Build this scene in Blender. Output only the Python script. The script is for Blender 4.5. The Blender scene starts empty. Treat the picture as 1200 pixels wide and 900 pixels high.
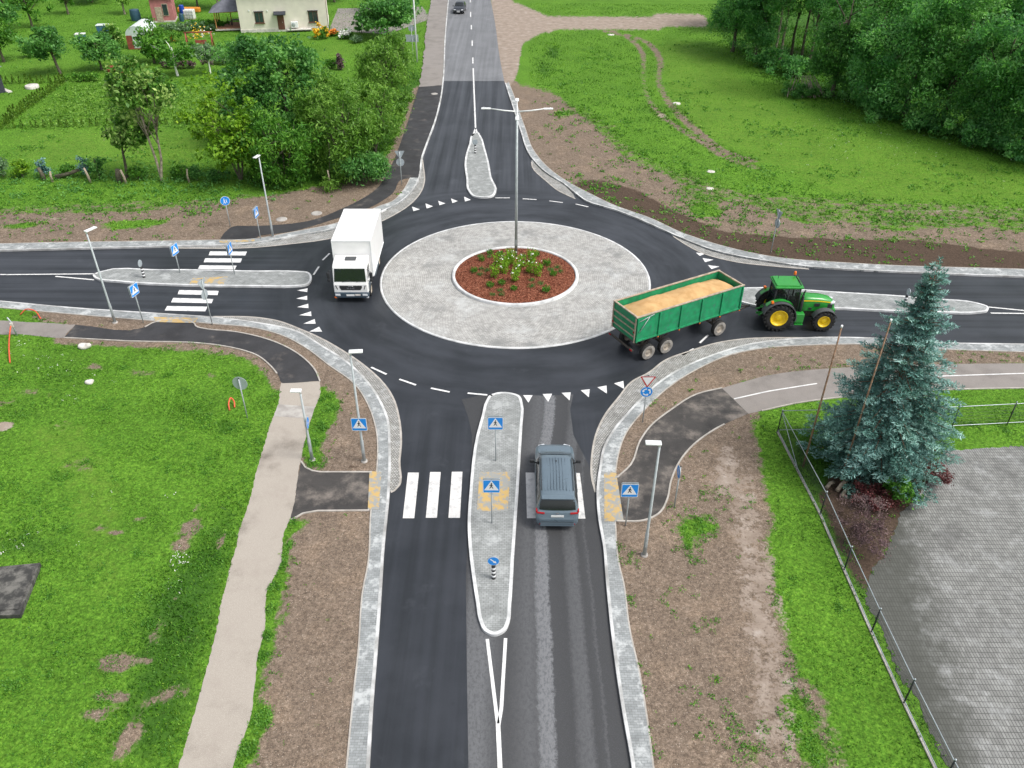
import bpy, bmesh, math, random
import numpy as np
from mathutils import Vector, Matrix
PI = math.pi
R_ = math.radians
sc = bpy.context.scene
COL = sc.collection
rnd = random.Random(7)
RS = np.random.RandomState

# ------------------------------------------------------------------ camera geometry (survey of the photograph)
CF, CP, CR, CH = 949.124, R_(35.0183), R_(0.30497), 26.0
_F = np.array([0, math.cos(CP), -math.sin(CP)]); _X = np.array([1.0, 0, 0]); _U0 = np.cross(_X, _F)
_R = math.cos(CR) * _X + math.sin(CR) * _U0
_U = -math.sin(CR) * _X + math.cos(CR) * _U0
GZ = 0.08            # level of the ground outside the kerbs; the carriageway is at 0

def ray(px, py):
    return _F + _R * (px - 600) / CF - _U * (py - 450) / CF

def G(px, py, z=0.0):
    """surveyed point on the ground (height z)"""
    d = ray(px, py); t = (z - CH) / d[2]
    return (float(d[0] * t), float(d[1] * t))

def GP(pts, z=0.0):
    return [G(x, y, z) for x, y in pts]

def smooth(pts, n=6, closed=False):
    """Catmull-Rom through world points"""
    P = [np.array(p, float) for p in pts]; out = []; m = len(P)
    for i in range(m if closed else m - 1):
        p1, p2 = P[i], P[(i + 1) % m]
        p0 = P[i - 1] if (closed or i > 0) else 2 * p1 - p2
        p3 = P[(i + 2) % m] if (closed or i + 2 < m) else 2 * p2 - p1
        # centripetal-ish: limit tangents by the chord
        L = np.linalg.norm(p2 - p1)
        def tan(a, b, c):
            d = (c - a); l1 = np.linalg.norm(b - a) + 1e-6; l2 = np.linalg.norm(c - b) + 1e-6
            v = (b - a) / l1 * l2 / (l1 + l2) + (c - b) / l2 * l1 / (l1 + l2)
            return v * L
        t1, t2 = tan(p0, p1, p2), tan(p1, p2, p3)
        for k in range(n):
            t = k / n; t2_ = t * t; t3 = t2_ * t
            out.append((2 * t3 - 3 * t2_ + 1) * p1 + (t3 - 2 * t2_ + t) * t1 + (-2 * t3 + 3 * t2_) * p2 + (t3 - t2_) * t2)
    if not closed: out.append(P[-1])
    return [tuple(float(v) for v in p) for p in out]

def SL(pts, z=0.0, n=6, closed=False):
    return smooth(GP(pts, z), n, closed)

# ------------------------------------------------------------------ tagging
def tag(o, label=None, cat=None, group=None, kind=None):
    if label: o['label'] = label
    if cat: o['category'] = cat
    if group: o['group'] = group
    if kind: o['kind'] = kind
    return o

def thing(name, label, cat, loc=(0, 0, 0), rz=0.0, group=None):
    o = bpy.data.objects.new(name, None); COL.objects.link(o)
    o.empty_display_size = 0.2
    o.location = loc; o.rotation_euler = (0, 0, rz)
    return tag(o, label, cat, group)

def link(name, me, parent=None):
    o = bpy.data.objects.new(name, me); COL.objects.link(o)
    if parent is not None: o.parent = parent
    return o

def kids(o):
    return [c for c in o.children]

def copy_thing(root, loc, rz=None, label=None, scale=None):
    r = root.copy(); COL.objects.link(r); r.location = loc
    if rz is not None: r.rotation_euler = (0, 0, rz)
    if scale is not None: r.scale = scale
    if label: r['label'] = label
    for ch in list(root.children):
        c = ch.copy(); COL.objects.link(c); c.parent = r
        for g in list(ch.children):
            d = g.copy(); COL.objects.link(d); d.parent = c
    return r

# ------------------------------------------------------------------ materials
class NT:
    def __init__(s, name, rough=0.6, spec=0.5, metal=0.0):
        s.m = bpy.data.materials.new(name); s.m.use_nodes = True
        s.t = s.m.node_tree; s.t.nodes.clear()
        s.out = s.t.nodes.new('ShaderNodeOutputMaterial')
        s.b = s.t.nodes.new('ShaderNodeBsdfPrincipled')
        s.t.links.new(s.b.outputs[0], s.out.inputs[0])
        s.set('Roughness', rough); s.set('Specular IOR Level', spec); s.set('Metallic', metal)
    def put(s, sock, v):
        if isinstance(v, bpy.types.NodeSocket): s.t.links.new(v, sock)
        else:
            if hasattr(sock.default_value, '__len__'):
                n = len(sock.default_value)
                if not hasattr(v, '__len__'): v = (v,) * 3
                v = tuple(v) + (1.0,) * (n - len(v))
                sock.default_value = v[:n]
            else: sock.default_value = v
    def set(s, k, v): s.put(s.b.inputs[k], v); return s
    def n(s, t, **kw):
        x = s.t.nodes.new(t)
        for k, v in kw.items(): setattr(x, k, v)
        return x
    def pos(s): return s.n('ShaderNodeNewGeometry').outputs['Position']
    def obj(s): return s.n('ShaderNodeTexCoord').outputs['Object']
    def attr(s, name, out='Color'): return s.n('ShaderNodeAttribute', attribute_name=name).outputs[out]
    def mathn(s, op, a, b=0.0, clamp=False):
        x = s.n('ShaderNodeMath', operation=op, use_clamp=clamp); s.put(x.inputs[0], a); s.put(x.inputs[1], b); return x.outputs[0]
    def vmath(s, op, a, b=(0, 0, 0)):
        x = s.n('ShaderNodeVectorMath', operation=op); s.put(x.inputs[0], a); s.put(x.inputs[1], b); return x.outputs[0]
    def sep(s, v):
        x = s.n('ShaderNodeSeparateXYZ'); s.put(x.inputs[0], v); return x.outputs
    def comb(s, a, b, c=0.0):
        x = s.n('ShaderNodeCombineXYZ'); s.put(x.inputs[0], a); s.put(x.inputs[1], b); s.put(x.inputs[2], c); return x.outputs[0]
    def mul(s, v, k): return s.vmath('MULTIPLY', v, k)
    def noise(s, scale, detail=3.0, vec=None, rough=0.55, col=False):
        x = s.n('ShaderNodeTexNoise'); x.inputs['Scale'].default_value = scale; x.inputs['Detail'].default_value = detail
        x.inputs['Roughness'].default_value = rough
        s.put(x.inputs['Vector'], vec if vec is not None else s.pos())
        return x.outputs['Color' if col else 'Fac']
    def voro(s, scale, vec=None, out='Distance', feature='F1', rnd_=1.0):
        x = s.n('ShaderNodeTexVoronoi', feature=feature); x.inputs['Scale'].default_value = scale
        x.inputs['Randomness'].default_value = rnd_
        s.put(x.inputs['Vector'], vec if vec is not None else s.pos()); return x.outputs[out]
    def sm(s, x, lo, hi):
        m = s.n('ShaderNodeMapRange', interpolation_type='SMOOTHSTEP')
        s.put(m.inputs[0], x); m.inputs[1].default_value = lo; m.inputs[2].default_value = hi; return m.outputs[0]
    def lin(s, x, lo, hi, a=0.0, b=1.0):
        m = s.n('ShaderNodeMapRange'); s.put(m.inputs[0], x)
        for i, v in enumerate((lo, hi, a, b)): m.inputs[i + 1].default_value = v
        return m.outputs[0]
    def mix(s, f, a, b, blend='MIX'):
        x = s.n('ShaderNodeMix', data_type='RGBA', blend_type=blend)
        s.put(x.inputs[0], f); s.put(x.inputs[6], a); s.put(x.inputs[7], b); return x.outputs[2]
    def ramp(s, f, stops, interp='LINEAR'):
        x = s.n('ShaderNodeValToRGB'); s.put(x.inputs[0], f); e = x.color_ramp.elements
        x.color_ramp.interpolation = interp
        while len(e) < len(stops): e.new(0.5)
        for el, (p, c) in zip(e, stops):
            el.position = p
            if not hasattr(c, '__len__'): c = (c, c, c)
            el.color = (*c[:3], 1)
        return x.outputs[0]
    def bump(s, h, strength=0.3, dist=0.02):
        x = s.n('ShaderNodeBump'); x.inputs['Strength'].default_value = strength; x.inputs['Distance'].default_value = dist
        s.put(x.inputs['Height'], h); s.t.links.new(x.outputs[0], s.b.inputs['Normal']); return s

def mat(name, col, rough=0.5, metal=0.0, spec=0.5, var=0.12, scale=3.0, dirt=0.0, dirtcol=(0.18, 0.14, 0.1), bump=0.0, coat=0.0):
    """painted / metal / wood surface: base colour with mild wear of its own"""
    k = NT(name, rough, spec, metal)
    o = k.obj()
    f = k.noise(scale, 5, o)
    lo = tuple(c * (1 - var) for c in col); hi = tuple(min(1, c * (1 + var)) for c in col)
    c = k.mix(k.sm(f, 0.3, 0.7), lo, hi)
    if dirt > 0:
        g = k.sm(k.noise(scale * 2.3, 6, o, 0.65), 0.62 - 0.25 * dirt, 0.78)
        c = k.mix(k.mathn('MULTIPLY', g, min(1, dirt + 0.3)), c, dirtcol)
    k.set('Base Color', c)
    k.set('Roughness', k.lin(k.noise(scale * 4, 4, o), 0.3, 0.7, max(0.03, rough - 0.08), min(1, rough + 0.08)))
    if bump > 0: k.bump(k.noise(scale * 12, 4, o), bump, 0.01)
    if coat > 0: k.set('Coat Weight', coat); k.set('Coat Roughness', 0.08)
    return k.m

LEAFK = 1.5
def leafmat(name, a, b, c, trans=0.33, rough=0.5, patch=False):
    """leaves: tone attribute runs a -> b -> c from leaf to leaf"""
    k = NT(name, rough, 0.3)
    t = k.attr('tone', 'Fac')
    a, b, c = [tuple(min(.9, v * LEAFK) for v in q) for q in (a, b, c)]
    col = k.ramp(t, [(0.0, a), (0.5, b), (1.0, c)])
    col = k.mix(k.sm(k.noise(0.45, 3), 0.3, 0.7), col, k.mix(1.0, col, (0.72, 0.8, 0.7), 'MULTIPLY'))
    if patch:
        col = k.mix(1.0, col, k.ramp(k.noise(6.5, 6, rough=.8), [(0.30, 0.38), (0.5, 0.95), (0.70, 1.75)]), 'MULTIPLY')
        n2 = k.noise(1.5, 5, rough=.65); n1 = k.noise(.28, 4)
        col = k.mix(k.sm(n2, .56, .72), col, k.mix(1.0, col, (.60, .70, .62), 'MULTIPLY'))
        col = k.mix(k.sm(n1, .45, .68), col, k.mix(1.0, col, (1.14, 1.12, 1.15), 'MULTIPLY'))
        col = k.mix(k.mathn('MULTIPLY', k.sm(k.noise(.8, 6, rough=.7), .56, .72), .6), col, (.165, .155, .07))
    k.set('Base Color', col)
    if trans > 0:
        tr = k.n('ShaderNodeBsdfTranslucent'); k.put(tr.inputs[0], k.mix(1.0, col, (1.1, 1.25, 0.7), 'MULTIPLY'))
        mx = k.n('ShaderNodeMixShader'); mx.inputs[0].default_value = trans
        k.t.links.new(k.b.outputs[0], mx.inputs[1]); k.t.links.new(tr.outputs[0], mx.inputs[2])
        k.t.links.new(mx.outputs[0], k.out.inputs[0])
    return k.m

# ------------------------------------------------------------------ mesh builder
class B:
    def __init__(s): s.v = []; s.f = []; s.mi = []; s.sm = []; s.cur = 0; s.smooth = False
    def m(s, i): s.cur = i; return s
    def add(s, vs, fs, smooth=None):
        o = len(s.v); s.v += [tuple(map(float, p)) for p in vs]
        for f in fs:
            s.f.append(tuple(i + o for i in f)); s.mi.append(s.cur); s.sm.append(s.smooth if smooth is None else smooth)
        return s
    def poly(s, pts): return s.add(pts, [tuple(range(len(pts)))])
    def box(s, c, d, rz=0.0, bev=0.0, rot=None):
        if bev > 0:
            bm = bmesh.new(); bmesh.ops.create_cube(bm, size=1.0)
            for v in bm.verts: v.co = Vector((v.co.x * d[0], v.co.y * d[1], v.co.z * d[2]))
            bmesh.ops.bevel(bm, geom=bm.edges[:], offset=bev, segments=2, affect='EDGES', profile=0.5)
            vs = [v.co.copy() for v in bm.verts]; bm.verts.index_update()
            fs = [tuple(v.index for v in f.verts) for f in bm.faces]; bm.free()
        else:
            vs = [Vector((x * d[0] / 2, y * d[1] / 2, z * d[2] / 2)) for z in (-1, 1) for y in (-1, 1) for x in (-1, 1)]
            fs = [(0, 2, 3, 1), (4, 5, 7, 6), (0, 1, 5, 4), (2, 6, 7, 3), (0, 4, 6, 2), (1, 3, 7, 5)]
        Mx = rot if rot is not None else Matrix.Rotation(rz, 3, 'Z')
        return s.add([Mx @ v + Vector(c) for v in vs], fs)
    def tube(s, pts, rad, seg=8, caps=True, smooth=True):
        P = [Vector(p) for p in pts]; n = len(P)
        if not hasattr(rad, '__len__'): rad = [rad] * n
        vs = []; fs = []; ref = None
        for i, p in enumerate(P):
            t = (P[min(i + 1, n - 1)] - P[max(i - 1, 0)]).normalized()
            if ref is None: ref = Vector((0, 0, 1)) if abs(t.z) < 0.9 else Vector((1, 0, 0))
            a = t.cross(ref).normalized(); b = t.cross(a).normalized(); ref = b.cross(t) if False else ref
            for k in range(seg):
                w = 2 * PI * k / seg; vs.append(p + (a * math.cos(w) + b * math.sin(w)) * rad[i])
        for i in range(n - 1):
            for k in range(seg):
                k2 = (k + 1) % seg; fs.append((i * seg + k, i * seg + k2, (i + 1) * seg + k2, (i + 1) * seg + k))
        s.add(vs, fs, smooth)
        if caps:
            o = len(s.v) - len(vs)
            for f in (tuple(range(seg))[::-1], tuple((n - 1) * seg + k for k in range(seg))):
                s.f.append(tuple(i + o for i in f)); s.mi.append(s.cur); s.sm.append(False)
        return s
    def cyl(s, p0, p1, r, r1=None, seg=12): return s.tube([p0, p1], [r, r if r1 is None else r1], seg)
    def lathe(s, prof, seg=24, axis='Z', c=(0, 0, 0), smooth=True):
        """prof: (along, radius)"""
        vs = []; fs = []; n = len(prof)
        for a, r in prof:
            for k in range(seg):
                w = 2 * PI * k / seg; x, y = r * math.cos(w), r * math.sin(w)
                q = {'Z': (x, y, a), 'X': (a, x, y), 'Y': (x, a, y)}[axis]
                vs.append((q[0] + c[0], q[1] + c[1], q[2] + c[2]))
        for i in range(n - 1):
            for k in range(seg):
                k2 = (k + 1) % seg; fs.append((i * seg + k, i * seg + k2, (i + 1) * seg + k2, (i + 1) * seg + k))
        return s.add(vs, fs, smooth)
    def ball(s, c, r, seg=12, rings=8):
        if not hasattr(r, '__len__'): r = (r, r, r)
        vs = []; fs = []
        for i in range(rings + 1):
            t = PI * i / rings
            for k in range(seg):
                w = 2 * PI * k / seg
                vs.append((c[0] + r[0] * math.sin(t) * math.cos(w), c[1] + r[1] * math.sin(t) * math.sin(w), c[2] + r[2] * math.cos(t)))
        for i in range(rings):
            for k in range(seg):
                k2 = (k + 1) % seg; fs.append((i * seg + k, (i + 1) * seg + k, (i + 1) * seg + k2, i * seg + k2))
        return s.add(vs, fs, True)
    def prism(s, pts, z0, z1, top_only=False):
        """plan outline (x, y) raised from z0 to z1"""
        A = sum(pts[i][0] * pts[(i + 1) % len(pts)][1] - pts[(i + 1) % len(pts)][0] * pts[i][1] for i in range(len(pts)))
        if A < 0: pts = pts[::-1]
        n = len(pts); vs = [(x, y, z1) for x, y in pts]; fs = [tuple(range(n))]
        if not top_only:
            vs += [(x, y, z0) for x, y in pts]
            fs += [(i, n + i, n + (i + 1) % n, (i + 1) % n) for i in range(n)]
        return s.add(vs, fs)
    def ribbon(s, line, w, z0, z1, side=0.0):
        """raised strip following a plan line; side -1..1 shifts it to one side"""
        P = [np.array(p[:2]) for p in line]; L = []; Rr = []
        for i in range(len(P)):
            t = P[min(i + 1, len(P) - 1)] - P[max(i - 1, 0)]; t = t / (np.linalg.norm(t) + 1e-9); nrm = np.array([-t[1], t[0]])
            L.append(P[i] + nrm * w * (0.5 + 0.5 * side)); Rr.append(P[i] - nrm * w * (0.5 - 0.5 * side))
        n = len(P); vs = []
        for i in range(n): vs += [(*L[i], z0), (*L[i], z1), (*Rr[i], z1), (*Rr[i], z0)]
        fs = []
        for i in range(n - 1):
            a, b = 4 * i, 4 * i + 4
            fs += [(a + 1, b + 1, b, a)[::-1], (a + 2, b + 2, b + 1, a + 1)[::-1], (a + 3, b + 3, b + 2, a + 2)[::-1]]
        fs += [(0, 1, 2, 3), (4 * n - 4, 4 * n - 1, 4 * n - 2, 4 * n - 3)]
        return s.add(vs, fs)
    def mesh(s, name, mats):
        me = bpy.data.meshes.new(name); me.from_pydata(s.v, [], s.f)
        for x in (mats if isinstance(mats, (list, tuple)) else [mats]): me.materials.append(x)
        me.polygons.foreach_set('material_index', s.mi); me.polygons.foreach_set('use_smooth', s.sm)
        me.update(); return me
    def done(s, name, mats, parent=None, loc=None, fix=False):
        me = s.mesh(name, mats)
        if fix:
            bm = bmesh.new(); bm.from_mesh(me); bmesh.ops.recalc_face_normals(bm, faces=bm.faces); bm.to_mesh(me); bm.free()
        o = link(name, me, parent)
        if loc is not None: o.location = loc
        return o

def npmesh(name, verts, faces, m, tone=None):
    """verts (N,3), faces (F,k) arrays"""
    me = bpy.data.meshes.new(name); n = len(verts); F, k = faces.shape
    me.vertices.add(n); me.vertices.foreach_set('co', np.asarray(verts, np.float32).ravel())
    me.loops.add(F * k); me.loops.foreach_set('vertex_index', faces.astype(np.int32).ravel())
    me.polygons.add(F); me.polygons.foreach_set('loop_start', np.arange(0, F * k, k, dtype=np.int32))
    if tone is not None:
        a = me.attributes.new('tone', 'FLOAT', 'FACE'); a.data.foreach_set('value', np.asarray(tone, np.float32))
    me.materials.append(m); me.update(calc_edges=True); return me

def leaf_quads(rs, P, size, aspect=0.55, up=0.3, droop=0.0, jit=0.35, dirs=None):
    """kite-shaped leaves at P (N,3); returns verts, faces"""
    N = len(P)
    d = rs.normal(size=(N, 3)) if dirs is None else dirs + rs.normal(size=(N, 3)) * 0.45
    d[:, 2] -= droop
    d /= np.linalg.norm(d, axis=1)[:, None] + 1e-9
    q = rs.normal(size=(N, 3)); q[:, 2] += 0.0
    nrm = rs.normal(size=(N, 3)); nrm[:, 2] = np.abs(nrm[:, 2]) + up * 3
    w = np.cross(d, nrm); w /= np.linalg.norm(w, axis=1)[:, None] + 1e-9
    s = (size * (1 + jit * rs.uniform(-1, 1, N)))[:, None]
    a = P - d * s * 0.5; b = P + w * s * aspect * 0.5; c = P + d * s * 0.5; e = P - w * s * aspect * 0.5
    V = np.stack([a, b, c, e], 1).reshape(-1, 3)
    return V, np.arange(4 * N).reshape(N, 4)

def lobes(rs, n=5, amp=0.22):
    D = rs.normal(size=(n, 3)); D /= np.linalg.norm(D, axis=1)[:, None]; A = rs.uniform(0.3, 1, n) * amp; K = rs.uniform(2, 5, n)
    return lambda u: 1 + sum(A[i] * np.cos(K[i] * (u @ D[i]) + i) for i in range(n))

def crown_points(rs, c, r, n_clump, per, clump, shell=0.55, zmin=None, flat=0.7, amp=0.25):
    u = rs.normal(size=(n_clump, 3)); u /= np.linalg.norm(u, axis=1)[:, None]
    L = lobes(rs, 6, amp)(u)
    rad = (shell + (1 - shell) * rs.uniform(0, 1, n_clump) ** 0.6) * L
    C = np.array(c) + u * rad[:, None] * np.array(r)
    if zmin is not None: C[:, 2] = np.maximum(C[:, 2], zmin + rs.uniform(0, 0.5, n_clump))
    cs = clump * rs.uniform(0.4, 1.5, n_clump)
    g = rs.normal(size=(n_clump, per, 3)); g /= (np.linalg.norm(g, axis=2)[:, :, None] + 1e-9)
    g *= (rs.uniform(0, 1, (n_clump, per, 1)) ** 0.5) * np.where(rs.uniform(0, 1, (n_clump, per, 1)) < .12, 1.55, 1.0)
    P = C[:, None, :] + g * cs[:, None, None] * np.array([1, 1, flat])
    tone = np.clip(rs.normal(0.45, 0.20, (n_clump, 1)) + rs.normal(0, 0.19, (n_clump, per)), 0, 1)
    dirs = np.repeat(u[:, None, :], per, 1)
    return P.reshape(-1, 3), tone.ravel(), dirs.reshape(-1, 3), C

def trunk_mesh(b, rs, h, r, crown_c, clumps, nl=7, lean=(0, 0), base_r=None):
    top = Vector((lean[0], lean[1], h))
    pts = [Vector((0, 0, -0.1)) + (top - Vector((0, 0, 0))) * t + Vector((rs.normal() * 0.06, rs.normal() * 0.06, 0)) * (0 < t < 1) * h * 0.12 for t in (0, 0.06, 0.25, 0.5, 0.75, 1)]
    rad = [r * k for k in (1.45, 1.1, 0.95, 0.75, 0.5, 0.22)]
    b.tube(pts, rad, 8)
    idx = rs.choice(len(clumps), min(nl, len(clumps)), replace=False)
    for i in idx:
        e = Vector(clumps[i]); t = rs.uniform(0.35, 0.85)
        k = min(4, int(t * 5)); s0 = pts[1].lerp(pts[-1], t)
        mid = s0.lerp(e, 0.5) + Vector((rs.normal() * 0.15, rs.normal() * 0.15, 0.2))
        b.tube([s0, mid, e], [r * 0.45, r * 0.28, r * 0.07], 6)
# ================================================================== materials of the setting
RC = (0.184, 50.0)      # centre of the roundabout
def ground_material():
    k = NT('ground', 0.95, 0.15); p = k.pos()
    ma = k.sep(k.attr('ma')); mb = k.sep(k.attr('mb'))
    n1 = k.noise(0.22, 5); n2 = k.noise(1.6, 6, rough=0.62); n3 = k.noise(9, 5, rough=0.65); n4 = k.noise(38, 3)
    g = k.ramp(n3, [(0.25, (0.036, 0.100, 0.010)), (0.5, (0.082, 0.198, 0.018)), (0.75, (0.148, 0.290, 0.032))])
    g = k.mix(k.sm(n1, 0.35, 0.68), g, k.mix(1.0, g, (1.25, 1.2, 1.2), 'MULTIPLY'))
    g = k.mix(1.0, g, k.ramp(k.noise(6.5, 6, rough=.8), [(0.30, 0.42), (0.5, 0.95), (0.70, 1.6)]), 'MULTIPLY')
    dry = k.mathn('ADD', mb[1], k.mathn('MULTIPLY', k.mathn('SUBTRACT', n2, 0.5), 0.9))
    g = k.mix(k.sm(dry, 0.3, 0.9), g, k.mix(n4, (0.115, 0.205, 0.026), (0.175, 0.27, 0.042)))
    lush = k.mathn('ADD', mb[0], k.mathn('MULTIPLY', k.mathn('SUBTRACT', n2, 0.5), 0.8))
    g = k.mix(k.sm(lush, 0.3, 0.8), g, k.mix(n3, (0.030, 0.085, 0.012), (0.062, 0.16, 0.018)))
    rag = k.mathn('ADD', k.mathn('MULTIPLY', k.mathn('SUBTRACT', n2, 0.5), 0.8), k.mathn('MULTIPLY', k.mathn('SUBTRACT', n3, 0.5), 0.55))
    # brown earth with stones and pale dust
    d = k.ramp(k.noise(3.2, 7, rough=0.7), [(0.25, (0.160, 0.122, 0.091)), (0.55, (0.242, 0.187, 0.143)), (0.8, (0.335, 0.272, 0.215))])
    d = k.mix(k.sm(k.noise(0.5, 4), 0.45, 0.75), d, k.mix(1.0, d, (1.28, 1.25, 1.2), 'MULTIPLY'))
    d = k.mix(1.0, d, k.ramp(k.noise(24, 4, rough=0.7), [(0.32, 0.55), (0.5, 0.9), (0.68, 1.30)]), 'MULTIPLY')
    d = k.mix(1.0, d, k.ramp(k.noise(8.5, 7, rough=0.82), [(0.32, 0.42), (0.5, 0.86), (0.66, 1.55)]), 'MULTIPLY')
    st = k.mathn('MULTIPLY', k.mathn('LESS_THAN', k.voro(11), 0.16), k.sm(k.voro(11, out='Color'), 0.35, 0.75))
    d = k.mix(st, d, (0.50, 0.43, 0.36))
    d = k.mix(k.mathn('MULTIPLY', k.sm(k.noise(14, 6, rough=0.75), 0.5, 0.66), 0.55), d, k.mix(1.0, d, (0.62, 0.6, 0.58), 'MULTIPLY'))
    d = k.mix(k.mathn('MULTIPLY', k.sm(k.noise(19, 5, rough=0.75), 0.54, 0.68), 0.5), d, (0.36, 0.29, 0.225))
    st2 = k.mathn('MULTIPLY', k.mathn('LESS_THAN', k.voro(21), 0.2), k.sm(k.voro(21, out='Color'), 0.55, 0.8))
    d = k.mix(k.mathn('MULTIPLY', st2, 0.8), d, (0.09, 0.06, 0.04))
    spr = k.mathn('MULTIPLY', k.sm(k.noise(2.6, 5, rough=0.7), 0.66, 0.70), k.sm(n3, 0.5, 0.55))
    d = k.mix(spr, d, (0.075, 0.18, 0.018))
    soil = k.ramp(n3, [(0.3, (0.048, 0.034, 0.025)), (0.7, (0.115, 0.08, 0.058))])
    pale = k.ramp(k.noise(1.2, 7, rough=0.68), [(0.3, (0.225, 0.175, 0.138)), (0.55, (0.325, 0.268, 0.222)), (0.75, (0.45, 0.395, 0.35))])
    fd = k.sm(k.mathn('ADD', ma[0], k.mathn('MULTIPLY', rag, 1.25)), 0.40, 0.66)
    fs = k.sm(k.mathn('ADD', ma[1], rag), 0.42, 0.62)
    fp = k.sm(k.mathn('ADD', ma[2], rag), 0.45, 0.60)
    c = k.mix(fd, g, d); c = k.mix(fs, c, soil); c = k.mix(fp, c, pale)
    k.set('Base Color', c)
    k.bump(k.mathn('ADD', k.mathn('MULTIPLY', n3, 1.0), k.mathn('MULTIPLY', n4, 0.6)), 0.55, 0.06)
    return k.m

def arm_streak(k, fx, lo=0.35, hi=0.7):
    """tyre-polished streaks, wet sheen painted into their colour: rings round the centre island, lengthways on each arm"""
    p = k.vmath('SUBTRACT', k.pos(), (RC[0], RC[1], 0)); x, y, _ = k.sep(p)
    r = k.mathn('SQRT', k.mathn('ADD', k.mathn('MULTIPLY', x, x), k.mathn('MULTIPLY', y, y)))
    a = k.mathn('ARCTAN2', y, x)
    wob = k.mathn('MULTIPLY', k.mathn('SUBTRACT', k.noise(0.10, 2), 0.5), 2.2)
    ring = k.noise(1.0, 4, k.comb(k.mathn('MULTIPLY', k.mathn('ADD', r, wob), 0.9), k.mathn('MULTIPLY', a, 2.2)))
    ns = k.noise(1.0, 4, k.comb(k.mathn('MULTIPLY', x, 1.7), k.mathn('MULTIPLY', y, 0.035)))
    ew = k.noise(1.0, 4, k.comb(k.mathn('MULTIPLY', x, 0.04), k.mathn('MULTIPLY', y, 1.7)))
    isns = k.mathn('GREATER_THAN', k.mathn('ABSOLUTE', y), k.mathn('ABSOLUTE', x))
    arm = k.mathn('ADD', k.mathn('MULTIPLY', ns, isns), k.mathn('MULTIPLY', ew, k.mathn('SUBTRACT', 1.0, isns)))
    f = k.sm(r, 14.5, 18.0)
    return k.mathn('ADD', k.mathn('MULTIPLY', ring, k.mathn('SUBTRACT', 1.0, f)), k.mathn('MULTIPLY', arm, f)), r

def asphalt(name, lo, hi, rough=0.55, grain=0.25, streak=True, blot=0.3, dust=0.0):
    k = NT(name, rough, 0.5)
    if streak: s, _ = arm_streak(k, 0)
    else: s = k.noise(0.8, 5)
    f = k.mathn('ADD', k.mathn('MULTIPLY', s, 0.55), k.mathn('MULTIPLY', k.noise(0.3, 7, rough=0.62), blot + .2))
    c = k.mix(k.sm(f, 0.36, 0.68), lo, hi)  # streaks lighten the colour: tyre tracks plus painted wet sheen
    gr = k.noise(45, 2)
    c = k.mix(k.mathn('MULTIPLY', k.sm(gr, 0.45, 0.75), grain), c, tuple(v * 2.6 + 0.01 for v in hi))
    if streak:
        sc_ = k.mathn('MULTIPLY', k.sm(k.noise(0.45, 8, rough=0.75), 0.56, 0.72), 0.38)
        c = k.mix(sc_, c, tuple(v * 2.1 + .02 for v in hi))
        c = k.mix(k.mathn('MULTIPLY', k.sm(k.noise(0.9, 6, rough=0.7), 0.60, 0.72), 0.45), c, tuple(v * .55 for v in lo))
    if dust > 0:
        c = k.mix(k.mathn('MULTIPLY', k.sm(k.noise(0.62, 8, rough=0.72), 0.60 - 0.16 * dust, 0.78), dust), c, (0.30, 0.26, 0.225))
    k.set('Base Color', c)
    k.set('Roughness', k.lin(s, 0.3, 0.75, rough + 0.14, rough - 0.12))
    k.bump(k.noise(60, 2), 0.15, 0.004)
    return k.m

def worn_asphalt():
    """old surface of the right hand lane: pale worn wheel tracks and a mottled seam"""
    k = NT('worn_asphalt', 0.6, 0.45); x, y, _ = k.sep(k.pos())
    j = k.mathn('ADD', k.mathn('MULTIPLY', k.mathn('SUBTRACT', k.noise(6.5, 8, k.comb(x, k.mathn('MULTIPLY', y, 0.7)), 0.8), 0.5), 0.62), k.mathn('MULTIPLY', k.mathn('SUBTRACT', k.noise(0.22, 2), 0.5), 0.35))
    drift = k.mathn('MULTIPLY', k.sm(y, 27.0, 37.0), -0.9)
    u = k.lin(k.mathn('ADD', k.mathn('ADD', x, j), drift), -2.0, 4.4)
    S = [(-2.0, .04), (-1.85, .05), (-1.6, .12), (-1.05, .13), (-0.6, .08), (-0.1, .05), (0.35, .075), (0.7, .095), (0.95, .08), (1.08, .17), (1.5, .185), (1.6, .05), (2.2, .042), (2.4, .085), (2.78, .095), (2.95, .042), (3.22, .05), (3.29, .09), (3.36, .045), (4.1, .05)]
    c = k.ramp(u, [((a + 2) / 6.4, (v * 0.97, v, v * 1.05)) for a, v in S])
    mot = k.sm(k.noise(9, 8, k.comb(x, k.mathn('MULTIPLY', y, 0.55)), 0.8), 0.45, 0.6)
    c = k.mix(k.mathn('MULTIPLY', mot, 0.55), c, (0.045, 0.047, 0.052))
    fine = k.noise(50, 2)
    c = k.mix(k.mathn('MULTIPLY', k.sm(fine, 0.5, 0.8), 0.25), c, (0.25, 0.25, 0.26))
    k.set('Base Color', c); k.bump(k.noise(55, 2), 0.3, 0.006)
    return k.m

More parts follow.
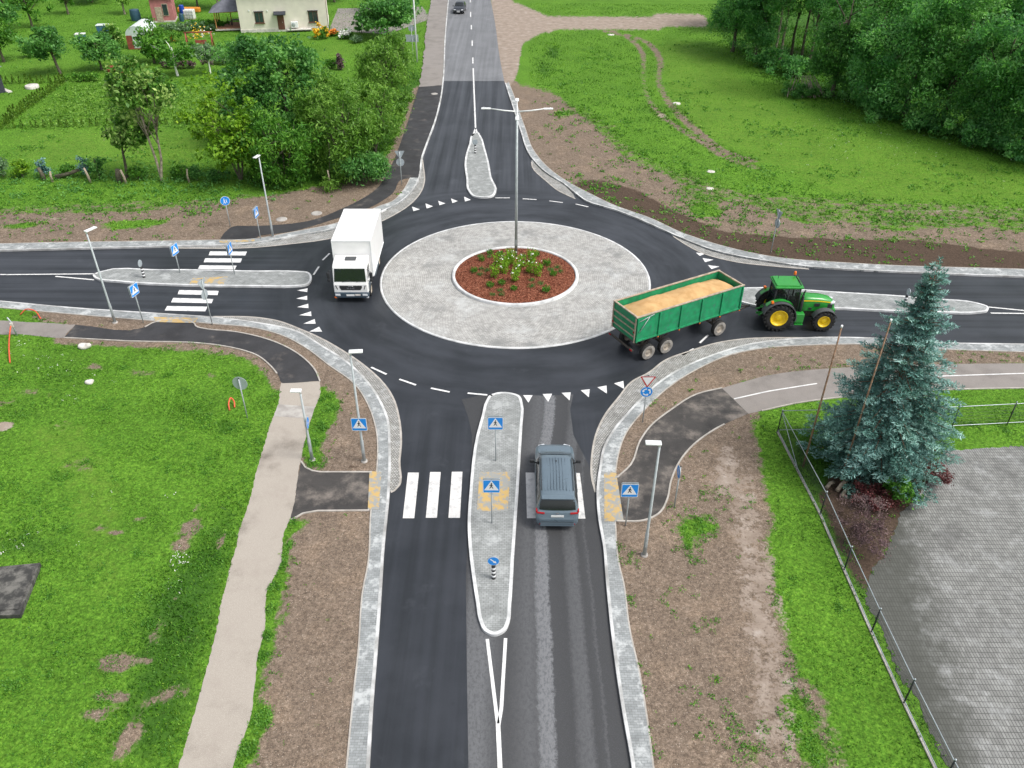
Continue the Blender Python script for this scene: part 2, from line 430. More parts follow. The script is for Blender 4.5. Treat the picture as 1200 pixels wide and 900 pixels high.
def pavers(name, a, b, joint, w, h, mort, white=0.0, wthr=(0.5, 0.62), rot=0.0, stain=0.0, polar=False, mscale=1.0, off=0.5, stainc=(0.085, 0.085, 0.082), dark_band=None):
    k = NT(name, 0.85, 0.3); p = k.pos()
    if polar:
        q = k.vmath('SUBTRACT', p, (RC[0], RC[1], 0)); x, y, _ = k.sep(q)
        r = k.mathn('SQRT', k.mathn('ADD', k.mathn('MULTIPLY', x, x), k.mathn('MULTIPLY', y, y)))
        vec = k.comb(k.mathn('MULTIPLY', k.mathn('ARCTAN2', y, x), 7.0), r)
    else:
        rt = k.n('ShaderNodeVectorRotate', rotation_type='Z_AXIS'); k.put(rt.inputs[0], p); rt.inputs['Angle'].default_value = rot
        vec = rt.outputs[0]
    br = k.n('ShaderNodeTexBrick', offset=off); k.put(br.inputs['Vector'], vec)
    for i, v in (('Scale', 1.0), ('Mortar Size', mort), ('Mortar Smooth', 0.3), ('Bias', 0.0), ('Brick Width', w), ('Row Height', h)): br.inputs[i].default_value = v
    k.put(br.inputs['Color1'], a); k.put(br.inputs['Color2'], b); k.put(br.inputs['Mortar'], joint)
    c = br.outputs[0]
    c = k.mix(0.5, c, k.mix(1.0, c, k.ramp(k.noise(2.5, 6), [(0.3, 0.6), (0.7, 1.35)]), 'MULTIPLY'))
    if white > 0:
        f = k.sm(k.mathn('ADD', k.noise(0.9 * mscale, 6, rough=0.68), k.mathn('MULTIPLY', k.mathn('SUBTRACT', k.noise(7, 3), 0.5), 0.25)), *wthr)
        c = k.mix(k.mathn('MULTIPLY', f, white), c, (0.56, 0.58, 0.58))
    if stain > 0:
        f = k.sm(k.noise(0.38, 6, rough=0.66), 0.52, 0.70)
        c = k.mix(k.mathn('MULTIPLY', f, stain), c, stainc)
    if dark_band:
        x, y, _ = k.sep(p); d = k.mathn('ADD', k.mathn('MULTIPLY', k.mathn('SUBTRACT', x, dark_band[0]), dark_band[2]), k.mathn('MULTIPLY', k.mathn('SUBTRACT', y, dark_band[1]), dark_band[3]))
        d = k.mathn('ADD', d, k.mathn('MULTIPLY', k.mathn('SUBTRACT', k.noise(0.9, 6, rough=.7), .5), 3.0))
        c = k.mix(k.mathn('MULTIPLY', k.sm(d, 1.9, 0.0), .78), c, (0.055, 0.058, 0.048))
    k.set('Base Color', c); k.bump(br.outputs['Fac'], -0.4, 0.01)
    return k.m

def concrete(name, a, b, scale=2.0, crack=0.0):
    k = NT(name, 0.9, 0.25)
    c = k.mix(k.sm(k.noise(scale, 7, rough=0.66), 0.34, 0.68), a, b)
    c = k.mix(k.mathn('MULTIPLY', k.sm(k.noise(30, 3), 0.5, 0.75), 0.25), c, tuple(v * 0.6 for v in a))
    k.set('Base Color', c); k.bump(k.noise(25, 4), 0.3, 0.01)
    return k.m

def paint_marking(name, col, wear=0.3):
    k = NT(name, 0.55, 0.4)
    c = k.mix(k.mathn('MULTIPLY', k.sm(k.noise(3.0, 7, rough=0.7), 0.46, 0.68), wear), col, (0.30, 0.31, 0.32))
    c = k.mix(k.mathn('MULTIPLY', k.sm(k.noise(28, 3), 0.52, 0.7), wear * 0.6), c, (0.35, 0.35, 0.35))
    k.set('Base Color', c); return k.m

MAT = {}
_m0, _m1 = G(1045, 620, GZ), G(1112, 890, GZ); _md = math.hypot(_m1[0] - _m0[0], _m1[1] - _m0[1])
DARK_BAND = (_m0[0], _m0[1], -(_m1[1] - _m0[1]) / _md, (_m1[0] - _m0[0]) / _md)     # line of the darker band along the fence
MAT['ground'] = ground_material()
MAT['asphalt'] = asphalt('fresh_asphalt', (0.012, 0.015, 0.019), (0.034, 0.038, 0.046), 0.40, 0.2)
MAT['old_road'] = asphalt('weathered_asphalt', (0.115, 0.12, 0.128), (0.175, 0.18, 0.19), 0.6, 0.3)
MAT['worn'] = worn_asphalt()
MAT['dark_path'] = asphalt('path_asphalt', (0.022, 0.022, 0.024), (0.038, 0.038, 0.041), 0.7, 0.2, False, 0.3, 0.42)
MAT['dusty_path'] = asphalt('dusty_path_asphalt', (0.026, 0.025, 0.025), (0.05, 0.046, 0.043), 0.75, 0.2, False, 0.4, 0.9)
MAT['old_path'] = asphalt('old_path_asphalt', (0.145, 0.132, 0.122), (0.225, 0.205, 0.19), 0.85, 0.3, False, 0.5, 0.5)
MAT['pale_path'] = asphalt('sandy_path', (0.130, 0.112, 0.092), (0.345, 0.310, 0.268), 0.9, 0.3, False, 0.6, 0.6)
MAT['paver'] = pavers('grey_pavers', (0.25, 0.268, 0.27), (0.33, 0.348, 0.35), (0.17, 0.178, 0.18), 0.2, 0.1, 0.007, 0.75, (0.50, 0.64))
MAT['island'] = pavers('island_pavers', (0.26, 0.275, 0.27), (0.32, 0.335, 0.33), (0.15, 0.155, 0.155), 0.2, 0.1, 0.008, 0.45, (0.52, 0.70))
MAT['cobble'] = pavers('cobble_strip', (0.30, 0.30, 0.285), (0.45, 0.45, 0.43), (0.14, 0.135, 0.125), 0.13, 0.11, 0.02, 0.35, (0.5, 0.7))
MAT['apron'] = pavers('apron_setts', (0.345, 0.342, 0.326), (0.46, 0.455, 0.437), (0.26, 0.257, 0.245), 0.2, 0.13, 0.016, 0.5, (0.48, 0.72), stain=0.8, polar=True, mscale=0.45, stainc=(0.20, 0.205, 0.20))
MAT['yard'] = pavers('yard_pavers', (0.205, 0.207, 0.198), (0.27, 0.273, 0.262), (0.085, 0.087, 0.083), 0.115, 0.235, 0.014, 0.3, (0.5, 0.75), stain=0.6, rot=0.02, off=0.0, dark_band=DARK_BAND)
MAT['kerb'] = concrete('kerb_stone', (0.30, 0.30, 0.29), (0.68, 0.69, 0.69), 0.55)
MAT['island_kerb'] = concrete('island_kerb_stone', (0.48, 0.49, 0.49), (0.74, 0.75, 0.75), 1.2)
MAT['edging'] = concrete('edging_stone', (0.36, 0.335, 0.30), (0.50, 0.47, 0.43), 2.5)
MAT['plinth'] = concrete('plinth_concrete', (0.30, 0.28, 0.26), (0.46, 0.44, 0.41), 1.5)
MAT['marking'] = paint_marking('white_road_paint', (0.76, 0.76, 0.75), 0.55)
MAT['worn_marking'] = paint_marking('worn_road_paint', (0.68, 0.67, 0.65), 0.55)
k = NT('tactile_yellow', 0.85, 0.3)
k.set('Base Color', k.mix(k.sm(k.noise(3.0, 6, rough=0.7), 0.44, 0.58), (0.30, 0.31, 0.30), (0.52, 0.36, 0.14)))
MAT['tactile'] = k.m
k = NT('bark_mulch', 0.9, 0.2); v = k.voro(13, out='Color'); vx = k.sep(v)[0]
k.set('Base Color', k.ramp(vx, [(0.0, (0.085, 0.026, 0.014)), (0.5, (0.20, 0.062, 0.034)), (1.0, (0.34, 0.14, 0.085))]))
k.bump(k.voro(13), 0.6, 0.04); MAT['mulch'] = k.m
k = NT('mulch_chip', 0.9, 0.2)
k.set('Base Color', k.ramp(k.attr('tone', 'Fac'), [(0.0, (0.085, 0.026, 0.014)), (0.5, (0.23, 0.072, 0.04)), (1.0, (0.40, 0.18, 0.11))])); MAT['chip'] = k.m
# things
MAT['galv'] = mat('galvanised_steel', (0.40, 0.44, 0.45), 0.5, 0.15, var=0.1)
MAT['lampwhite'] = mat('lamp_housing', (0.78, 0.80, 0.80), 0.4, var=0.05)
MAT['alu'] = mat('sign_back', (0.46, 0.52, 0.55), 0.45, 0.3, var=0.08)
MAT['blue'] = mat('sign_blue', (0.014, 0.27, 0.80), 0.35, var=0.06)
MAT['white'] = mat('sign_white', (0.84, 0.85, 0.86), 0.4, var=0.03)
MAT['black'] = mat('black_paint', (0.018, 0.018, 0.02), 0.5, var=0.15)
MAT['red'] = mat('sign_red', (0.55, 0.03, 0.025), 0.4, var=0.06)
MAT['bark'] = mat('tree_bark', (0.105, 0.095, 0.065), 0.95, var=0.4, scale=6, bump=0.6)
MAT['pale_bark'] = mat('pale_bark', (0.30, 0.26, 0.20), 0.95, var=0.4, scale=5, bump=0.5)
MAT['rust'] = mat('rusty_steel', (0.27, 0.16, 0.10), 0.85, 0.2, var=0.35, scale=4, dirt=0.5, dirtcol=(0.5, 0.44, 0.36))
MAT['fence'] = mat('dark_fence_paint', (0.035, 0.04, 0.042), 0.5, 0.3)
MAT['rail'] = mat('fence_rail', (0.42, 0.47, 0.50), 0.45, 0.5)
MAT['rubber'] = mat('tyre_rubber', (0.022, 0.022, 0.022), 0.9, var=0.3, scale=6, dirt=0.25, dirtcol=(0.10, 0.09, 0.08))
MAT['glass'] = mat('dark_glass', (0.012, 0.016, 0.017), 0.06, spec=0.8, var=0.1)
MAT['wood'] = mat('weathered_wood', (0.40, 0.33, 0.25), 0.85, var=0.25, scale=5)
MAT['stone'] = concrete('pale_stone', (0.50, 0.48, 0.44), (0.70, 0.67, 0.62), 3)
MAT['orange'] = mat('orange_pipe', (0.62, 0.10, 0.04), 0.5, var=0.15)
# leaves
MAT['leaf_dark'] = leafmat('dark_leaves', (0.036, 0.115, 0.030), (0.084, 0.218, 0.052), (0.175, 0.345, 0.095), .4)
MAT['leaf_mid'] = leafmat('green_leaves', (0.030, 0.105, 0.012), (0.070, 0.19, 0.020), (0.150, 0.30, 0.04))
MAT['leaf_willow'] = leafmat('willow_leaves', (0.045, 0.115, 0.014), (0.105, 0.215, 0.026), (0.20, 0.33, 0.065))
MAT['leaf_yellow'] = leafmat('yellow_green_leaves', (0.06, 0.14, 0.010), (0.13, 0.25, 0.014), (0.24, 0.36, 0.03))
MAT['leaf_pale'] = leafmat('pale_tip_leaves', (0.032, 0.10, 0.016), (0.085, 0.195, 0.026), (0.36, 0.46, 0.15))
MAT['leaf_wood'] = leafmat('wood_leaves', (0.056, 0.165, 0.058), (0.125, 0.295, 0.100), (0.24, 0.43, 0.155), .55)
MAT['leaf_grey'] = leafmat('grey_green_leaves', (0.06, 0.12, 0.06), (0.12, 0.20, 0.10), (0.22, 0.30, 0.18))
MAT['leaf_red'] = leafmat('dark_red_leaves', (0.045, 0.012, 0.014), (0.11, 0.028, 0.032), (0.19, 0.055, 0.055), 0.1)
MAT['leaf_purple'] = leafmat('purple_leaves', (0.045, 0.026, 0.032), (0.105, 0.062, 0.070), (0.19, 0.125, 0.125), 0.1)
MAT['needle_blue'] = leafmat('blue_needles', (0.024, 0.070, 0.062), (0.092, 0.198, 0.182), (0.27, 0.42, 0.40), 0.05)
MAT['thuja'] = leafmat('thuja_leaves', (0.030, 0.075, 0.008), (0.075, 0.145, 0.012), (0.12, 0.20, 0.02), 0.1)
MAT['grass_blade'] = leafmat('grass_blades', (0.026, 0.086, 0.007), (0.074, 0.186, 0.015), (0.165, 0.285, 0.032), 0.3, .5, True)
MAT['petal_white'] = mat('white_petals', (0.85, 0.85, 0.80), 0.6, var=0.05)
MAT['petal_yellow'] = mat('yellow_petals', (0.80, 0.50, 0.02), 0.6, var=0.2)
MAT['petal_orange'] = mat('orange_petals', (0.75, 0.25, 0.03), 0.6, var=0.2)
# ================================================================== plan lines of the junction
K_SW = [(-250, 335), (0, 354), (75, 361), (192, 369), (250, 373), (300, 379), (350, 390), (377, 406), (407, 425), (430, 447), (447, 472), (456, 495), (458, 525), (457, 575), (450, 652), (448.7, 675), (443.7, 750), (437.5, 830), (433.7, 897), (425, 1080)]
A_SW = [(250, 371), (300, 372), (325, 376), (350, 385), (375, 396), (400, 410), (425, 427), (450, 450), (460, 465), (467, 487), (470, 515), (468, 540), (462, 575), (458, 577)]
O_SW = [(-250, 342), (0, 362), (100, 371), (162, 376), (180, 377.5), (228, 379), (250, 381), (300, 386), (332, 395), (360, 410), (385, 429), (416, 452), (432, 477), (441, 505), (442, 550), (435, 600), (430, 672), (427, 685), (420, 767), (414, 822), (407, 897), (392, 1080)]
K_SE = [(755, 1080), (740, 900), (728, 830), (718, 760), (709, 672), (707, 645), (701, 610), (699, 575), (702, 550), (707, 525), (717, 507), (735, 485), (750, 469), (772, 449), (790, 437), (817, 424), (850, 412), (875, 405), (900, 401), (950, 397), (1007, 397), (1107, 403), (1200, 404.5), (1500, 411)]
A_SE = [(698, 577), (694, 562), (694, 532), (700, 505), (710, 485), (725, 466), (741, 447), (760, 437), (780, 422), (810, 411), (840, 402), (875, 397), (900, 396), (950, 396)]
O_SE = [(782, 1080), (765, 897), (750, 795), (737, 735), (730, 682), (726, 667), (721, 615), (719, 580), (721, 557), (725, 532), (732, 512), (755, 482), (795, 447), (825, 430), (850, 419), (900, 409), (950, 406), (1010, 405), (1107, 411), (1200, 414), (1500, 421)]
K_NE = [(1500, 337), (1200, 326), (1100, 322), (992, 317), (947, 314), (900, 307.5), (837, 295), (800, 281), (762, 264), (720, 247), (687, 237), (677, 230), (660, 216), (642, 205), (622, 185), (610, 155), (602, 130), (591, 95), (586, 70), (580.5, 29), (575, 0), (570, -30), (560, -90)]
A_NE1 = [(623, 190), (624, 196), (640, 212), (655, 224), (674, 233)]
A_NE2 = [(789, 277), (800, 284.5), (825, 297.5), (862, 307), (900, 311.5), (948, 315.5)]
O_NE = [(1500, 328), (1200, 317), (1000, 310), (900, 301.5), (850, 290.5), (800, 274.5), (762, 257), (720, 242), (685, 225), (677, 221), (645, 200), (627, 180), (615, 150), (600, 107), (596, 97)]
K_NW = [(533, -90), (529, -30), (526, 0), (522, 50), (520, 95), (518, 112), (510, 145), (500, 172), (495, 187), (492.5, 207), (484, 224), (468, 239), (450, 248), (425, 259), (390, 270), (350, 277), (300, 286), (200, 290), (100, 292.5), (0, 295), (-250, 301)]
A_NW = [(495, 187), (496.5, 198), (497.5, 212), (492, 227), (480, 240), (452, 257), (420, 270), (385, 280), (340, 286), (300, 290), (205, 291)]
O_NW = [(490, 209.5), (481, 209.5), (472, 225), (456, 239), (447, 242), (420, 254), (390, 264), (350, 272), (300, 281), (237, 283), (100, 285), (0, 287), (-250, 294)]
WK = {n: SL(v) for n, v in dict(sw=K_SW, se=K_SE, ne=K_NE, nw=K_NW).items()}
WO = {n: SL(v) for n, v in dict(sw=O_SW, se=O_SE, ne=O_NE, nw=O_NW[1:]).items()}
road_outline = WK['sw'] + WK['se'] + WK['ne'] + WK['nw']

def resample(line, n):
    P = np.array(line); d = np.r_[0, np.cumsum(np.linalg.norm(np.diff(P, axis=0), axis=1))]
    t = np.linspace(0, d[-1], n); return np.stack([np.interp(t, d, P[:, 0]), np.interp(t, d, P[:, 1])], 1)

def offset_line(line, w):
    P = np.array(line); T = np.gradient(P, axis=0); T /= np.linalg.norm(T, axis=1)[:, None] + 1e-9
    return P + np.stack([-T[:, 1], T[:, 0]], 1) * w

def sheet(name, mt, outline, z, kind='structure'):
    b = B(); b.prism(list(outline), z, z, True); o = b.done(name, MAT[mt]); return tag(o, kind=kind)

# ---- traffic islands, paths, yard (outlines)
ISL = dict(
 south=[(575, 466), (583, 463), (600, 463.5), (607, 466), (611, 475), (610.5, 500), (609, 525), (606, 575), (602.5, 625), (600, 662), (599, 682), (597, 710), (595, 730), (590, 740), (579, 744.5), (569, 740), (564, 730), (560, 708), (556, 682), (552, 650), (550, 615), (552, 580), (560, 512), (566, 490), (571, 472)],
 north=[(556, 158), (551, 170), (547, 183), (545.6, 193), (547.7, 210), (551, 226.6), (556, 231), (566, 232.3), (576, 231), (580, 226.6), (575, 209.6), (572, 192.6), (567.6, 176), (562, 160), (559, 156.5)],
 west=[(111, 323.5), (117, 320.7), (187, 318), (300, 319.5), (350, 320), (360, 321), (364.5, 327), (359, 335), (345, 336.5), (300, 336.5), (200, 334.7), (140, 331), (113, 327)],
 east=[(864, 340), (870, 339.5), (980, 344.3), (1100, 352.5), (1145, 357.3), (1156, 361), (1155, 365.5), (1147, 367), (1100, 367.2), (987, 362.7), (872, 356), (865, 353), (861, 346)])
ISLW = {k_: SL(v, 0, 4, True) for k_, v in ISL.items()}

P_west_old = GP([(-250, 366), (0, 376), (89, 380.5), (75, 396), (0, 391), (-250, 382)], GZ)
P_sw_dark = SL([(89, 380.5), (170, 383.5), (180, 378), (228, 379), (230, 383), (237, 385), (275, 389), (300, 394), (325, 402), (355, 419), (370, 435), (375, 447)], GZ, 4) + SL([(330, 449), (327, 442), (315, 427), (300, 416), (282, 410), (250, 404), (150, 400), (75, 396)], GZ, 4)
P_sw_beige = SL([(375, 447), (376, 460), (367, 482), (360, 505), (352, 542), (347, 572), (340, 610), (332, 630), (324, 672), (321, 675), (310, 735), (302, 772), (297, 825), (285, 862), (274, 897), (240, 1080)], GZ, 3) + SL([(150, 1080), (210, 897), (225, 845), (235, 812), (246, 770), (260, 712), (269, 675), (285, 610), (297, 570), (302, 547), (315, 505), (325, 472), (330, 449)], GZ, 3)
P_sw_link = GP([(353, 541), (358, 548), (366, 552), (375, 553.5), (436, 553.5), (433, 598.5), (372, 599), (355, 602), (341, 610), (347, 572)], GZ)
P_se_dark = SL([(723, 560), (739, 545), (750, 517), (762, 500), (787, 480), (817, 462), (846, 455)], GZ, 4) + SL([(877, 485), (840, 502), (812, 522), (797, 540), (786, 565), (782, 585), (772, 602), (755, 610), (723, 611)], GZ, 4)
P_se_old = SL([(846, 455), (870, 448), (900, 440), (987, 431), (1100, 427), (1200, 426), (1500, 428)], GZ, 3) + SL([(1500, 457), (1200, 455), (1110, 457), (975, 467), (932, 473), (900, 480), (877, 485)], GZ, 3)
P_nw_dark = SL([(491, 102), (490, 105), (472, 160), (457, 197), (437, 225), (400, 245), (362, 259), (320, 264), (300, 265), (272, 266), (265, 271), (257, 282)], GZ, 4) + SL([(299, 281), (303, 277), (319, 274.5), (325, 274), (392, 257), (432, 244), (460, 227), (475, 209.5), (490, 209.5)], GZ, 4) + SL([(494.5, 187), (499.5, 172), (509.5, 145), (517.5, 112), (519, 100)], GZ, 4)
P_nw_old = SL([(514, -90), (506, -10), (505, 0), (500, 30), (492, 97), (491, 102)], GZ, 3) + SL([(519, 100), (519.5, 95), (521.5, 50), (525.5, 0), (528.5, -30), (532.5, -90)], GZ, 3)
P_yard = GP([(1109, 527), (1200, 524), (1600, 515), (1900, 900), (1700, 1150), (1190, 1150), (1115, 900), (1062, 800), (1032, 735), (1016, 705), (1020, 680), (1030, 660), (1045, 630), (1055, 605), (1075, 580), (1097, 550)], GZ)
P_track = SL([(570, -30), (575, 0), (580.5, 29), (586, 70), (591, 97), (600, 105), (607, 98), (605, 75), (606, 58), (612, 48), (622, 42), (650, 37), (700, 33), (830, 31), (1000, 30), (1400, 32)], 0, 3) + SL([(1400, 14), (1000, 16), (830, 18), (640, 18), (612, 14), (603, 8), (600, 0), (598, -30)], 0, 3)

# ------------------------------------------------------------------ the ground, one sheet to the horizon
def axis_pts(lo, hi, step, far, growth):
    a = list(np.arange(lo, hi, step)); s = step
    while a[-1] < far: s *= growth; a.append(a[-1] + s)
    return a
xs = np.array(sorted(set([-v for v in axis_pts(0, 34, 0.3, 900, 1.045)[1:]] + axis_pts(0, 34, 0.3, 900, 1.045))))
ys = np.array([-300, -150, -60, -20, -5, 4, 9] + axis_pts(11.0, 62, 0.3, 1500, 1.03))
XX, YY = np.meshgrid(xs, ys)

def pip(poly, X, Y):
    P = np.array(poly); inside = np.zeros(X.shape, bool); x0, y0 = P.min(0); x1, y1 = P.max(0)
    sel = (X >= x0) & (X <= x1) & (Y >= y0) & (Y <= y1)
    xq, yq = X[sel], Y[sel]; r = np.zeros(xq.shape, bool)
    for i in range(len(P)):
        xa, ya = P[i - 1]; xb, yb = P[i]
        if ya == yb: continue
        c = ((ya > yq) != (yb > yq)) & (xq < (xb - xa) * (yq - ya) / (yb - ya) + xa); r ^= c
    inside[sel] = r; return inside

def blur(A, n):
    for _ in range(n):
        B_ = A.copy(); B_[1:-1] = (A[:-2] + 2 * A[1:-1] + A[2:]) / 4; A = B_
        B_ = A.copy(); B_[:, 1:-1] = (A[:, :-2] + 2 * A[:, 1:-1] + A[:, 2:]) / 4; A = B_
    return A

def mask(polys, n=4):
    M = np.zeros(XX.shape, bool)
    for p in polys: M |= pip(GP(p, GZ), XX, YY)
    return blur(M.astype(float), n)

def blobs(lst):
    M = np.zeros(XX.shape)
    for (px, py, rx, ry, a) in lst:      # centre in the survey picture, radii in metres
        cx, cy = G(px, py, GZ); M = np.maximum(M, a * np.exp(-(((XX - cx) / rx) ** 2 + ((YY - cy) / ry) ** 2)))
    return M

dirt = mask([
    [(719, 560), (745, 482), (795, 447), (850, 416), (900, 406), (1010, 402), (1600, 414), (1600, 428), (1200, 427), (987, 432), (880, 446), (820, 464), (765, 502), (735, 560)],
    [(715, 600), (725, 682), (755, 897), (780, 1080), (1040, 1080), (990, 900), (962, 800), (932, 700), (907, 625), (893, 545), (884, 492), (866, 486), (840, 500), (800, 538), (780, 590), (755, 606)],
    [(300, 380), (330, 390), (385, 425), (425, 452), (446, 505), (446, 560), (375, 560), (366, 540), (378, 505), (392, 480), (396, 465), (374, 450), (360, 425), (330, 400)],
    [(350, 600), (436, 594), (430, 685), (417, 822), (400, 1000), (262, 1000), (287, 897), (308, 800), (324, 725), (336, 640)],
    [(88, 376), (100, 369), (162, 374), (182, 377), (175, 390), (88, 390)], [(228, 379), (300, 383), (360, 410), (385, 440), (350, 440), (300, 400), (235, 388)],
    [(70, 394), (150, 398), (250, 402), (290, 410), (328, 440), (326, 447), (312, 436), (285, 420), (240, 413), (150, 406), (80, 402)],
    [(-250, 297), (0, 290), (237, 286), (262, 286), (300, 276), (400, 258), (470, 226), (500, 180), (525, 95), (490, 98), (476, 140), (455, 180), (432, 198), (400, 212), (330, 227), (240, 238), (170, 247), (100, 249), (0, 249), (-250, 254)],
    [(596, 96), (612, 98), (650, 108), (690, 140), (735, 185), (785, 205), (800, 222), (810, 240), (838, 242), (860, 228), (880, 240), (940, 262), (985, 258), (1040, 270), (1150, 264), (1220, 275), (1400, 282), (1400, 330), (1000, 314), (900, 306), (800, 278), (720, 247), (677, 224), (627, 182), (610, 150)]], 3)
verge = mask([[(735, 185), (800, 200), (870, 222), (1000, 232), (1200, 240), (1400, 246), (1400, 290), (1150, 276), (985, 268), (880, 252), (800, 248)], [(640, 104), (690, 125), (740, 170), (800, 205), (760, 215), (690, 150)], [(870, 100), (0, 240), (237, 232), (330, 222), (330, 240), (240, 250), (0, 256)]][:2] + [[(-100, 246), (0, 241), (237, 230), (330, 222), (330, 240), (240, 250), (0, 256)]], 6) * 0.50
dirt = np.maximum(blur(dirt, 3), verge)
green_in = mask([[(788, 608), (830, 603), (846, 612), (842, 622), (815, 640), (812, 660), (800, 655), (795, 635)],
    [(356, 545), (376, 553), (366, 520), (392, 490), (396, 478), (380, 466), (372, 480), (362, 510)],
    [(803, 243), (830, 241), (852, 247), (845, 256), (812, 255)],
    [(112, 262), (150, 257), (205, 258), (180, 266), (130, 271)], [(0, 264), (40, 258), (55, 262), (20, 270), (0, 272)],
    [(905, 625), (935, 700), (962, 800), (940, 800), (920, 740), (908, 690), (900, 650)]], 3) * 0.78
green_in = np.maximum(green_in, blobs([(935, 840, .6, 1.3, .8), (950, 880, .6, 1.0, .8), (880, 880, .5, .8, .5), (870, 100, .5, .5, .6), (660, 133, 1.2, 1.6, .7), (1060, 283, 3, 1.2, .5), (905, 283, 2, .7, .4), (1020, 288, 3, .8, .4), (960, 280, 2, .7, .4), (300, 845, .5, .6, .6), (288, 870, .4, .8, .7), (318, 690, .35, 1.2, .6), (322, 665, .3, .8, .6), (345, 615, .35, .5, .8)]))
edge_d = np.full(XX.shape, 99.0); nearsel = (np.abs(XX) < 60) & (YY > 10) & (YY < 92)
for key in ('sw', 'se', 'ne', 'nw'):
    for P in resample(WO[key], 420):
        if key == 'sw' and P[0] < -29: continue
        j0, j1 = np.searchsorted(ys, (P[1] - 2, P[1] + 2)); i0, i1 = np.searchsorted(xs, (P[0] - 2, P[0] + 2))
        edge_d[j0:j1, i0:i1] = np.minimum(edge_d[j0:j1, i0:i1], np.hypot(XX[j0:j1, i0:i1] - P[0], YY[j0:j1, i0:i1] - P[1]))
dirt = np.maximum(dirt, np.clip(1.7 - edge_d, 0, 1))
for Q in (P_sw_link, P_se_dark, P_sw_dark, P_nw_dark):
    for P in resample(list(Q) + [Q[0]], 400):
        j0, j1 = np.searchsorted(ys, (P[1] - 1.2, P[1] + 1.2)); i0, i1 = np.searchsorted(xs, (P[0] - 1.2, P[0] + 1.2))
        dirt[j0:j1, i0:i1] = np.maximum(dirt[j0:j1, i0:i1], np.clip(1.15 - np.hypot(XX[j0:j1, i0:i1] - P[0], YY[j0:j1, i0:i1] - P[1]), 0, 1))
dirt = np.clip(dirt - green_in, 0, 1)
dirt = np.maximum(dirt, blobs([(135, 778, .75, .5, 1.1), (150, 868, .45, .9, 1.0), (112, 838, .7, .3, .9), (120, 815, .5, .3, .85), (140, 818, .5, .4, .8), (185, 740, .3, .9, .75), (195, 815, .4, .4, .9), (215, 810, .3, .4, .7), (170, 825, .4, .5, .7), (222, 622, .55, .9, 1.0), (210, 640, .6, .5, .85), (118, 618, .4, .3, .8), (138, 624, .5, .25, .8), (165, 608, .4, .3, .7), (232, 595, .3, .4, .7), (258, 635, .25, .6, .8), (110, 680, .3, .4, .5), (172, 775, .4, .3, .7), (205, 700, .3, .3, .6), (5, 472, .8, .6, .6), (70, 500, 1.2, .8, .45), (95, 545, 1.2, 1.2, .45), (110, 430, .9, .6, .6), (165, 437, 1.2, .5, .6), (35, 460, .9, .5, .55), (250, 440, .6, .5, .5), (1020, 262, 3, 1.2, .6), (1090, 250, 5, .7, .6), (1000, 250, 2.5, .8, .5), (760, 208, 2, 1.2, .6), (712, 148, 1.5, 1.0, .6), (920, 300, 2, 1, .8), (900, 640, .3, 1.2, .5)]))
# the two ruts across the meadow
def rut(pts, w):
    L = resample(SL(pts, GZ), 160); M = np.zeros(XX.shape)
    sel = (XX > L[:, 0].min() - 3) & (XX < L[:, 0].max() + 3) & (YY > L[:, 1].min() - 3) & (YY < L[:, 1].max() + 3)
    d = np.min((XX[sel][:, None] - L[None, :, 0]) ** 2 + (YY[sel][:, None] - L[None, :, 1]) ** 2, axis=1)
    M[sel] = np.exp(-d / w ** 2); return M
rut1 = rut([(708, 34), (735, 40), (755, 47), (768, 58), (774, 72), (772, 92), (780, 113), (800, 138), (825, 160), (850, 178), (880, 188)], 0.75)
rut2 = rut([(700, 34), (722, 39), (742, 48), (752, 60), (754, 80), (757, 108), (770, 130), (800, 153), (830, 172), (856, 187), (885, 196)], 0.65)
fadeg = np.clip(1 - (np.hypot(XX - G(762, 95)[0], YY - G(762, 95)[1]) / 14) ** 2, 0, 1)
dirt = np.maximum(dirt, rut1 * (0.80 - 0.22 * fadeg)); dirt = np.maximum(dirt, rut2 * (0.74 - 0.24 * fadeg))
soil = mask([[(672, 214), (700, 209), (745, 222), (800, 252), (850, 272), (950, 279), (1080, 282), (1200, 296), (1500, 302), (1500, 330), (1000, 314), (900, 306), (800, 278), (720, 247), (677, 224)],
             [(955, 580), (975, 555), (1060, 560), (1100, 540), (1105, 555), (1070, 590), (1040, 640), (1016, 700), (1034, 738), (1062, 800), (1110, 890), (1095, 890), (1050, 800), (1022, 738), (1000, 680), (978, 630)], [(355, 553), (410, 552), (410, 545), (360, 548)]], 3) * 0.95
soil = np.maximum(soil, blobs([(887, 603, .35, .3, .8), (415, 547, .25, .2, .8), (250, 262, 2.5, .9, .5), (60, 462, .9, .5, .4)]))
palem = mask([[(575, 0), (580, 60), (588, 99), (600, 100), (606, 90), (612, 50), (640, 36), (720, 33), (830, 32), (830, 17), (640, 17), (600, 0), (575, -40)], [(850, 500), (890, 560), (930, 720), (950, 900), (880, 900), (860, 720), (850, 600), (815, 560)]], 3)
palem = palem * np.where(YY > 60, 1.0, 0.56)
palem = np.maximum(palem, blobs([(3, 500, .55, .45, 1.2), (60, 256, 2, .5, .6), (130, 255, 2.5, .6, .5), (1090, 247, 6, .5, .55), (700, 140, 1.5, 2, .45), (790, 120, .8, .9, .5), (776, 135, .6, 1.3, .9)]))
dirt = np.clip(dirt, 0, 1.1)
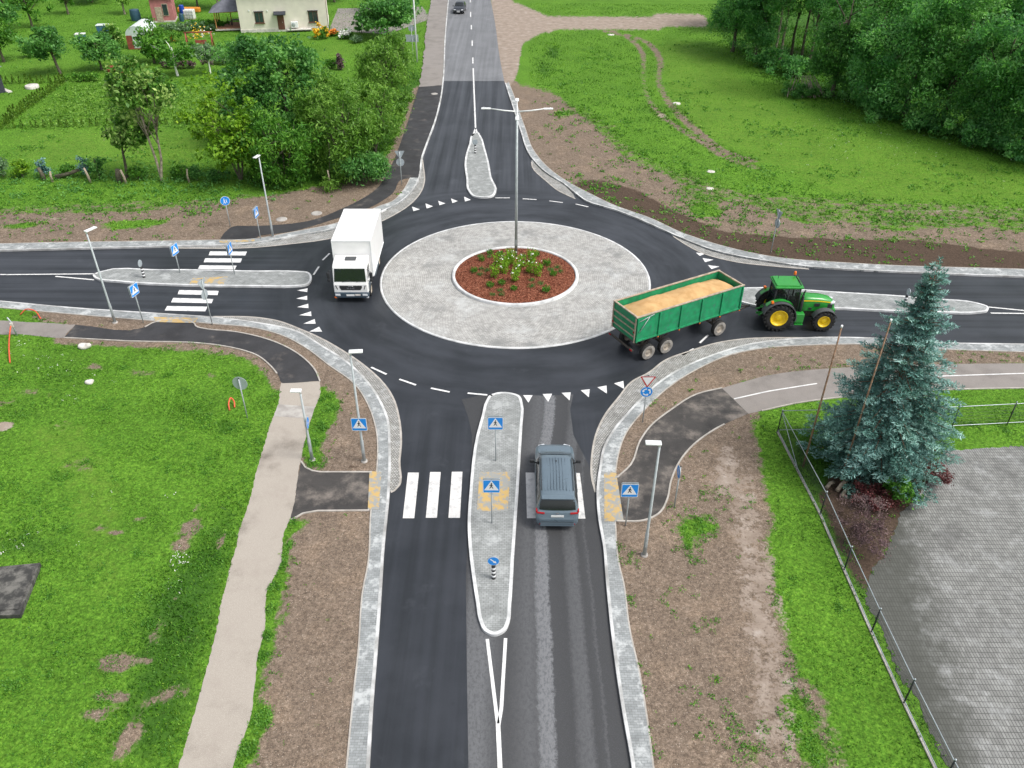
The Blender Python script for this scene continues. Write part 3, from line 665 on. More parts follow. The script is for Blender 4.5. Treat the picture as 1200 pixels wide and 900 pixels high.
lushm = mask([[(835, 30), (860, 60), (930, 110), (990, 125), (1060, 150), (1200, 195), (1400, 220), (1400, 0), (835, 0)],
              [(290, 210), (330, 150), (480, 60), (500, 95), (440, 210), (300, 225)], [(170, 700), (260, 600), (325, 470), (332, 455), (300, 520), (270, 660), (205, 900), (130, 900)], [(911, 500), (1115, 500), (1109, 527), (1060, 600), (1030, 700), (1100, 900), (1060, 830)]], 8) * 0.8
lushm = np.maximum(lushm, blobs([(648, 60, 1.2, 5, .8), (638, 80, 1.2, 5, .7), (640, 133, 1, 1, .9), (760, 130, 3, 2, .5), (1150, 240, 5, 3, .3), (30, 640, 2, 1, .6), (70, 440, 1.6, 1, .5), (230, 480, 1.6, 1, .5), (265, 500, 1, 1, .7)]))
drym = mask([[(640, 44), (760, 45), (775, 90), (790, 150), (1000, 240), (1200, 240), (1400, 245), (1400, 215), (1200, 200), (1000, 150), (900, 110), (850, 70), (800, 40)],
             [(0, 58), (110, 60), (85, 95), (0, 92)], [(0, 150), (250, 150), (245, 200), (0, 200)], [(370, 42), (440, 48), (420, 70), (370, 70)], [(0, 160 + 350), (90, 480), (150, 560), (160, 700), (110, 720), (60, 560)], [(70, 100), (290, 96), (300, 146), (10, 147)]], 8) * 0.5
vegm = mask([[(70, 100), (290, 96), (300, 146), (10, 147)]], 4)
lushm = np.maximum(lushm, vegm * 0.1)
# sink under the carriageway
road_mid = []
for n_, pair in (('sw', (WK['sw'], WO['sw'])), ('se', (WK['se'], WO['se'])), ('ne', (WK['ne'], WO['ne'] + WK['ne'][-6:])), ('nw', (WK['nw'], WK['nw'][:1] + WO['nw']))):
    k1 = np.array(pair[0]); w_ = {'sw': -.42, 'se': -.42, 'ne': -.42, 'nw': -.42}[n_]
    road_mid += [tuple(p) for p in offset_line(resample(k1, 160), w_)]
sink = pip(road_mid, XX, YY)
ZZ = np.full(XX.shape, GZ); ZZ[YY > 92] = -0.01
rise = np.clip((YY - 80) / 12, 0, 1); ZZ = GZ * (1 - rise) - 0.012 * rise
ZZ[sink] = -0.05
und = 0.03 * np.sin(XX * 0.9 + 1.3 * np.sin(YY * 0.7)) * np.sin(YY * 1.1)
far = np.clip((np.hypot(XX, YY - 50) - 18) / 15, 0, 1)
ny, nx = XX.shape
gv = np.stack([XX, YY, ZZ], 2).reshape(-1, 3)
ii = np.arange(ny * nx).reshape(ny, nx)
gf = np.stack([ii[:-1, :-1], ii[:-1, 1:], ii[1:, 1:], ii[1:, :-1]], 2).reshape(-1, 4)
gme = npmesh('ground', gv, gf, MAT['ground'])
for nm, chans in (('ma', (dirt, soil, palem)), ('mb', (lushm, drym, vegm))):
    a = gme.attributes.new(nm, 'FLOAT_COLOR', 'POINT')
    c4 = np.stack([q.ravel() for q in chans] + [np.ones(ny * nx)], 1).astype(np.float32); a.data.foreach_set('color', c4.ravel())
tag(link('ground', gme), kind='structure')

def field(A, x, y):
    i = np.clip(np.searchsorted(xs, x) - 1, 0, nx - 2); j = np.clip(np.searchsorted(ys, y) - 1, 0, ny - 2)
    u = (x - xs[i]) / (xs[i + 1] - xs[i]); v = (y - ys[j]) / (ys[j + 1] - ys[j])
    return (A[j, i] * (1 - u) + A[j, i + 1] * u) * (1 - v) + (A[j + 1, i] * (1 - u) + A[j + 1, i + 1] * u) * v

# ------------------------------------------------------------------ carriageways
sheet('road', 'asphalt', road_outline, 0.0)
sheet('worn_road', 'worn', GP([(541, 468), (549, 490), (553, 510), (553, 545), (549, 610), (546, 680), (547, 780), (549, 900), (552, 1080), (754, 1080), (739, 900), (727, 830), (717, 760), (708, 672), (706, 645), (700, 610), (697.5, 579), (693, 562), (690, 545), (672, 510), (668, 480), (672, 462), (640, 464), (600, 462), (560, 464)]), 0.004)
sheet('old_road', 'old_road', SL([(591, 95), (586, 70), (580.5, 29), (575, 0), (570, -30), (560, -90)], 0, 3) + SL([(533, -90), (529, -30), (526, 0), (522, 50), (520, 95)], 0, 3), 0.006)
# pavements: raised strips between kerb and verge, with a pale kerb stone and flush cobbled shoulders
for key in ('sw', 'se', 'ne'):
    b = B(); b.prism(WK[key] + WO[key][::-1] if key != 'ne' else [p for p in WK['ne'] if p[1] < G(596, 97)[1]] + WO['ne'][::-1], -0.06, 0.115)
    tag(b.done('pavement', MAT['paver']), kind='structure')
nwk = [p for p in WK['nw'] if p[1] < G(490, 209)[1]]
b = B(); b.prism(nwk + WO['nw'][::-1], -0.06, 0.115); tag(b.done('pavement', MAT['paver']), kind='structure')
for key in ('sw', 'se', 'ne', 'nw'):
    ln = resample(WK[key], 260); 
    if key == 'ne': ln = ln[ln[:, 1] < G(596, 97)[1]]
    b = B(); b.ribbon(ln, 0.12, -0.06, 0.125, -0.98 if key != 'x' else 1); tag(b.done('kerb', MAT['kerb']), kind='structure')
    ln = resample(WO[key], 200); b = B(); b.ribbon(ln, 0.06, -0.06, 0.119, 0.0); tag(b.done('edging', MAT['edging']), kind='structure')
for A, Kk in ((A_SW, K_SW[4:14]), (A_SE, K_SE[7:20]), (A_NE1, [(672, 228), (660, 216), (642, 205), (623, 187)][::-1]), (A_NE2, [(947, 314.5), (900, 308), (837, 295.5), (800, 281.5), (789, 277)][::-1]), (A_NW, K_NW[8:18])):
    sheet('cobbled_shoulder', 'cobble', SL(A, 0, 4) + SL(Kk, 0, 4)[::-1], 0.012)
    b = B(); b.ribbon(resample(SL(A, 0, 4), 120), 0.10, 0.0, 0.018, 0); tag(b.done('shoulder_edging', MAT['edging']), kind='structure')

# centre: apron, kerb, mulch bed
def ring_pts(r, n=128): return [(RC[0] + r * math.cos(2 * PI * i / n), RC[1] + r * math.sin(2 * PI * i / n)) for i in range(n)]
b = B(); b.lathe([(-0.02, 9.16), (0.05, 9.14), (0.06, 9.0), (0.10, 4.2)], 160, 'Z', (RC[0], RC[1], 0)); tag(b.done('roundabout_apron', MAT['apron']), kind='structure')
b = B(); b.lathe([(-0.02, 9.26), (0.055, 9.26), (0.064, 9.12), (0.04, 9.10)], 160, 'Z', (RC[0], RC[1], 0)); tag(b.done('apron_edging', MAT['island_kerb']), kind='structure')
b = B(); b.smooth = True; b.lathe([(0.05, 4.36), (0.24, 4.35), (0.27, 4.32), (0.27, 4.17), (0.24, 4.14), (0.1, 4.13)], 128, 'Z', (RC[0], RC[1], 0)); tag(b.done('bed_kerb', MAT['island_kerb']), kind='structure')
rs = RS(3)
b = B(); b.lathe([(0.17, 4.15), (0.22, 3.9), (0.30, 3.0), (0.38, 1.8), (0.42, 0.8), (0.43, 0.001)], 96, 'Z', (RC[0], RC[1], 0))
bed = b.done('bark_mulch_bed', MAT['mulch']); tag(bed, kind='structure')
def bed_z(r): return float(np.interp(r, [0, .8, 1.8, 3, 3.9, 4.15], [.43, .42, .38, .30, .22, .17]))
N = 16000; r_ = 4.1 * np.sqrt(rs.uniform(0, 1, N)); a_ = rs.uniform(0, 2 * PI, N)
Pm = np.stack([RC[0] + r_ * np.cos(a_), RC[1] + r_ * np.sin(a_), np.interp(r_, [0, .8, 1.8, 3, 3.9, 4.15], [.43, .42, .38, .30, .22, .17]) + 0.02], 1)
V, Fq = leaf_quads(rs, Pm, 0.085, 0.45, 0.6)
tag(link('bark_mulch', npmesh('bark_mulch', V, Fq, MAT['chip'], rs.uniform(0, 1, N))), 'reddish brown bark chips covering the round bed in the middle of the roundabout', 'mulch', kind='stuff')

# traffic islands
for key, o in ISLW.items():
    b = B(); b.prism(o, -0.05, 0.12); tag(b.done('traffic_island', MAT['island']), kind='structure')
    b = B(); b.ribbon(o + o[:2], 0.14 if key != 'north' else 0.17, -0.05, 0.132, 0.0); tag(b.done('island_kerb', MAT['island_kerb']), kind='structure')
for q in ([(562, 553), (598, 553), (595, 599), (559, 599)], [(433, 552), (447, 553), (444, 597), (431, 597)], [(708, 554), (722, 553), (731, 611), (708, 611)], [(226, 326), (268, 324), (262, 333), (222, 333)], [(180, 371.5), (232, 372.5), (228, 378.5), (183, 377.5)], [(257, 282.2), (299, 280.8), (298, 283), (258, 284.5)]):
    sheet('tactile_paving', 'tactile', GP(q, 0.12), 0.1245 if q[0][0] not in (562, 226) else 0.1275)

# paths and yard
def rough(poly, amp, step=.14, seed=4):
    L = resample(list(poly) + [poly[0]], max(12, int(sum(math.dist(poly[i], poly[(i + 1) % len(poly)]) for i in range(len(poly))) / step)))[:-1]
    rs = RS(seed); n = len(L); w_ = rs.normal(size=n); w2 = np.convolve(np.r_[w_, w_[:12]], np.ones(9) / 3, 'same')[:n]
    T = np.roll(L, -1, 0) - np.roll(L, 1, 0); T /= np.linalg.norm(T, axis=1)[:, None] + 1e-9
    return [tuple(p) for p in L + np.stack([-T[:, 1], T[:, 0]], 1) * ((w2 * .7 + w_ * .35) * amp)[:, None]]
sheet('old_footpath', 'old_path', rough(P_west_old, .05), GZ + 0.012)
sheet('asphalt_footpath', 'dark_path', rough(P_sw_dark, .03), GZ + 0.016)
sheet('sandy_footpath', 'pale_path', rough(P_sw_beige, .035), GZ + 0.012)
sheet('asphalt_footpath', 'dusty_path', rough(P_sw_link, .025), GZ + 0.020)
sheet('asphalt_footpath', 'dusty_path', P_se_dark, GZ + 0.020)
sheet('old_footpath', 'old_path', P_se_old, GZ + 0.012)
sheet('asphalt_footpath', 'dark_path', P_nw_dark, GZ + 0.016)
sheet('old_footpath', 'old_path', rough(P_nw_old, .08), GZ + 0.012)
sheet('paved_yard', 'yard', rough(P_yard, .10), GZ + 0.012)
sheet('concrete_patch', 'plinth', GP([(326, 474), (369, 477), (365, 491), (321, 488)], GZ), GZ + 0.018)
for pts in (P_se_dark[:25], P_se_dark[-30:], P_sw_dark[4:45], P_sw_dark[50:80], P_sw_link[:5], P_sw_link[5:9], P_se_old[20:36]):
    if len(pts) > 2:
        b = B(); b.ribbon(resample(pts, 60), 0.08, 0.0, GZ + 0.05, 0); tag(b.done('path_edging', MAT['edging']), kind='structure')
sheet('house_forecourt', 'old_path', GP([(385, 36), (455, 40), (505, 22), (495, 8), (396, 10)], 0), 0.012)
b = B(); b.ribbon(resample([p for p in WK['nw'] if p[1] > G(490, 209)[1]], 160), 0.14, -0.05, GZ + 0.06, -0.98); tag(b.done('kerb', MAT['kerb']), kind='structure')

# ------------------------------------------------------------------ painted markings
def marks(name, quads, z, mt='marking'):
    b = B()
    for q in quads: b.prism(GP(q, 0), z, z, True)
    return tag(b.done(name, MAT[mt]), kind='structure')
def line_marks(name, lines, w, z=0.011, mt='marking'):
    b = B()
    for pts in lines:
        P = resample(GP(pts), max(2, 6 * (len(pts) - 1))); L = offset_line(P, w / 2); Q = offset_line(P, -w / 2)
        b.prism([tuple(p) for p in L] + [tuple(p) for p in Q[::-1]], z, z, True)
    return tag(b.done(name, MAT[mt]), kind='structure')
z5 = lambda *p: [(x / 4, 225 + y / 4) for x, y in p]
z6 = lambda *p: [(300 + x / 4, 225 + y / 4) for x, y in p]
z7 = lambda *p: [(600 + x / 4, 225 + y / 4) for x, y in p]
z3 = lambda *p: [(600 + x / 4, 450 + y / 4) for x, y in p]
marks('zebra_crossing', [[(478, 554), (491, 554), (485.5, 607.5), (472, 607.5)], [(504, 553.3), (516.5, 553.3), (512, 607), (499, 607)], [(529.5, 553), (542, 553), (539, 607), (525.5, 607)],
    [(616, 554), (629, 554), (630.5, 607.5), (617.5, 607.5)], [(641, 554), (654, 554), (658, 608), (645, 608)], [(666.5, 554.5), (679.5, 554.5), (686, 608), (672.5, 608)]], 0.012, 'worn_marking')
marks('zebra_crossing', [z5((985, 279), (1158, 280), (1150, 298), (978, 297)), z5((962, 311), (1135, 312), (1127, 331), (955, 330)), z5((937, 344), (1110, 346), (1100, 364), (928, 361)),
    z5((840, 460), (1025, 464), (1020, 484), (833, 480)), z5((812, 497), (1000, 502), (992, 522), (802, 518)), z5((784, 535), (972, 538), (963, 560), (772, 556))], 0.012)
marks('give_way_triangles', [z3((52, 53), (97, 53), (77, 88)), z3((143, 48), (188, 46), (170, 85)), z3((232, 42), (275, 40), (270, 78)), z3((322, 30), (365, 25), (360, 63)), z3((400, 16), (443, 8), (445, 46)), z3((478, -2), (522, -14), (526, 24))], 0.012)
marks('give_way_triangles', [z6((193, 462), (242, 452), (240, 470)), z6((188, 500), (240, 487), (240, 507)), z6((192, 540), (245, 524), (246, 545)), z6((203, 578), (258, 560), (260, 582)), z6((222, 618), (275, 596), (280, 618)), z6((250, 655), (296, 632), (310, 655)),
    z6((731, 69), (768, 82), (738, 90)), z6((794, 54), (830, 68), (800, 78)), z6((854, 42), (888, 54), (860, 63)), z6((914, 31), (946, 43), (921, 53)), z6((975, 22), (1007, 37), (980, 45)),
    z7((862, 285), (912, 288), (880, 300)), z7((893, 310), (945, 318), (905, 330)), z7((918, 343), (972, 350), (935, 362)), z7((955, 378), (1000, 384), (968, 394))], 0.012)
line_marks('roundabout_edge_dashes', [z6((345, 288), (312, 320)), z6((295, 350), (270, 388)), z6((540, 822), (612, 855)), z6((672, 878), (750, 905)), [(505, 455), (527, 459.5)], [(548, 460.8), (571, 463)], z6((1122, 28), (1190, 28)), z7((50, 32), (115, 36)), z7((175, 42), (238, 50)), z7((298, 57), (358, 70)), z7((800, 765), (852, 735)), z7((880, 708), (920, 670))], 0.13, 0.012)
line_marks('centre_line', [[(557.3, 150), (554.5, 80)], [(557, 151), (547, 182)], [(557.5, 151), (566, 176)], [(554.2, 74.5), (554, 67.5)], [(553.4, 54), (553.3, 47.5)], [(552.4, 34.5), (552.3, 29.5)], [(551.5, 20), (551.5, 14)], [(551.1, 3), (551, -3)]], 0.16, 0.016)
line_marks('centre_line', [[(571, 749), (583.3, 848)], [(592.5, 748), (587.5, 830), (584.3, 850)]], 0.13, 0.012)
line_marks('centre_line', [[(583.6, 848), (586, 900), (590, 1080)]], 0.16, 0.016)
line_marks('centre_line', [[(-250, 317), (0, 322), (112, 321)], [(65, 324), (110, 328)], [(1159, 360), (1200, 364)], [(1161, 367), (1200, 367.5), (1500, 371)]], 0.13, 0.012)
line_marks('cycle_path_line', [[(860, 469), (900, 460), (957, 451)], [(985, 448), (1110, 442), (1200, 439), (1400, 434)]], 0.09, GZ + 0.018)
for px, py, r in ((509, 110, .32), (330, 257, .35), (371, 250, .35), (793, 121, .34), (833, 201, .3), (832, 221, .26), (716, 40, .4)):
    g = G(px, py, GZ); zc = GZ + 0.02 if py > 105 else 0.02
    tag(B().lathe([(-.02, r * 1.25), (zc, r * 1.25), (zc + .015, r), (zc + .02, .001)], 20, 'Z', (g[0], g[1], 0)).done('manhole_cover', MAT['plinth'] if px < 600 else MAT['stone']), kind='structure')

# ------------------------------------------------------------------ grass (nobody could count it)
ALLPAVED = [road_mid] + [list(WK[k_]) + list(WO[k_])[::-1] for k_ in ('sw', 'se', 'ne')] + [nwk + list(WO['nw'])[::-1], P_west_old, P_sw_dark, P_sw_beige, P_sw_link, P_se_dark, P_se_old, P_nw_dark, P_nw_old, P_yard, P_track]
def grass_patch(seed, n, pxbox, size, dens_ok):
    rs = RS(seed)
    return rs
def scatter_grass(seed, N, x0, x1, y0, y1, size, power=1.0):
    rs = RS(seed); x = rs.uniform(x0, x1, N); y = y0 + (y1 - y0) * rs.uniform(0, 1, N) ** power
    # keep what the photograph's surroundings can show (plus a margin)
    keep = np.abs(x) < 0.85 * y + 9
    d = field(dirt, x, y); s_ = field(soil, x, y); p_ = field(palem, x, y)
    keep &= (np.maximum(np.maximum(d, s_), p_) + rs.normal(0, 0.13, N)) < 0.42
    x, y = x[keep], y[keep]; bad = np.zeros(len(x), bool)
    for P in ALLPAVED: bad |= pip(P, x, y)
    x, y = x[~bad], y[~bad]; n = len(x)
    lu = field(lushm, x, y); dr = field(drym, x, y); vg = field(vegm, x, y)
    # clumpiness: a few slow waves decide where the sward is thick
    cl = 0.5 + 0.25 * np.sin(x * 1.3 + 2 * np.sin(y * 0.9)) + 0.25 * np.sin(y * 1.7 + 1.5 * np.sin(x * 1.1))
    tone0 = 0.25 * np.sin(x * .8 + 1.1 * np.sin(y * .45)) * np.sin(y * .62 + np.sin(x * .5))
    h = size * (0.55 + 0.7 * cl * rs.uniform(0.3, 1, n) + 0.8 * lu + 0.5 * vg) * (1 - 0.35 * np.clip(dr * 2, 0, 1))
    z = np.where(y > 86, 0.0, GZ)
    P = np.stack([x, y, z + h * 0.35], 1)
    a = rs.uniform(0, 2 * PI, n); w = h * 0.33
    t = np.stack([np.cos(a), np.sin(a), np.zeros(n)], 1) * w[:, None]
    lean = rs.normal(0, 0.5, (n, 3)) * h[:, None]; lean[:, 2] = 0
    base = np.stack([x, y, z - 0.01], 1); top = base + lean; top[:, 2] += h
    V = np.stack([base - t, base + t, top], 1).reshape(-1, 3)
    tone = np.clip(0.45 + tone0 * .5 + 0.16 * np.sin(x * 0.35 + 1.7 * np.sin(y * 0.21)) + rs.normal(0, 0.26, n) - 0.35 * lu + 0.35 * dr, 0, 1)
    return V, np.arange(3 * n).reshape(n, 3), tone
for nm, args in (('grass', (11, 150000, -32, 0, 11, 46, 0.085)), ('grass', (12, 60000, 6, 34, 11, 40, 0.085)), ('meadow_grass', (13, 190000, 2, 115, 50, 150, 0.16, 1.3)), ('garden_grass', (14, 170000, -110, 0, 52, 170, 0.15, 1.3))):
    V, F3, tone = scatter_grass(*args)
    o = link(nm, npmesh(nm, V, F3, MAT['grass_blade'], tone))
    tag(o, {'grass': 'short green grass around the footpaths near the junction', 'meadow_grass': 'bright green meadow grass between the road and the wood', 'garden_grass': 'green lawn grass of the gardens beyond the junction'}[nm], 'grass', kind='stuff')
# weeds and daisies
def weeds(name, spots, label, m, size, per, n_leaf, tall=0.1, cat='weeds'):
    rs = RS(len(spots) + 5); Ps = []; 
    for px, py, spread, cnt in spots:
        cx, cy = G(px, py, GZ)
        for _ in range(cnt):
            q = np.array([cx + rs.normal() * spread, cy + rs.normal() * spread])
            pts = rs.normal(size=(n_leaf, 3)) * np.array([size * 1.1, size * 1.1, tall * 0.4]); pts[:, 0] += q[0]; pts[:, 1] += q[1]; pts[:, 2] = np.abs(pts[:, 2]) + (GZ if q[1] < 86 else 0) + 0.02
            Ps.append(pts)
    P = np.concatenate(Ps); bad = np.zeros(len(P), bool)
    for Q in ALLPAVED: bad |= pip(Q, P[:, 0], P[:, 1])
    P = P[~bad]
    V, Fq = leaf_quads(rs, P, size, 0.6, 0.4)
    tag(link(name, npmesh(name, V, Fq, m, np.clip(rs.normal(.5, .25, len(P)), 0, 1))), label, cat, kind='stuff')
weeds('weeds', [(735, 700, .12, 4), (741, 705, .1, 2), (748, 780, .15, 4), (752, 810, .15, 5), (762, 880, .2, 8), (757, 855, .1, 4), (735, 658, .2, 10), (728, 640, .15, 5), (815, 617, .6, 30), (828, 612, .4, 16), (806, 640, .35, 16), (812, 655, .25, 10), (790, 700, .6, 8), (825, 735, .3, 8), (830, 810, .6, 10), (820, 850, .7, 12), (870, 860, .5, 18), (935, 850, .5, 25), (950, 880, .4, 20), (880, 890, .6, 14), (870, 590, .5, 8), (825, 583, .5, 8), (850, 575, .4, 6), (940, 330 + 105, .5, 10), (930, 795, .3, 10), (925, 770, .2, 6), (905, 700, .3, 8), (1135, 418, .8, 12), (1060, 422, .8, 8), (770, 470, .4, 7), (940, 430, .7, 12), (1180, 421, .6, 14), (905, 432, .5, 6)], 'scattered green weeds sprouting on the bare earth beside the pavement', MAT['leaf_mid'], 0.075, 1, 14)
weeds('verge_weeds', [(320, 690, .12, 16), (316, 715, .1, 8), (305, 845, .2, 16), (310, 770, .12, 10), (313, 745, .12, 12), (344, 612, .15, 12), (338, 640, .1, 10), (331, 655, .1, 10), (370, 545, .25, 22), (368, 520, .2, 22), (376, 500, .2, 26), (388, 480, .2, 16), (380, 465, .2, 12), (288, 880, .15, 20), (328, 665, .1, 10)], 'green weeds along the edge of the sandy footpath', MAT['leaf_mid'], 0.085, 1, 16)
weeds('verge_weeds', [(690, 150, 3, 26), (740, 200, 3, 26), (850, 262, 2, 22), (910, 285, 3, 26), (980, 288, 3, 34), (1060, 290, 4, 34), (1150, 295, 4, 34), (800, 242, 1, 18), (660, 133, .4, 16), (1100, 310, 3, 12), (640, 120, 1, 8), (150, 265, 3, 22), (60, 262, 3, 20), (40, 275, 2, 10)], 'low weeds invading the dark earth along the far road edge', MAT['leaf_mid'], 0.17, 1, 10, 0.2)
# sprouts where earth and turf meet
rse = RS(57); ex = rse.uniform(-45, 60, 60000); ey = 11 + 80 * rse.uniform(0, 1, 60000) ** 1.2
ed = np.maximum(field(dirt, ex, ey), field(soil, ex, ey)); kp = (np.abs(ex) < .8 * ey + 6) & (ed > .18) & (ed < .80 + rse.normal(0, .12, 60000)) & (rse.uniform(0, 1, 60000) < .45)
ex, ey = ex[kp], ey[kp]; eb = np.zeros(len(ex), bool)
for Q in ALLPAVED: eb |= pip(Q, ex, ey)
ex, ey = ex[~eb], ey[~eb]; nn_ = 7
EP = np.stack([np.repeat(ex, nn_), np.repeat(ey, nn_), np.full(len(ex) * nn_, GZ + .02)], 1); sz = np.repeat(rse.uniform(.5, 1.5, len(ex)) * np.clip(ey / 28, 1, 2.6), nn_)
EP[:, :2] += rse.normal(size=(len(EP), 2)) * (.05 * sz)[:, None]; EP[:, 2] += np.abs(rse.normal(size=len(EP))) * .035
V, Fq = leaf_quads(rse, EP, .075 * sz, .55, .4)
tag(link('sprouts', npmesh('sprouts', V, Fq, MAT['grass_blade'], np.clip(rse.normal(.5, .25, len(EP)), 0, 1))), 'sparse green sprouts where the turf thins out into bare earth', 'sprouts', kind='stuff')
rsw = RS(91)
def spread(px0, px1, py0, py1, n, sp, cnt):
    return [(rsw.uniform(px0, px1), rsw.uniform(py0, py1), sp * rsw.uniform(.4, 1.3), int(cnt * rsw.uniform(.4, 1.6)) + 1) for _ in range(n)]
weeds('clover', spread(-60, 330, 400, 900, 120, .35, 12) + spread(910, 1100, 600, 900, 14, .25, 8) + spread(1100, 1300, 460, 520, 8, .4, 8), 'darker clover clumps scattered through the near lawn', MAT['leaf_mid'], .07, 1, 10, .09, 'clover')
weeds('meadow_herbs', spread(640, 1250, 40, 270, 110, 1.6, 9) + spread(-60, 300, 215, 250, 24, 1.0, 8) + spread(0, 300, 20, 200, 40, 1.4, 6), 'taller dark herbs scattered through the meadow grass', MAT['leaf_mid'], .2, 1, 9, .16, 'herbs')
weeds('daisies', [(960, 170, 3, 18), (990, 175, 3, 22), (1020, 163, 3, 16), (1060, 158, 3, 16), (1150, 175, 3, 22), (1000, 135, 2, 14), (920, 140, 3, 10), (1170, 190, 3, 10), (210, 655, .25, 20), (20, 635, .5, 12), (60, 425, .8, 14), (100, 465, .6, 8), (175, 585, 1.5, 6), (30, 400, .8, 16), (200, 690, .3, 5)], 'tiny white daisies dotted over the grass', MAT['petal_white'], 0.055, 1, 3, 0.16, 'flowers')
# ================================================================== signs
def circle2(r, n=28, cx=0, cz=0): return [(cx + r * math.cos(2 * PI * i / n), cz + r * math.sin(2 * PI * i / n)) for i in range(n)]
def rrect(w, h, r=0.05, n=4):
    o = []
    for cx, cz, a in ((w / 2 - r, h / 2 - r, 0), (-w / 2 + r, h / 2 - r, PI / 2), (-w / 2 + r, -h / 2 + r, PI), (w / 2 - r, -h / 2 + r, 1.5 * PI)):
        o += [(cx + r * math.cos(a + PI / 2 * i / n), cz + r * math.sin(a + PI / 2 * i / n)) for i in range(n + 1)]
    return o
def tri2(s, up=True, r=0.04):
    h = s * 0.866; P = [(-s / 2, -h / 3), (s / 2, -h / 3), (0, 2 * h / 3)]
    if not up: P = [(-x, -z) for x, z in P]
    o = []
    for i in range(3):
        p = np.array(P[i]); a = np.array(P[i - 1]); c = np.array(P[(i + 1) % 3])
        o += [tuple(p + (a - p) / np.linalg.norm(a - p) * r), tuple(p + (c - p) / np.linalg.norm(c - p) * r)]
    return o
SIGNMATS = None
def signmats(): return [MAT['alu'], MAT['blue'], MAT['white'], MAT['black'], MAT['red']]
def plate(parent, z, kind, size, off=0.045, flip=False, x0=0.0):
    """sign plate facing -Y of its post (flip: +Y)"""
    b = B(); sg = -1 if flip else 1
    def face(pts, layer, mi):
        b.m(mi); y = -(off + 0.010 + 0.003 * layer)
        P = [(sg * x + x0, sg * y, z + zz) for x, zz in pts]; b.poly(P)
    out = {'crossing': rrect(size, size), 'roundabout': circle2(size / 2), 'path': circle2(size / 2), 'keep': circle2(size / 2), 'yield': tri2(size, False), 'rect': rrect(size * 1.9, size, 0.03), 'square': rrect(size, size, .03)}[kind]
    b.m(0); n = len(out); y0, y1 = -(off - 0.008), -(off + 0.010)
    b.add([(sg * x + x0, sg * y0, z + zz) for x, zz in out] + [(sg * x + x0, sg * y1, z + zz) for x, zz in out], [tuple(range(n)), tuple(range(2 * n - 1, n - 1, -1))] + [(i, (i + 1) % n, n + (i + 1) % n, n + i) for i in range(n)])
    k = size
    if kind == 'crossing':
        face(rrect(k * .99, k * .99), 1, 2); face(rrect(k * .93, k * .93, .04), 2, 1); face([(x, zz - k * .05) for x, zz in tri2(k * .86, True, .02)], 3, 2)
        z_ = -k * .10
        def lim(p, q, w): 
            p, q = np.array(p), np.array(q); d = (q - p) / np.linalg.norm(q - p); nn = np.array([-d[1], d[0]]) * w
            face([tuple(p + nn), tuple(q + nn * .8), tuple(q - nn * .8), tuple(p - nn)], 4, 3)
        face(circle2(k * .042, 10, 0.01 * k, k * .235), 4, 3)
        lim((0, k * .18), (-k * .015, k * .0), k * .042); lim((-k * .01, k * .01), (k * .10, -k * .155), k * .028); lim((-k * .01, k * .01), (-k * .10, -k * .15), k * .028)
        lim((k * .0, k * .15), (k * .10, k * .04), k * .02); lim((0, k * .15), (-k * .11, k * .06), k * .02)
    elif kind == 'roundabout':
        face(circle2(k * .49), 1, 2); face(circle2(k * .46), 2, 1)
        for j in range(3):
            a0 = R_(90 + 120 * j); arc = [a0 + R_(t) for t in range(0, 71, 10)]
            face([(k * .33 * math.cos(a), k * .33 * math.sin(a)) for a in arc] + [(k * .23 * math.cos(a), k * .23 * math.sin(a)) for a in arc[::-1]], 3, 2)
            t = arc[-1]; face([(k * .40 * math.cos(t), k * .40 * math.sin(t)), (k * .28 * math.cos(t + .55), k * .28 * math.sin(t + .55)), (k * .15 * math.cos(t), k * .15 * math.sin(t))], 3, 2)
    elif kind == 'path':
        face(circle2(k * .49), 1, 2); face(circle2(k * .46), 2, 1)
        for dx, s_ in ((-.09, 1.0), (.12, .68)):
            face(circle2(k * .055 * s_, 10, k * dx, k * (.24 * s_ - .02)), 3, 2)
            face([(k * (dx - .06 * s_), k * .17 * s_ - .02), (k * (dx + .06 * s_), k * .17 * s_ - .02), (k * (dx + .05 * s_), -k * .04 * s_ - .02), (k * (dx + .12 * s_), -k * .26 * s_ - .02), (k * (dx + .05 * s_), -k * .26 * s_ - .02), (k * dx, -k * .08 * s_ - .02), (k * (dx - .07 * s_), -k * .26 * s_ - .02), (k * (dx - .13 * s_), -k * .26 * s_ - .02), (k * (dx - .05 * s_), -k * .04 * s_ - .02)], 3, 2)
    elif kind == 'keep':
        face(circle2(k * .49), 1, 2); face(circle2(k * .46), 2, 1)
        d = np.array([.72, -.69]); nn = np.array([.69, .72])
        q = lambda a, c: tuple((d * a + nn * c) * k)
        face([q(-.34, .05), q(.08, .05), q(.08, .15), q(.36, 0), q(.08, -.15), q(.08, -.05), q(-.34, -.05)], 3, 2)
    elif kind == 'yield':
        face(tri2(k * .985, False), 1, 4); face([(x, zz + k * .01) for x, zz in tri2(k * .74, False, .02)], 2, 2)
    else:
        face(rrect(k * 1.86, k * .94, .02) if kind == 'rect' else rrect(k * .94, k * .94, .02), 1, 2 if kind == 'rect' else 1)
    o = b.done({'yield': 'give_way_plate', 'rect': 'direction_plate'}.get(kind, 'sign_plate'), signmats(), parent); return o

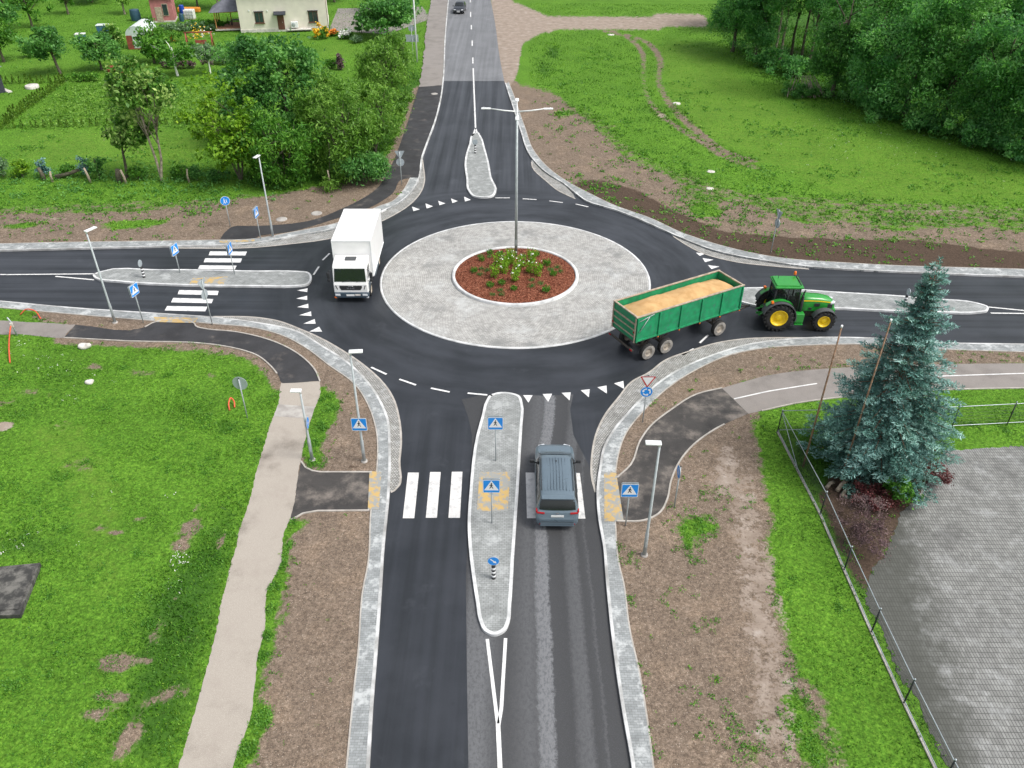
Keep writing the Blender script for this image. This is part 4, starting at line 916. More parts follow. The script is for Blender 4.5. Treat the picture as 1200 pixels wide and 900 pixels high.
def sign(px, py, label, group, plates, facing, z0=GZ, post_top=None, cat='traffic sign', name='traffic_sign', postr=0.032):
    """facing: compass vector the sign looks towards"""
    g = G(px, py, z0); rz = math.atan2(facing[1], facing[0]) + PI / 2
    t = thing(name, label, cat, (g[0], g[1], z0), rz, group)
    top = post_top or max(p[0] for p in plates) + 0.3
    b = B(); b.cyl((0, 0, -0.3), (0, 0, top), postr, seg=10); b.m(1); b.cyl((0, 0, top), (0, 0, top + .02), postr * 1.1, seg=10); b.done('post', [MAT['galv'], MAT['black']], t)
    for p in plates: plate(t, *p)
    return t
W_, E_, S_, N_ = (-1, 0), (1, 0), (0, -1), (0, 1)
XG = 'pedestrian crossing signs at the roundabout'
two = lambda z, k=.74: [(z, 'crossing', k), (z, 'crossing', k, .045, True)]
IZ = 0.12
sign(211, 319.5, 'blue crossing sign on the left road island, nearer the striped bollard', XG, two(1.75), (1, -.25), IZ)
sign(275, 321.5, 'blue crossing sign on the left road island, nearer the white truck', XG, two(1.95), (1, -.05), IZ)
sign(168, 378, 'blue crossing sign on bare earth beside the tall lamp by the lower left kerb', XG, two(2.3), (1, -.25))
sign(305.5, 280.5, 'blue crossing sign beside the lamp post on the far side of the left road', XG, two(2.15), (1, -.1))
sign(581, 540, 'blue crossing sign on the front island, above the yellow tactile paving', XG, two(2.35), S_, IZ)
sign(576.5, 613, 'blue crossing sign standing beside yellow tactile paving on the front island', XG, two(2.25), S_, IZ)
sign(733, 616, 'blue crossing sign on bare earth to the right of the grey van', XG, two(2.15), S_)
sign(753, 495, 'white and red give way triangle above a blue roundabout disc on one post', 'give way and roundabout signs', [(2.72, 'yield', .82), (2.0, 'roundabout', .66)], S_, post_top=2.95)
sign(249, 380.5, 'grey backs of a triangle and disc sign beside the left zebra crossing', 'give way and roundabout signs', [(2.85, 'yield', .82), (2.12, 'roundabout', .66)], (-1, .25), post_top=3.15)
sign(471, 217, 'grey backs of a triangle and disc sign by the dark path near the far road', 'give way and roundabout signs', [(2.72, 'yield', .85), (2.0, 'roundabout', .68)], N_, post_top=2.95)
sign(903, 297, 'edge-on give way sign on dark earth behind the green tractor', 'give way and roundabout signs', [(3.05, 'yield', .85), (2.35, 'roundabout', .68)], (1, .22), post_top=3.4)
sign(270, 265.5, 'round blue footpath sign with white walkers on the brown verge', 'round blue path signs', [(2.1, 'path', .72)], (.45, -1))
sign(790, 594.5, 'round blue path sign seen edge-on beside the dark path near the right lamp', 'round blue path signs', [(2.15, 'path', .62)], (-1, -.02))
sign(290, 490, 'grey back of a round sign on a thin pole in the green lawn', 'round blue path signs', [(2.2, 'path', .78)], (.1, 1))
t = sign(484.5, 73, 'grey backs of a disc and a rectangular sign beside the far white pole', 'direction signs', [(2.9, 'rect', .85), (4.1, 'roundabout', .8)], N_, z0=0, post_top=4.2)

def striped(px, py, label, kind, facing, h=0.78, z0=IZ, s=.5):
    g = G(px, py, z0); rz = math.atan2(facing[1], facing[0]) + PI / 2
    t = thing('striped_bollard', label, 'bollard', (g[0], g[1], z0), rz, 'striped island bollards')
    b = B(); n = 7
    for i in range(n):
        b.m(0 if i % 2 == 0 else 1); b.cyl((0, 0, h * i / n - (0.05 if i == 0 else 0)), (0, 0, h * (i + 1) / n), 0.085, seg=14)
    b.done('striped_post', [MAT['black'], MAT['white']], t)
    plate(t, h + s * .5 + .02, kind, s, 0.02)
    return t
striped(578.5, 677.5, 'black and white striped bollard under a blue keep right disc on the front island', 'keep', (0, -1))
striped(557, 179.5, 'black and white striped bollard on the far island before the central lamp', 'keep', (0, 1))
striped(169, 325, 'black and white striped bollard at the pointed end of the left road island', 'keep', (-1, .1))
striped(1059, 359, 'black and white striped bollard half hidden by the blue spruce', 'keep', (1, 0))

# ================================================================== street lamps
def head(b, x, y, z, dx, dy, L=0.62, w=0.26):
    a = math.atan2(dy, dx)
    b.box((x + dx * L * .5, y + dy * L * .5, z), (L, w, 0.07), a, 0.02)
    b.box((x + dx * L * .72, y + dy * L * .72, z + .05), (.08, .08, .05), a)
LG = 'single street lamps around the roundabout'
def lamp(px, py, h, label, d, z0=GZ, hd=0.62, group=LG):
    g = G(px, py, z0); t = thing('street_lamp', label, 'street lamp', (g[0], g[1], z0), 0, group)
    b = B(); b.lathe([(-.2, .16), (.05, .16), (.06, .001)], 14); b.done('footing', MAT['plinth'], t)
    b = B(); b.tube([(0, 0, 0), (0, 0, 1.3), (0, 0, 1.36), (0, 0, h)], [.085, .08, .062, .045], 12); b.box((0, -.082, .7), (.07, .012, .28)); b.done('pole', MAT['galv'], t)
    n = math.hypot(*d); d = (d[0] / n, d[1] / n)
    b = B(); b.cyl((0, 0, h - .12), (0, 0, h + .03), .055, seg=10); head(b, -d[0] * .06, -d[1] * .06, h + .03, *d, L=hd); b.done('lamp_head', MAT['lampwhite'], t)
    return t
lamp(135, 378, 6.1, 'grey lamp post with a flat white head on the lower kerb of the left road', (.5, 1), hd=.75)
lamp(755, 650.5, 6.15, 'grey lamp post with a flat white head on bare earth right of the van', (-1, .05), hd=.62)
lamp(320, 277.5, 6.2, 'grey lamp post with a white head in front of the willow bushes', (-.3, -1))
lamp(427, 540.5, 6.35, 'tall lamp post carrying a blue crossing sign on the brown strip', (1, .1), hd=.62)
lamp(366, 539, 4.15, 'short lamp post carrying an edge-on blue disc beside the sandy path', (-1, 0), hd=.5)
# signs clamped to lamp posts
def clamped(px, py, z, label, kind, size, facing, group):
    g = G(px, py, GZ); rz = math.atan2(facing[1], facing[0]) + PI / 2
    t = thing('clamped_sign', label, 'traffic sign', (g[0], g[1], GZ + z), rz, group)
    plate(t, 0, kind, size, 0.085)
    for dz in (-.15, .15):
        b = B(); b.lathe([(dz - .02, .07), (dz - .02, .078), (dz + .02, .078), (dz + .02, .07)], 12); b.box((0, -.074, dz), (.05, .03, .04)); b.done('clamp', MAT['galv'], t)
    return t
clamped(427, 540.5, 2.35, 'blue crossing sign clamped to the tall lamp post on the brown strip', 'crossing', .74, (0, -1), XG)
clamped(366, 539, 2.3, 'round blue path sign clamped edge-on to the short lamp post', 'path', .6, (1, .05), 'round blue path signs')
# central lamp with four arms
t = thing('street_lamp', 'tall central lamp with four white arms rising from the mulch bed', 'street lamp', (RC[0] + .05, 52.55, .3), 0)
b = B(); b.tube([(0, 0, -.1), (0, 0, 9.8)], [.11, .075], 14); b.box((0, -.11, 1.1), (.1, .03, .4)); b.done('pole', MAT['galv'], t)
b = B(); b.lathe([(9.78, .1), (9.78, .11), (9.98, .1), (9.99, .06), (10.35, .055), (10.36, .001)], 14); b.done('collar', MAT['lampwhite'], t)
for dx, dy in ((1, .03), (-1, .03), (0, 1), (0, -1)):
    b = B(); b.tube([(0, 0, 10.2), (dx * .9, dy * .9, 10.27), (dx * 1.75, dy * 1.75, 10.38)], [.045, .04, .035], 10); a_ = b.done('arm', MAT['lampwhite'], t)
    b = B(); head(b, dx * 1.7, dy * 1.7, 10.38, dx, dy, .6, .24); b.done('lamp_head', MAT['lampwhite'], a_)

# ================================================================== poles and posts
def pole(px, py, h, r, label, m, name='rusty_pole', cat='pole', z0=GZ, group=None, tipm=None):
    g = G(px, py, z0); b = B(); b.tube([(0, 0, -.2), (0, 0, h * .5), (0, 0, h)], [r, r * .9, r * .75], 10); b.m(1); b.cyl((0, 0, h), (0, 0, h + .12), r * .95, seg=10)
    return tag(b.done(name, [MAT[m], MAT[tipm or m]], None, (g[0], g[1], z0)), label, cat, group)
pole(941, 547, 7.9, .048, 'rusty pole standing clear of the spruce, at the fence corner', 'rust', group='rusty poles by the fence', tipm='white')
pole(984, 566, 8.9, .042, 'rusty pole rising in front of the blue spruce foliage', 'rust', group='rusty poles by the fence', tipm='white')
pole(489, 73, 11.5, .11, 'tall white utility pole beside the far pavement', 'lampwhite', 'utility_pole', z0=0)
g = G(388, 223, GZ); b = B(); b.tube([(0, 0, -.2), (-.03, 0, 1.0), (-.08, 0, 1.75)], [.07, .065, .06], 8); tag(b.done('marker_post', MAT['wood'], None, (g[0], g[1], GZ)), 'pale wooden marker post in front of the willow bushes', 'post')

# ================================================================== wire fence round the yard
fpA = [G(*p, GZ) for p in ((911, 506), (961, 603), (989, 668), (1021, 741), (1059, 824), (1104, 918), (1165, 1040))]
fpB = [G(*p, GZ) for p in ((911, 506), (1010, 503.5), (1115, 501), (1180, 497.5), (1262, 493), (1350, 488))]
def fence(pts, label, H, first=True):
    o = pts[0]; t = thing('wire_fence', label, 'fence', (o[0], o[1], GZ), 0, 'wire fences around the paved yard')
    L = [(x - o[0], y - o[1]) for x, y in pts]
    for i, (x, y) in enumerate(L):
        if i == 0 and not first: continue
        b = B(); b.cyl((x, y, -.2), (x, y, H + .08), .03, seg=8); b.m(1); b.ball((x, y, H + .1), .04, 8, 6); b.done('fence_post', [MAT['fence'], MAT['rail']], t)
    for z in (0.12, H):
        b = B(); b.tube([(x, y, z) for x, y in L], .02, 8); b.done('rail', MAT['rail'], t)
    b = B(); b.smooth = False
    for (xa, ya), (xb, yb) in zip(L[:-1], L[1:]):
        d = math.hypot(xb - xa, yb - ya); n = int(d / .06)
        for i in range(1, n):
            x, y = xa + (xb - xa) * i / n, ya + (yb - ya) * i / n
            b.tube([(x, y, .12), (x, y, H)], .0038, 3, False, False)
        for j in range(1, 6):
            z = .12 + (H - .12) * j / 6; b.tube([(xa, ya, z), (xb, yb, z)], .004, 3, False, False)
    b.done('wire_mesh', MAT['fence'], t)
    if first:
        b = B(); b.ribbon(L, .10, -.1, .03, 0); b.done('plinth', MAT['plinth'], t)
        b = B(); b.tube([(L[0][0], L[0][1], H - .05), (L[1][0] * .5, L[1][1] * .5, .1)], .018, 6); b.done('brace', MAT['rail'], t)
    return t
fence(fpA, 'long dark wire fence with pale rails running along the left edge of the paved yard', 1.3)
fence(fpB, 'shorter wire fence with pale rails on grass behind the blue spruce', 1.35, False)

# ================================================================== small things on the grass
def stone(px, py, r, label, seed):
    g = G(px, py, GZ); rs = RS(seed); b = B(); b.ball((0, 0, r[2] * .4), r, 14, 9)
    L = lobes(rs, 6, .22); P = np.array(b.v); u = P / (np.linalg.norm(P, axis=1)[:, None] + 1e-9); b.v = [tuple(p) for p in P * L(u)[:, None]]
    tag(b.done('boulder', MAT['stone'], None, (g[0], g[1], GZ)), label, 'stone', 'pale boulders on the left lawn')
stone(101, 407, (.30, .20, .15), 'pale boulder beside the bend of the dark path', 1)
stone(106, 448.5, (.22, .19, .13), 'pale boulder out on the lawn below the dark path', 2)
b = B(); P = GP([(0, 664), (47, 659.5), (23, 720), (-30, 722)], GZ + .22); cx, cy = P[0]; b.prism([(x - cx, y - cy) for x, y in P], -.1, .22)
k_ = NT('mossy_concrete', .95, .2); k_.set('Base Color', k_.mix(k_.sm(k_.noise(2.2, 7, rough=.7), .4, .65), (.05, .05, .048), (.17, .165, .15))); k_.bump(k_.noise(20, 5), .4, .02)
b.prism([(x - cx, y - cy) for x, y in GP([(0, 668), (42, 664), (21, 714), (-28, 716)], GZ + .25)], .2, .26)
tag(b.done('concrete_slab', k_.m, None, (cx, cy, GZ)), 'dark weathered concrete slab lying in the lawn at the picture edge', 'slab')
def pipe(pts, label, r=.042):
    P = [(*G(x, y, GZ), GZ + z) for x, y, z in pts]; o = P[0]; b = B(); L = [tuple(np.array(p) - np.array(o)) for p in smooth(P, 5)]
    b.tube(L, r, 8); return tag(b.done('cable_duct', MAT['orange'], None, o), label, 'pipe', 'orange cable ducts in the grass')
pipe([(12, 426, .05), (13, 415, .35), (15, 402, .55), (18, 391, .75)], 'orange cable duct rising beside the old footpath on the left')
pipe([(24, 369.5, .05), (32, 367.5, .3), (41, 368, .28), (48, 374, .02)], 'orange cable duct arching over the grass strip by the left road', .038)
pipe([(269, 481, 0), (269, 476, .22), (272, 472.5, .36), (275, 474, .24), (275, 478, .02)], 'small orange cable duct loop beside the grey round sign pole', .04)
g = G(20, 393, GZ); b = B(); b.tube([(0, 0, -.1), (-.05, .02, .9), (-.16, 0, 1.25)], [.05, .045, .04], 8); b.m(1); b.box((-.05, -.03, .75), (.16, .1, .3), .2, .02)
tag(b.done('marker_post', [MAT['galv'], MAT['stone']], None, (g[0], g[1], GZ)), 'grey steel stake with a pale box beside the orange duct', 'post')
# ================================================================== vehicles
PM = {
 'van': mat('grey_blue_car_paint', (0.135, 0.185, 0.225), 0.34, 0.2, 0.5, 0.04, 1.5, coat=.5),
 'navy': mat('black_car_paint', (0.018, 0.022, 0.03), 0.25, 0.2, 0.5, 0.05, 1.5, coat=.5),
 'truckwhite': mat('white_truck_paint', (0.86, 0.86, 0.85), 0.4, 0, 0.5, 0.02, 1.2, coat=.2),
 'plastic': mat('dark_plastic', (0.03, 0.032, 0.035), 0.6, 0, .4, .15, 5),
 'bumper': mat('blue_grey_bumper', (0.05, 0.075, 0.10), 0.5, 0, .4, .12, 4),
 'chrome': mat('chrome', (0.75, 0.76, 0.78), 0.18, .9, .5, .03),
 'lens': mat('clear_lens', (0.72, 0.75, 0.78), 0.12, .1, .8, .06),
 'redlens': mat('red_lens', (0.36, 0.010, 0.016), 0.18, 0, .6, .08),
 'amber': mat('amber_lens', (0.80, 0.17, 0.015), 0.25, 0, .6, .08),
 'platew': mat('number_plate', (0.80, 0.81, 0.80), 0.4, 0, .4, .03),
 'green': mat('tractor_green', (0.022, 0.27, 0.035), 0.35, 0, .5, .08, 2, coat=.3),
 'yellow': mat('rim_yellow', (0.86, 0.60, 0.012), 0.4, 0, .5, .05, 3),
 'trailer': mat('trailer_green', (0.010, 0.26, 0.105), 0.55, 0, .4, .2, 2.6, .55, (0.06, 0.15, 0.13)),
 'chassis': mat('chassis_steel', (0.085, 0.075, 0.065), 0.8, .2, .3, .3, 4, .5, (0.22, 0.19, 0.15)),
 'rimgrey': mat('dusty_rim', (0.35, 0.31, 0.26), 0.85, 0, .3, .25, 5, .4, (0.25, 0.17, 0.11)),
 'dustyrubber': mat('dusty_rubber', (0.27, 0.255, 0.235), 0.95, 0, .2, .25, 5),
 'fender': mat('grey_fender', (0.075, 0.08, 0.085), 0.55, 0, .4, .12, 4),
 'rubberseal': mat('black_seal', (0.015, 0.015, 0.016), 0.7),
}
def wheel(parent, c, r, w, rimr, rim_m, side, tyre_m=None, wall=None):
    """axle along local X; side = +1/-1 the outward face"""
    b = B(); h = w / 2
    b.lathe([(-h, rimr), (-h * 1.0, r * .9), (-h * .75, r * .985), (0, r), (h * .75, r * .985), (h, r * .9), (h, rimr)], 32, 'X')
    o = b.done('wheel', tyre_m or MAT['rubber'], parent, c, fix=False)
    b = B(); s = side
    b.lathe([(s * h * .98, rimr * 1.02), (s * h * .9, rimr * .96), (s * h * .55, rimr * .86), (s * h * .45, rimr * .5), (s * h * .62, rimr * .38), (s * h * .62, .001)], 28, 'X')
    b.lathe([(-s * h * .9, rimr), (-s * h * .8, .001)], 20, 'X')
    for i in range(6):
        a = 2 * PI * i / 6; b.ball((s * h * .62, rimr * .27 * math.cos(a), rimr * .27 * math.sin(a)), rimr * .05, 6, 4)
    b.done('rim', rim_m, o)
    if wall:
        b = B(); b.lathe([(s * (h + .004), rimr * 1.03), (s * (h * 1.03 + .006), r * .74), (s * (h + .004), r * .9)], 32, 'X'); b.done('sidewall', wall, o)
    return o

# ---------------------------------------------------------------- car bodies: lofted from cross sections
def car(name, label, cat, loc, rz, paint, ST, extra):
    t = thing(name, label, cat, loc, rz, None)
    Ys = [s[0] for s in ST]; A = np.array([[p for p in s[1:]] for s in ST])      # y, then (halfwidth low, sill z, halfwidth belt, belt z, halfwidth roof, roof-side z, roof z)
    def at(y):
        return [float(np.interp(y, Ys, A[:, j])) for j in range(A.shape[1])]
    def prof(y):
        wl, zs, wb, zb, wr, zr, zt = at(y)
        return [(0, zs), (wl * .85, zs), (wl, zs + .07), ((wl + wb) / 2 + .015, (zs + zb) * .5), (wb, zb - .04), (wb - .015, zb), (wb + (wr - wb) * .5, zb + (zr - zb) * .5), (wr, zr), (wr * .93, zr + (zt - zr) * .55), (wr * .6, zr + (zt - zr) * .92), (0, zt)]
    def surf(y, v):
        P = prof(y); v = max(0, min(len(P) - 1.0001, v)); i = int(v); f = v - i
        return np.array([P[i][0] * (1 - f) + P[i + 1][0] * f, y, P[i][1] * (1 - f) + P[i + 1][1] * f])
    yy = []
    for a, c in zip(Ys[:-1], Ys[1:]): yy += list(np.linspace(a, c, 4, endpoint=False))
    yy.append(Ys[-1])
    # soften the stations a little so that the body has no hard creases across it
    b = B(); b.smooth = True; n = 11; vs = []
    for y in yy:
        P = prof(y); vs += [(x, y, z) for x, z in P] + [(-x, y, z) for x, z in P[1:-1]][::-1]
    m_ = 2 * n - 2; fs = []
    for i in range(len(yy) - 1):
        for k in range(m_):
            k2 = (k + 1) % m_; fs.append((i * m_ + k, (i + 1) * m_ + k, (i + 1) * m_ + k2, i * m_ + k2))
    b.add(vs, fs); o = len(yy) - 1
    b.add([], []); b.f.append(tuple(range(m_))); b.f.append(tuple(o * m_ + k for k in range(m_ - 1, -1, -1))); b.mi += [0, 0]; b.sm += [False, False]
    body = b.done('body', paint, t, fix=True)
    md = body.modifiers.new('soft', 'SUBSURF'); md.levels = 1; md.render_levels = 1
    def patch(nm, m, y0, y1, v0, v1, side, off=.012, ny=8, nv=5, parent=None, taper=None):
        b = B(); b.smooth = True; vs = []
        for i in range(ny + 1):
            for j in range(nv + 1):
                fy = i / ny; fv = j / nv
                y = y0 + (y1 - y0) * fy
                if taper: y = (y0 + taper[0] * fv) * (1 - fy) + (y1 + taper[1] * fv) * fy
                p = surf(y, v0 + (v1 - v0) * fv); e = 1e-2
                du = surf(y + e, v0 + (v1 - v0) * fv) - surf(y - e, v0 + (v1 - v0) * fv); dv = surf(y, v0 + (v1 - v0) * fv + .02) - surf(y, v0 + (v1 - v0) * fv - .02)
                nn = np.cross(du, dv); nn /= np.linalg.norm(nn) + 1e-9
                if nn[0] < -0.01 or (abs(nn[0]) <= 0.01 and nn[2] < 0): nn = -nn
                if nn[2] < -0.5: nn = -nn
                p = p + nn * off; vs.append((p[0] * side, p[1], p[2]))
        b.add(vs, [(i * (nv + 1) + j, (i + 1) * (nv + 1) + j, (i + 1) * (nv + 1) + j + 1, i * (nv + 1) + j + 1) for i in range(ny) for j in range(nv)])
        return b.done(nm, m, parent or t)
    extra(t, patch, surf)
    return t

# grey people carrier, seen from behind and above (front towards +Y)
VAN = [  # y, half low, sill z, half belt, belt z, half roof, roof side z, roof z
 (-2.44, .70, .36, .74, .62, .70, .66, .68), (-2.40, .84, .30, .87, .66, .82, .74, .78), (-2.33, .90, .26, .93, .78, .88, .95, 1.0), (-2.26, .92, .24, .945, .98, .84, 1.06, 1.09),
 (-2.12, .93, .22, .95, 1.02, .76, 1.45, 1.50), (-2.02, .935, .22, .95, 1.03, .73, 1.62, 1.68), (-1.5, .94, .2, .955, 1.02, .745, 1.66, 1.73), (-.4, .94, .2, .955, 1.0, .76, 1.68, 1.76), (.35, .94, .2, .95, .99, .74, 1.64, 1.72),
 (.62, .94, .2, .95, .98, .72, 1.56, 1.64), (1.0, .94, .2, .945, .98, .74, 1.30, 1.37), (1.42, .94, .2, .94, .96, .80, 1.05, 1.10), (1.55, .94, .22, .935, .94, .82, 1.01, 1.05), (2.0, .92, .24, .91, .86, .78, .92, .96), (2.25, .84, .28, .84, .72, .72, .80, .83), (2.40, .70, .34, .70, .60, .6, .66, .68)]
def van_extra(t, patch, surf):
    G_ = MAT['glass']
    for s in (1, -1):
        patch('side_window', G_, -1.98, -1.05, 5.25, 6.75, s, .006, taper=(.1, 0)); patch('side_window', G_, -.98, -.02, 5.25, 6.75, s, .006); patch('side_window', G_, .05, .98, 5.25, 6.75, s, .006, taper=(0, -.33))
        b = B(); b.smooth = True
        d = patch('door', PM['van'], -1.0, .05, 2.1, 5.0, s, .004); b = B(); b.box((s * .965, -.85, .86), (.02, .16, .025), 0, .006); b.done('handle', PM['van'], d)
        d = patch('door', PM['van'], .09, 1.1, 2.1, 5.0, s, .004); b = B(); b.box((s * .965, .24, .86), (.02, .16, .025), 0, .006); b.done('handle', PM['van'], d)
        b = B(); b.tube([(s * .90, .78, 1.0), (s * 1.06, .80, 1.04)], .03, 6); b.box((s * 1.10, .80, 1.08), (.22, .11, .17), 0, .04); b.done('wing_mirror', PM['plastic'], t)
        b = B(); b.tube([(s * .70, -1.75, 1.72), (s * .715, -.6, 1.77), (s * .70, .3, 1.73)], .018, 6); b.done('roof_rail', PM['plastic'], t)
        b = B(); b.box((s * .74, -2.33, .965), (.36, .06, .085), s * .10, .02, rot=Matrix.Rotation(s * .12, 3, 'Z') @ Matrix.Rotation(-.35, 3, 'X')); b.box((s * .915, -2.22, 1.02), (.08, .2, .12), 0, .03); b.done('tail_light', PM['redlens'], t)
        b = B(); b.box((s * .62, 2.30, .70), (.34, .12, .12), -s * .35, .03); b.done('headlight', PM['lens'], t)
        b = B(); b.box((s * .72, -2.45, .44), (.14, .02, .04)); b.done('reflector', PM['redlens'], t)
    b = B(); n = 8; vs = []
    for z, y, hw in ((1.10, -2.30, .80), (1.30, -2.225, .78), (1.52, -2.125, .735)):
        for i in range(n + 1): x = -1 + 2 * i / n; vs.append((x * hw, y - .012 + .05 * abs(x) ** 3, z - .0 * abs(x)))
    b.smooth = True; b.add(vs, [(j * (n + 1) + i, j * (n + 1) + i + 1, (j + 1) * (n + 1) + i + 1, (j + 1) * (n + 1) + i) for j in range(2) for i in range(n)]); b.done('rear_window', G_, t)
    n = 10; vs = []; b = B(); b.smooth = True
    for y, z, hw in ((1.36, 1.135, .79), (1.0, 1.385, .735), (.66, 1.635, .67)):
        for i in range(n + 1): x = -1 + 2 * i / n; vs.append((x * hw, y, z + .012 - .06 * x * x))
    b.add(vs, [(j * (n + 1) + i, j * (n + 1) + i + 1, (j + 1) * (n + 1) + i + 1, (j + 1) * (n + 1) + i) for j in range(2) for i in range(n)]); b.done('windscreen', G_, t)
    b = B(); b.box((0, -2.10, 1.66), (1.40, .22, .035), 0, .012, rot=Matrix.Rotation(.12, 3, 'X')); b.done('spoiler', PM['van'], t)
    b = B(); 
    for i in range(-4, 5): b.box((i * .135, -.72, 1.772 - .0045 * i * i), (.03, 2.05, .016), 0, .004)
    b.done('roof_ribs', PM['van'], t)
    b = B(); b.ball((0, .05, 1.765), (.03, .06, .03), 8, 6); b.done('aerial', PM['plastic'], t)
    b = B(); b.box((0, -2.415, .86), (.56, .012, .12), 0, .004); b.done('number_plate', PM['platew'], t)
    b = B(); b.box((0, -2.375, .985), (.13, .012, .06), 0, .01); b.done('badge', PM['chrome'], t)
    b = B(); b.box((0, -2.455, .50), (1.5, .05, .16), 0, .03); b.box((0, -2.44, .36), (1.5, .06, .1), 0, .02); b.done('rear_bumper', PM['van'], t)
    b = B(); b.box((0, -2.478, .585), (1.46, .015, .018)); b.done('bumper_seam', PM['rubberseal'], t)
    for y in (-1.42, 1.48):
        for s in (1, -1): wheel(t, (s * .83, y, .335), .335, .225, .23, PM['chrome'], s)
cx, cy = 2.05, 28.35
vn = car('people_carrier', 'grey blue people carrier driving over the front zebra crossing', 'car', (cx, cy, 0), R_(-.6), PM['van'], VAN, van_extra); vn.scale = (1.0, 1.07, 1.02)

CARP = [(-2.2, .70, .36, .74, .72, .66, .78, .80), (-2.1, .84, .28, .86, .84, .72, .95, .98), (-1.85, .87, .24, .88, .9, .66, 1.22, 1.26), (-1.4, .88, .2, .89, .92, .62, 1.40, 1.45), (-.4, .88, .2, .89, .92, .64, 1.42, 1.48), (.1, .88, .2, .89, .91, .63, 1.36, 1.42), (.85, .88, .2, .885, .9, .7, .98, 1.02), (1.0, .88, .2, .88, .88, .72, .94, .97), (1.6, .86, .24, .86, .8, .7, .86, .89), (2.0, .8, .28, .8, .68, .66, .74, .77), (2.16, .66, .34, .66, .56, .56, .62, .64)]
def car_extra(t, patch, surf):
    for s in (1, -1):
        patch('side_window', MAT['glass'], -1.3, .5, 5.3, 6.7, s, .006, taper=(.1, -.4))
        b = B(); b.box((s * .60, 2.07, .66), (.34, .14, .13), -s * .4, .03); b.done('headlight', PM['lens'], t)
        b = B(); b.box((s * .98, .55, .98), (.2, .1, .14), 0, .03); b.done('wing_mirror', PM['plastic'], t)
        for y in (-1.35, 1.35): wheel(t, (s * .78, y, .32), .32, .21, .21, PM['chrome'], s)
    b = B(); n = 8; vs = []; b.smooth = True
    for y, z, hw in ((.82, 1.055, .72), (.45, 1.25, .67), (.14, 1.42, .60)):
        for i in range(n + 1): x = -1 + 2 * i / n; vs.append((x * hw, y, z + .014 - .05 * x * x))
    b.add(vs, [(j * (n + 1) + i, j * (n + 1) + i + 1, (j + 1) * (n + 1) + i + 1, (j + 1) * (n + 1) + i) for j in range(2) for i in range(n)]); b.done('windscreen', MAT['glass'], t)
    b = B(); b.box((0, 2.19, .40), (.5, .02, .12)); b.done('number_plate', PM['platew'], t)
    b = B(); b.box((0, 2.15, .6), (.62, .05, .12), 0, .02); b.done('grille', PM['chrome'], t)
g = G(538, 17, 0)
car('dark_car', 'black car with bright headlights coming down the far road', 'car', (g[0], g[1] + 2.2, 0), PI + R_(-3), PM['navy'], CARP, car_extra)

# ---------------------------------------------------------------- white box lorry, nose towards -Y
t = thing('box_lorry', 'white box lorry entering the roundabout from the far road', 'lorry', (-10.42, 46.25, 0), R_(.6))
TW = PM['truckwhite']
b = B(); b.box((0, 4.32, 2.30), (2.52, 5.25, 2.56), 0, .035); box_ = b.done('cargo_box', TW, t)
b = B()
for x in (-1.262, 1.262): 
    for z in (1.06, 3.55): b.box((x, 4.32, z), (.03, 5.2, .07), 0, .008)
for x in (-1.24, 1.24): b.box((x, 1.69, 2.3), (.06, .03, 2.5), 0, .008)
for z in (3.56,): b.box((0, 1.69, z), (2.5, .03, .06), 0, .008)
b.done('corner_trim', PM['lampw'] if 'lampw' in PM else MAT['lampwhite'], box_)
b = B(); b.box((0, 6.95, 3.50), (2.3, .03, .1)); b.done('marker_strip', PM['redlens'], box_)
b = B(); b.box((0, 4.2, .82), (.9, 5.4, .18)); b.box((0, 6.9, .55), (2.3, .1, .14)); b.box((-.6, 3.0, .65), (.5, .9, .4), 0, .04); b.done('chassis', PM['chassis'], t)
for s in (1, -1): B().box((s * 1.2, 3.5, .72), (.03, 1.9, .3), 0, .01).done('side_guard', PM['bumper'], t)
# cab: side profile (y, z) pushed across the width
prof = [(.10, .62), (.0, .72), (.0, 1.30), (.04, 1.42), (.26, 2.38), (.42, 2.52), (.75, 2.60), (1.58, 2.66), (1.58, .62)]
b = B(); hw = 1.10
L = [(-hw, y, z) for y, z in prof]; Rr = [(hw, y, z) for y, z in prof]; n = len(prof)
b.add(L + Rr, [tuple(range(n)), tuple(range(2 * n - 1, n - 1, -1))] + [(i, n + i, n + (i + 1) % n, (i + 1) % n) for i in range(n)])
cab = b.done('cab', TW, t, fix=True); md = cab.modifiers.new('bevel', 'BEVEL'); md.width = .07; md.segments = 3; md.limit_method = 'ANGLE'; md.angle_limit = R_(38)
fr = lambda x, z, o=.012: (x, (.04 + (.26 - .04) * (z - 1.42) / .96 if z > 1.42 else 0.0) - o, z)
def fpanel(nm, P, m, o=.012, parent=None):
    b = B(); q = [fr(x, z, o) for x, z in P]; r = [(x, y + .03, z) for x, y, z in q]; n = len(q)
    b.add(q + r, [tuple(range(n)), tuple(range(2 * n - 1, n - 1, -1))] + [(i, (i + 1) % n, n + (i + 1) % n, n + i) for i in range(n)]); return b.done(nm, m, parent or t, fix=True)
wsn = fpanel('windscreen', [(-1.02, 1.50), (1.02, 1.50), (.97, 2.33), (-.97, 2.33)], MAT['glass'])
for x in (-.5, .4): B().tube([fr(x, 1.5, .03), fr(x + .5, 1.62, .03)], .012, 5).done('wiper', PM['plastic'], wsn)
gr = fpanel('grille', [(-.72, 1.10), (-.62, .93), (.62, .93), (.72, 1.10), (.72, 1.24), (-.72, 1.24)], PM['plastic'])
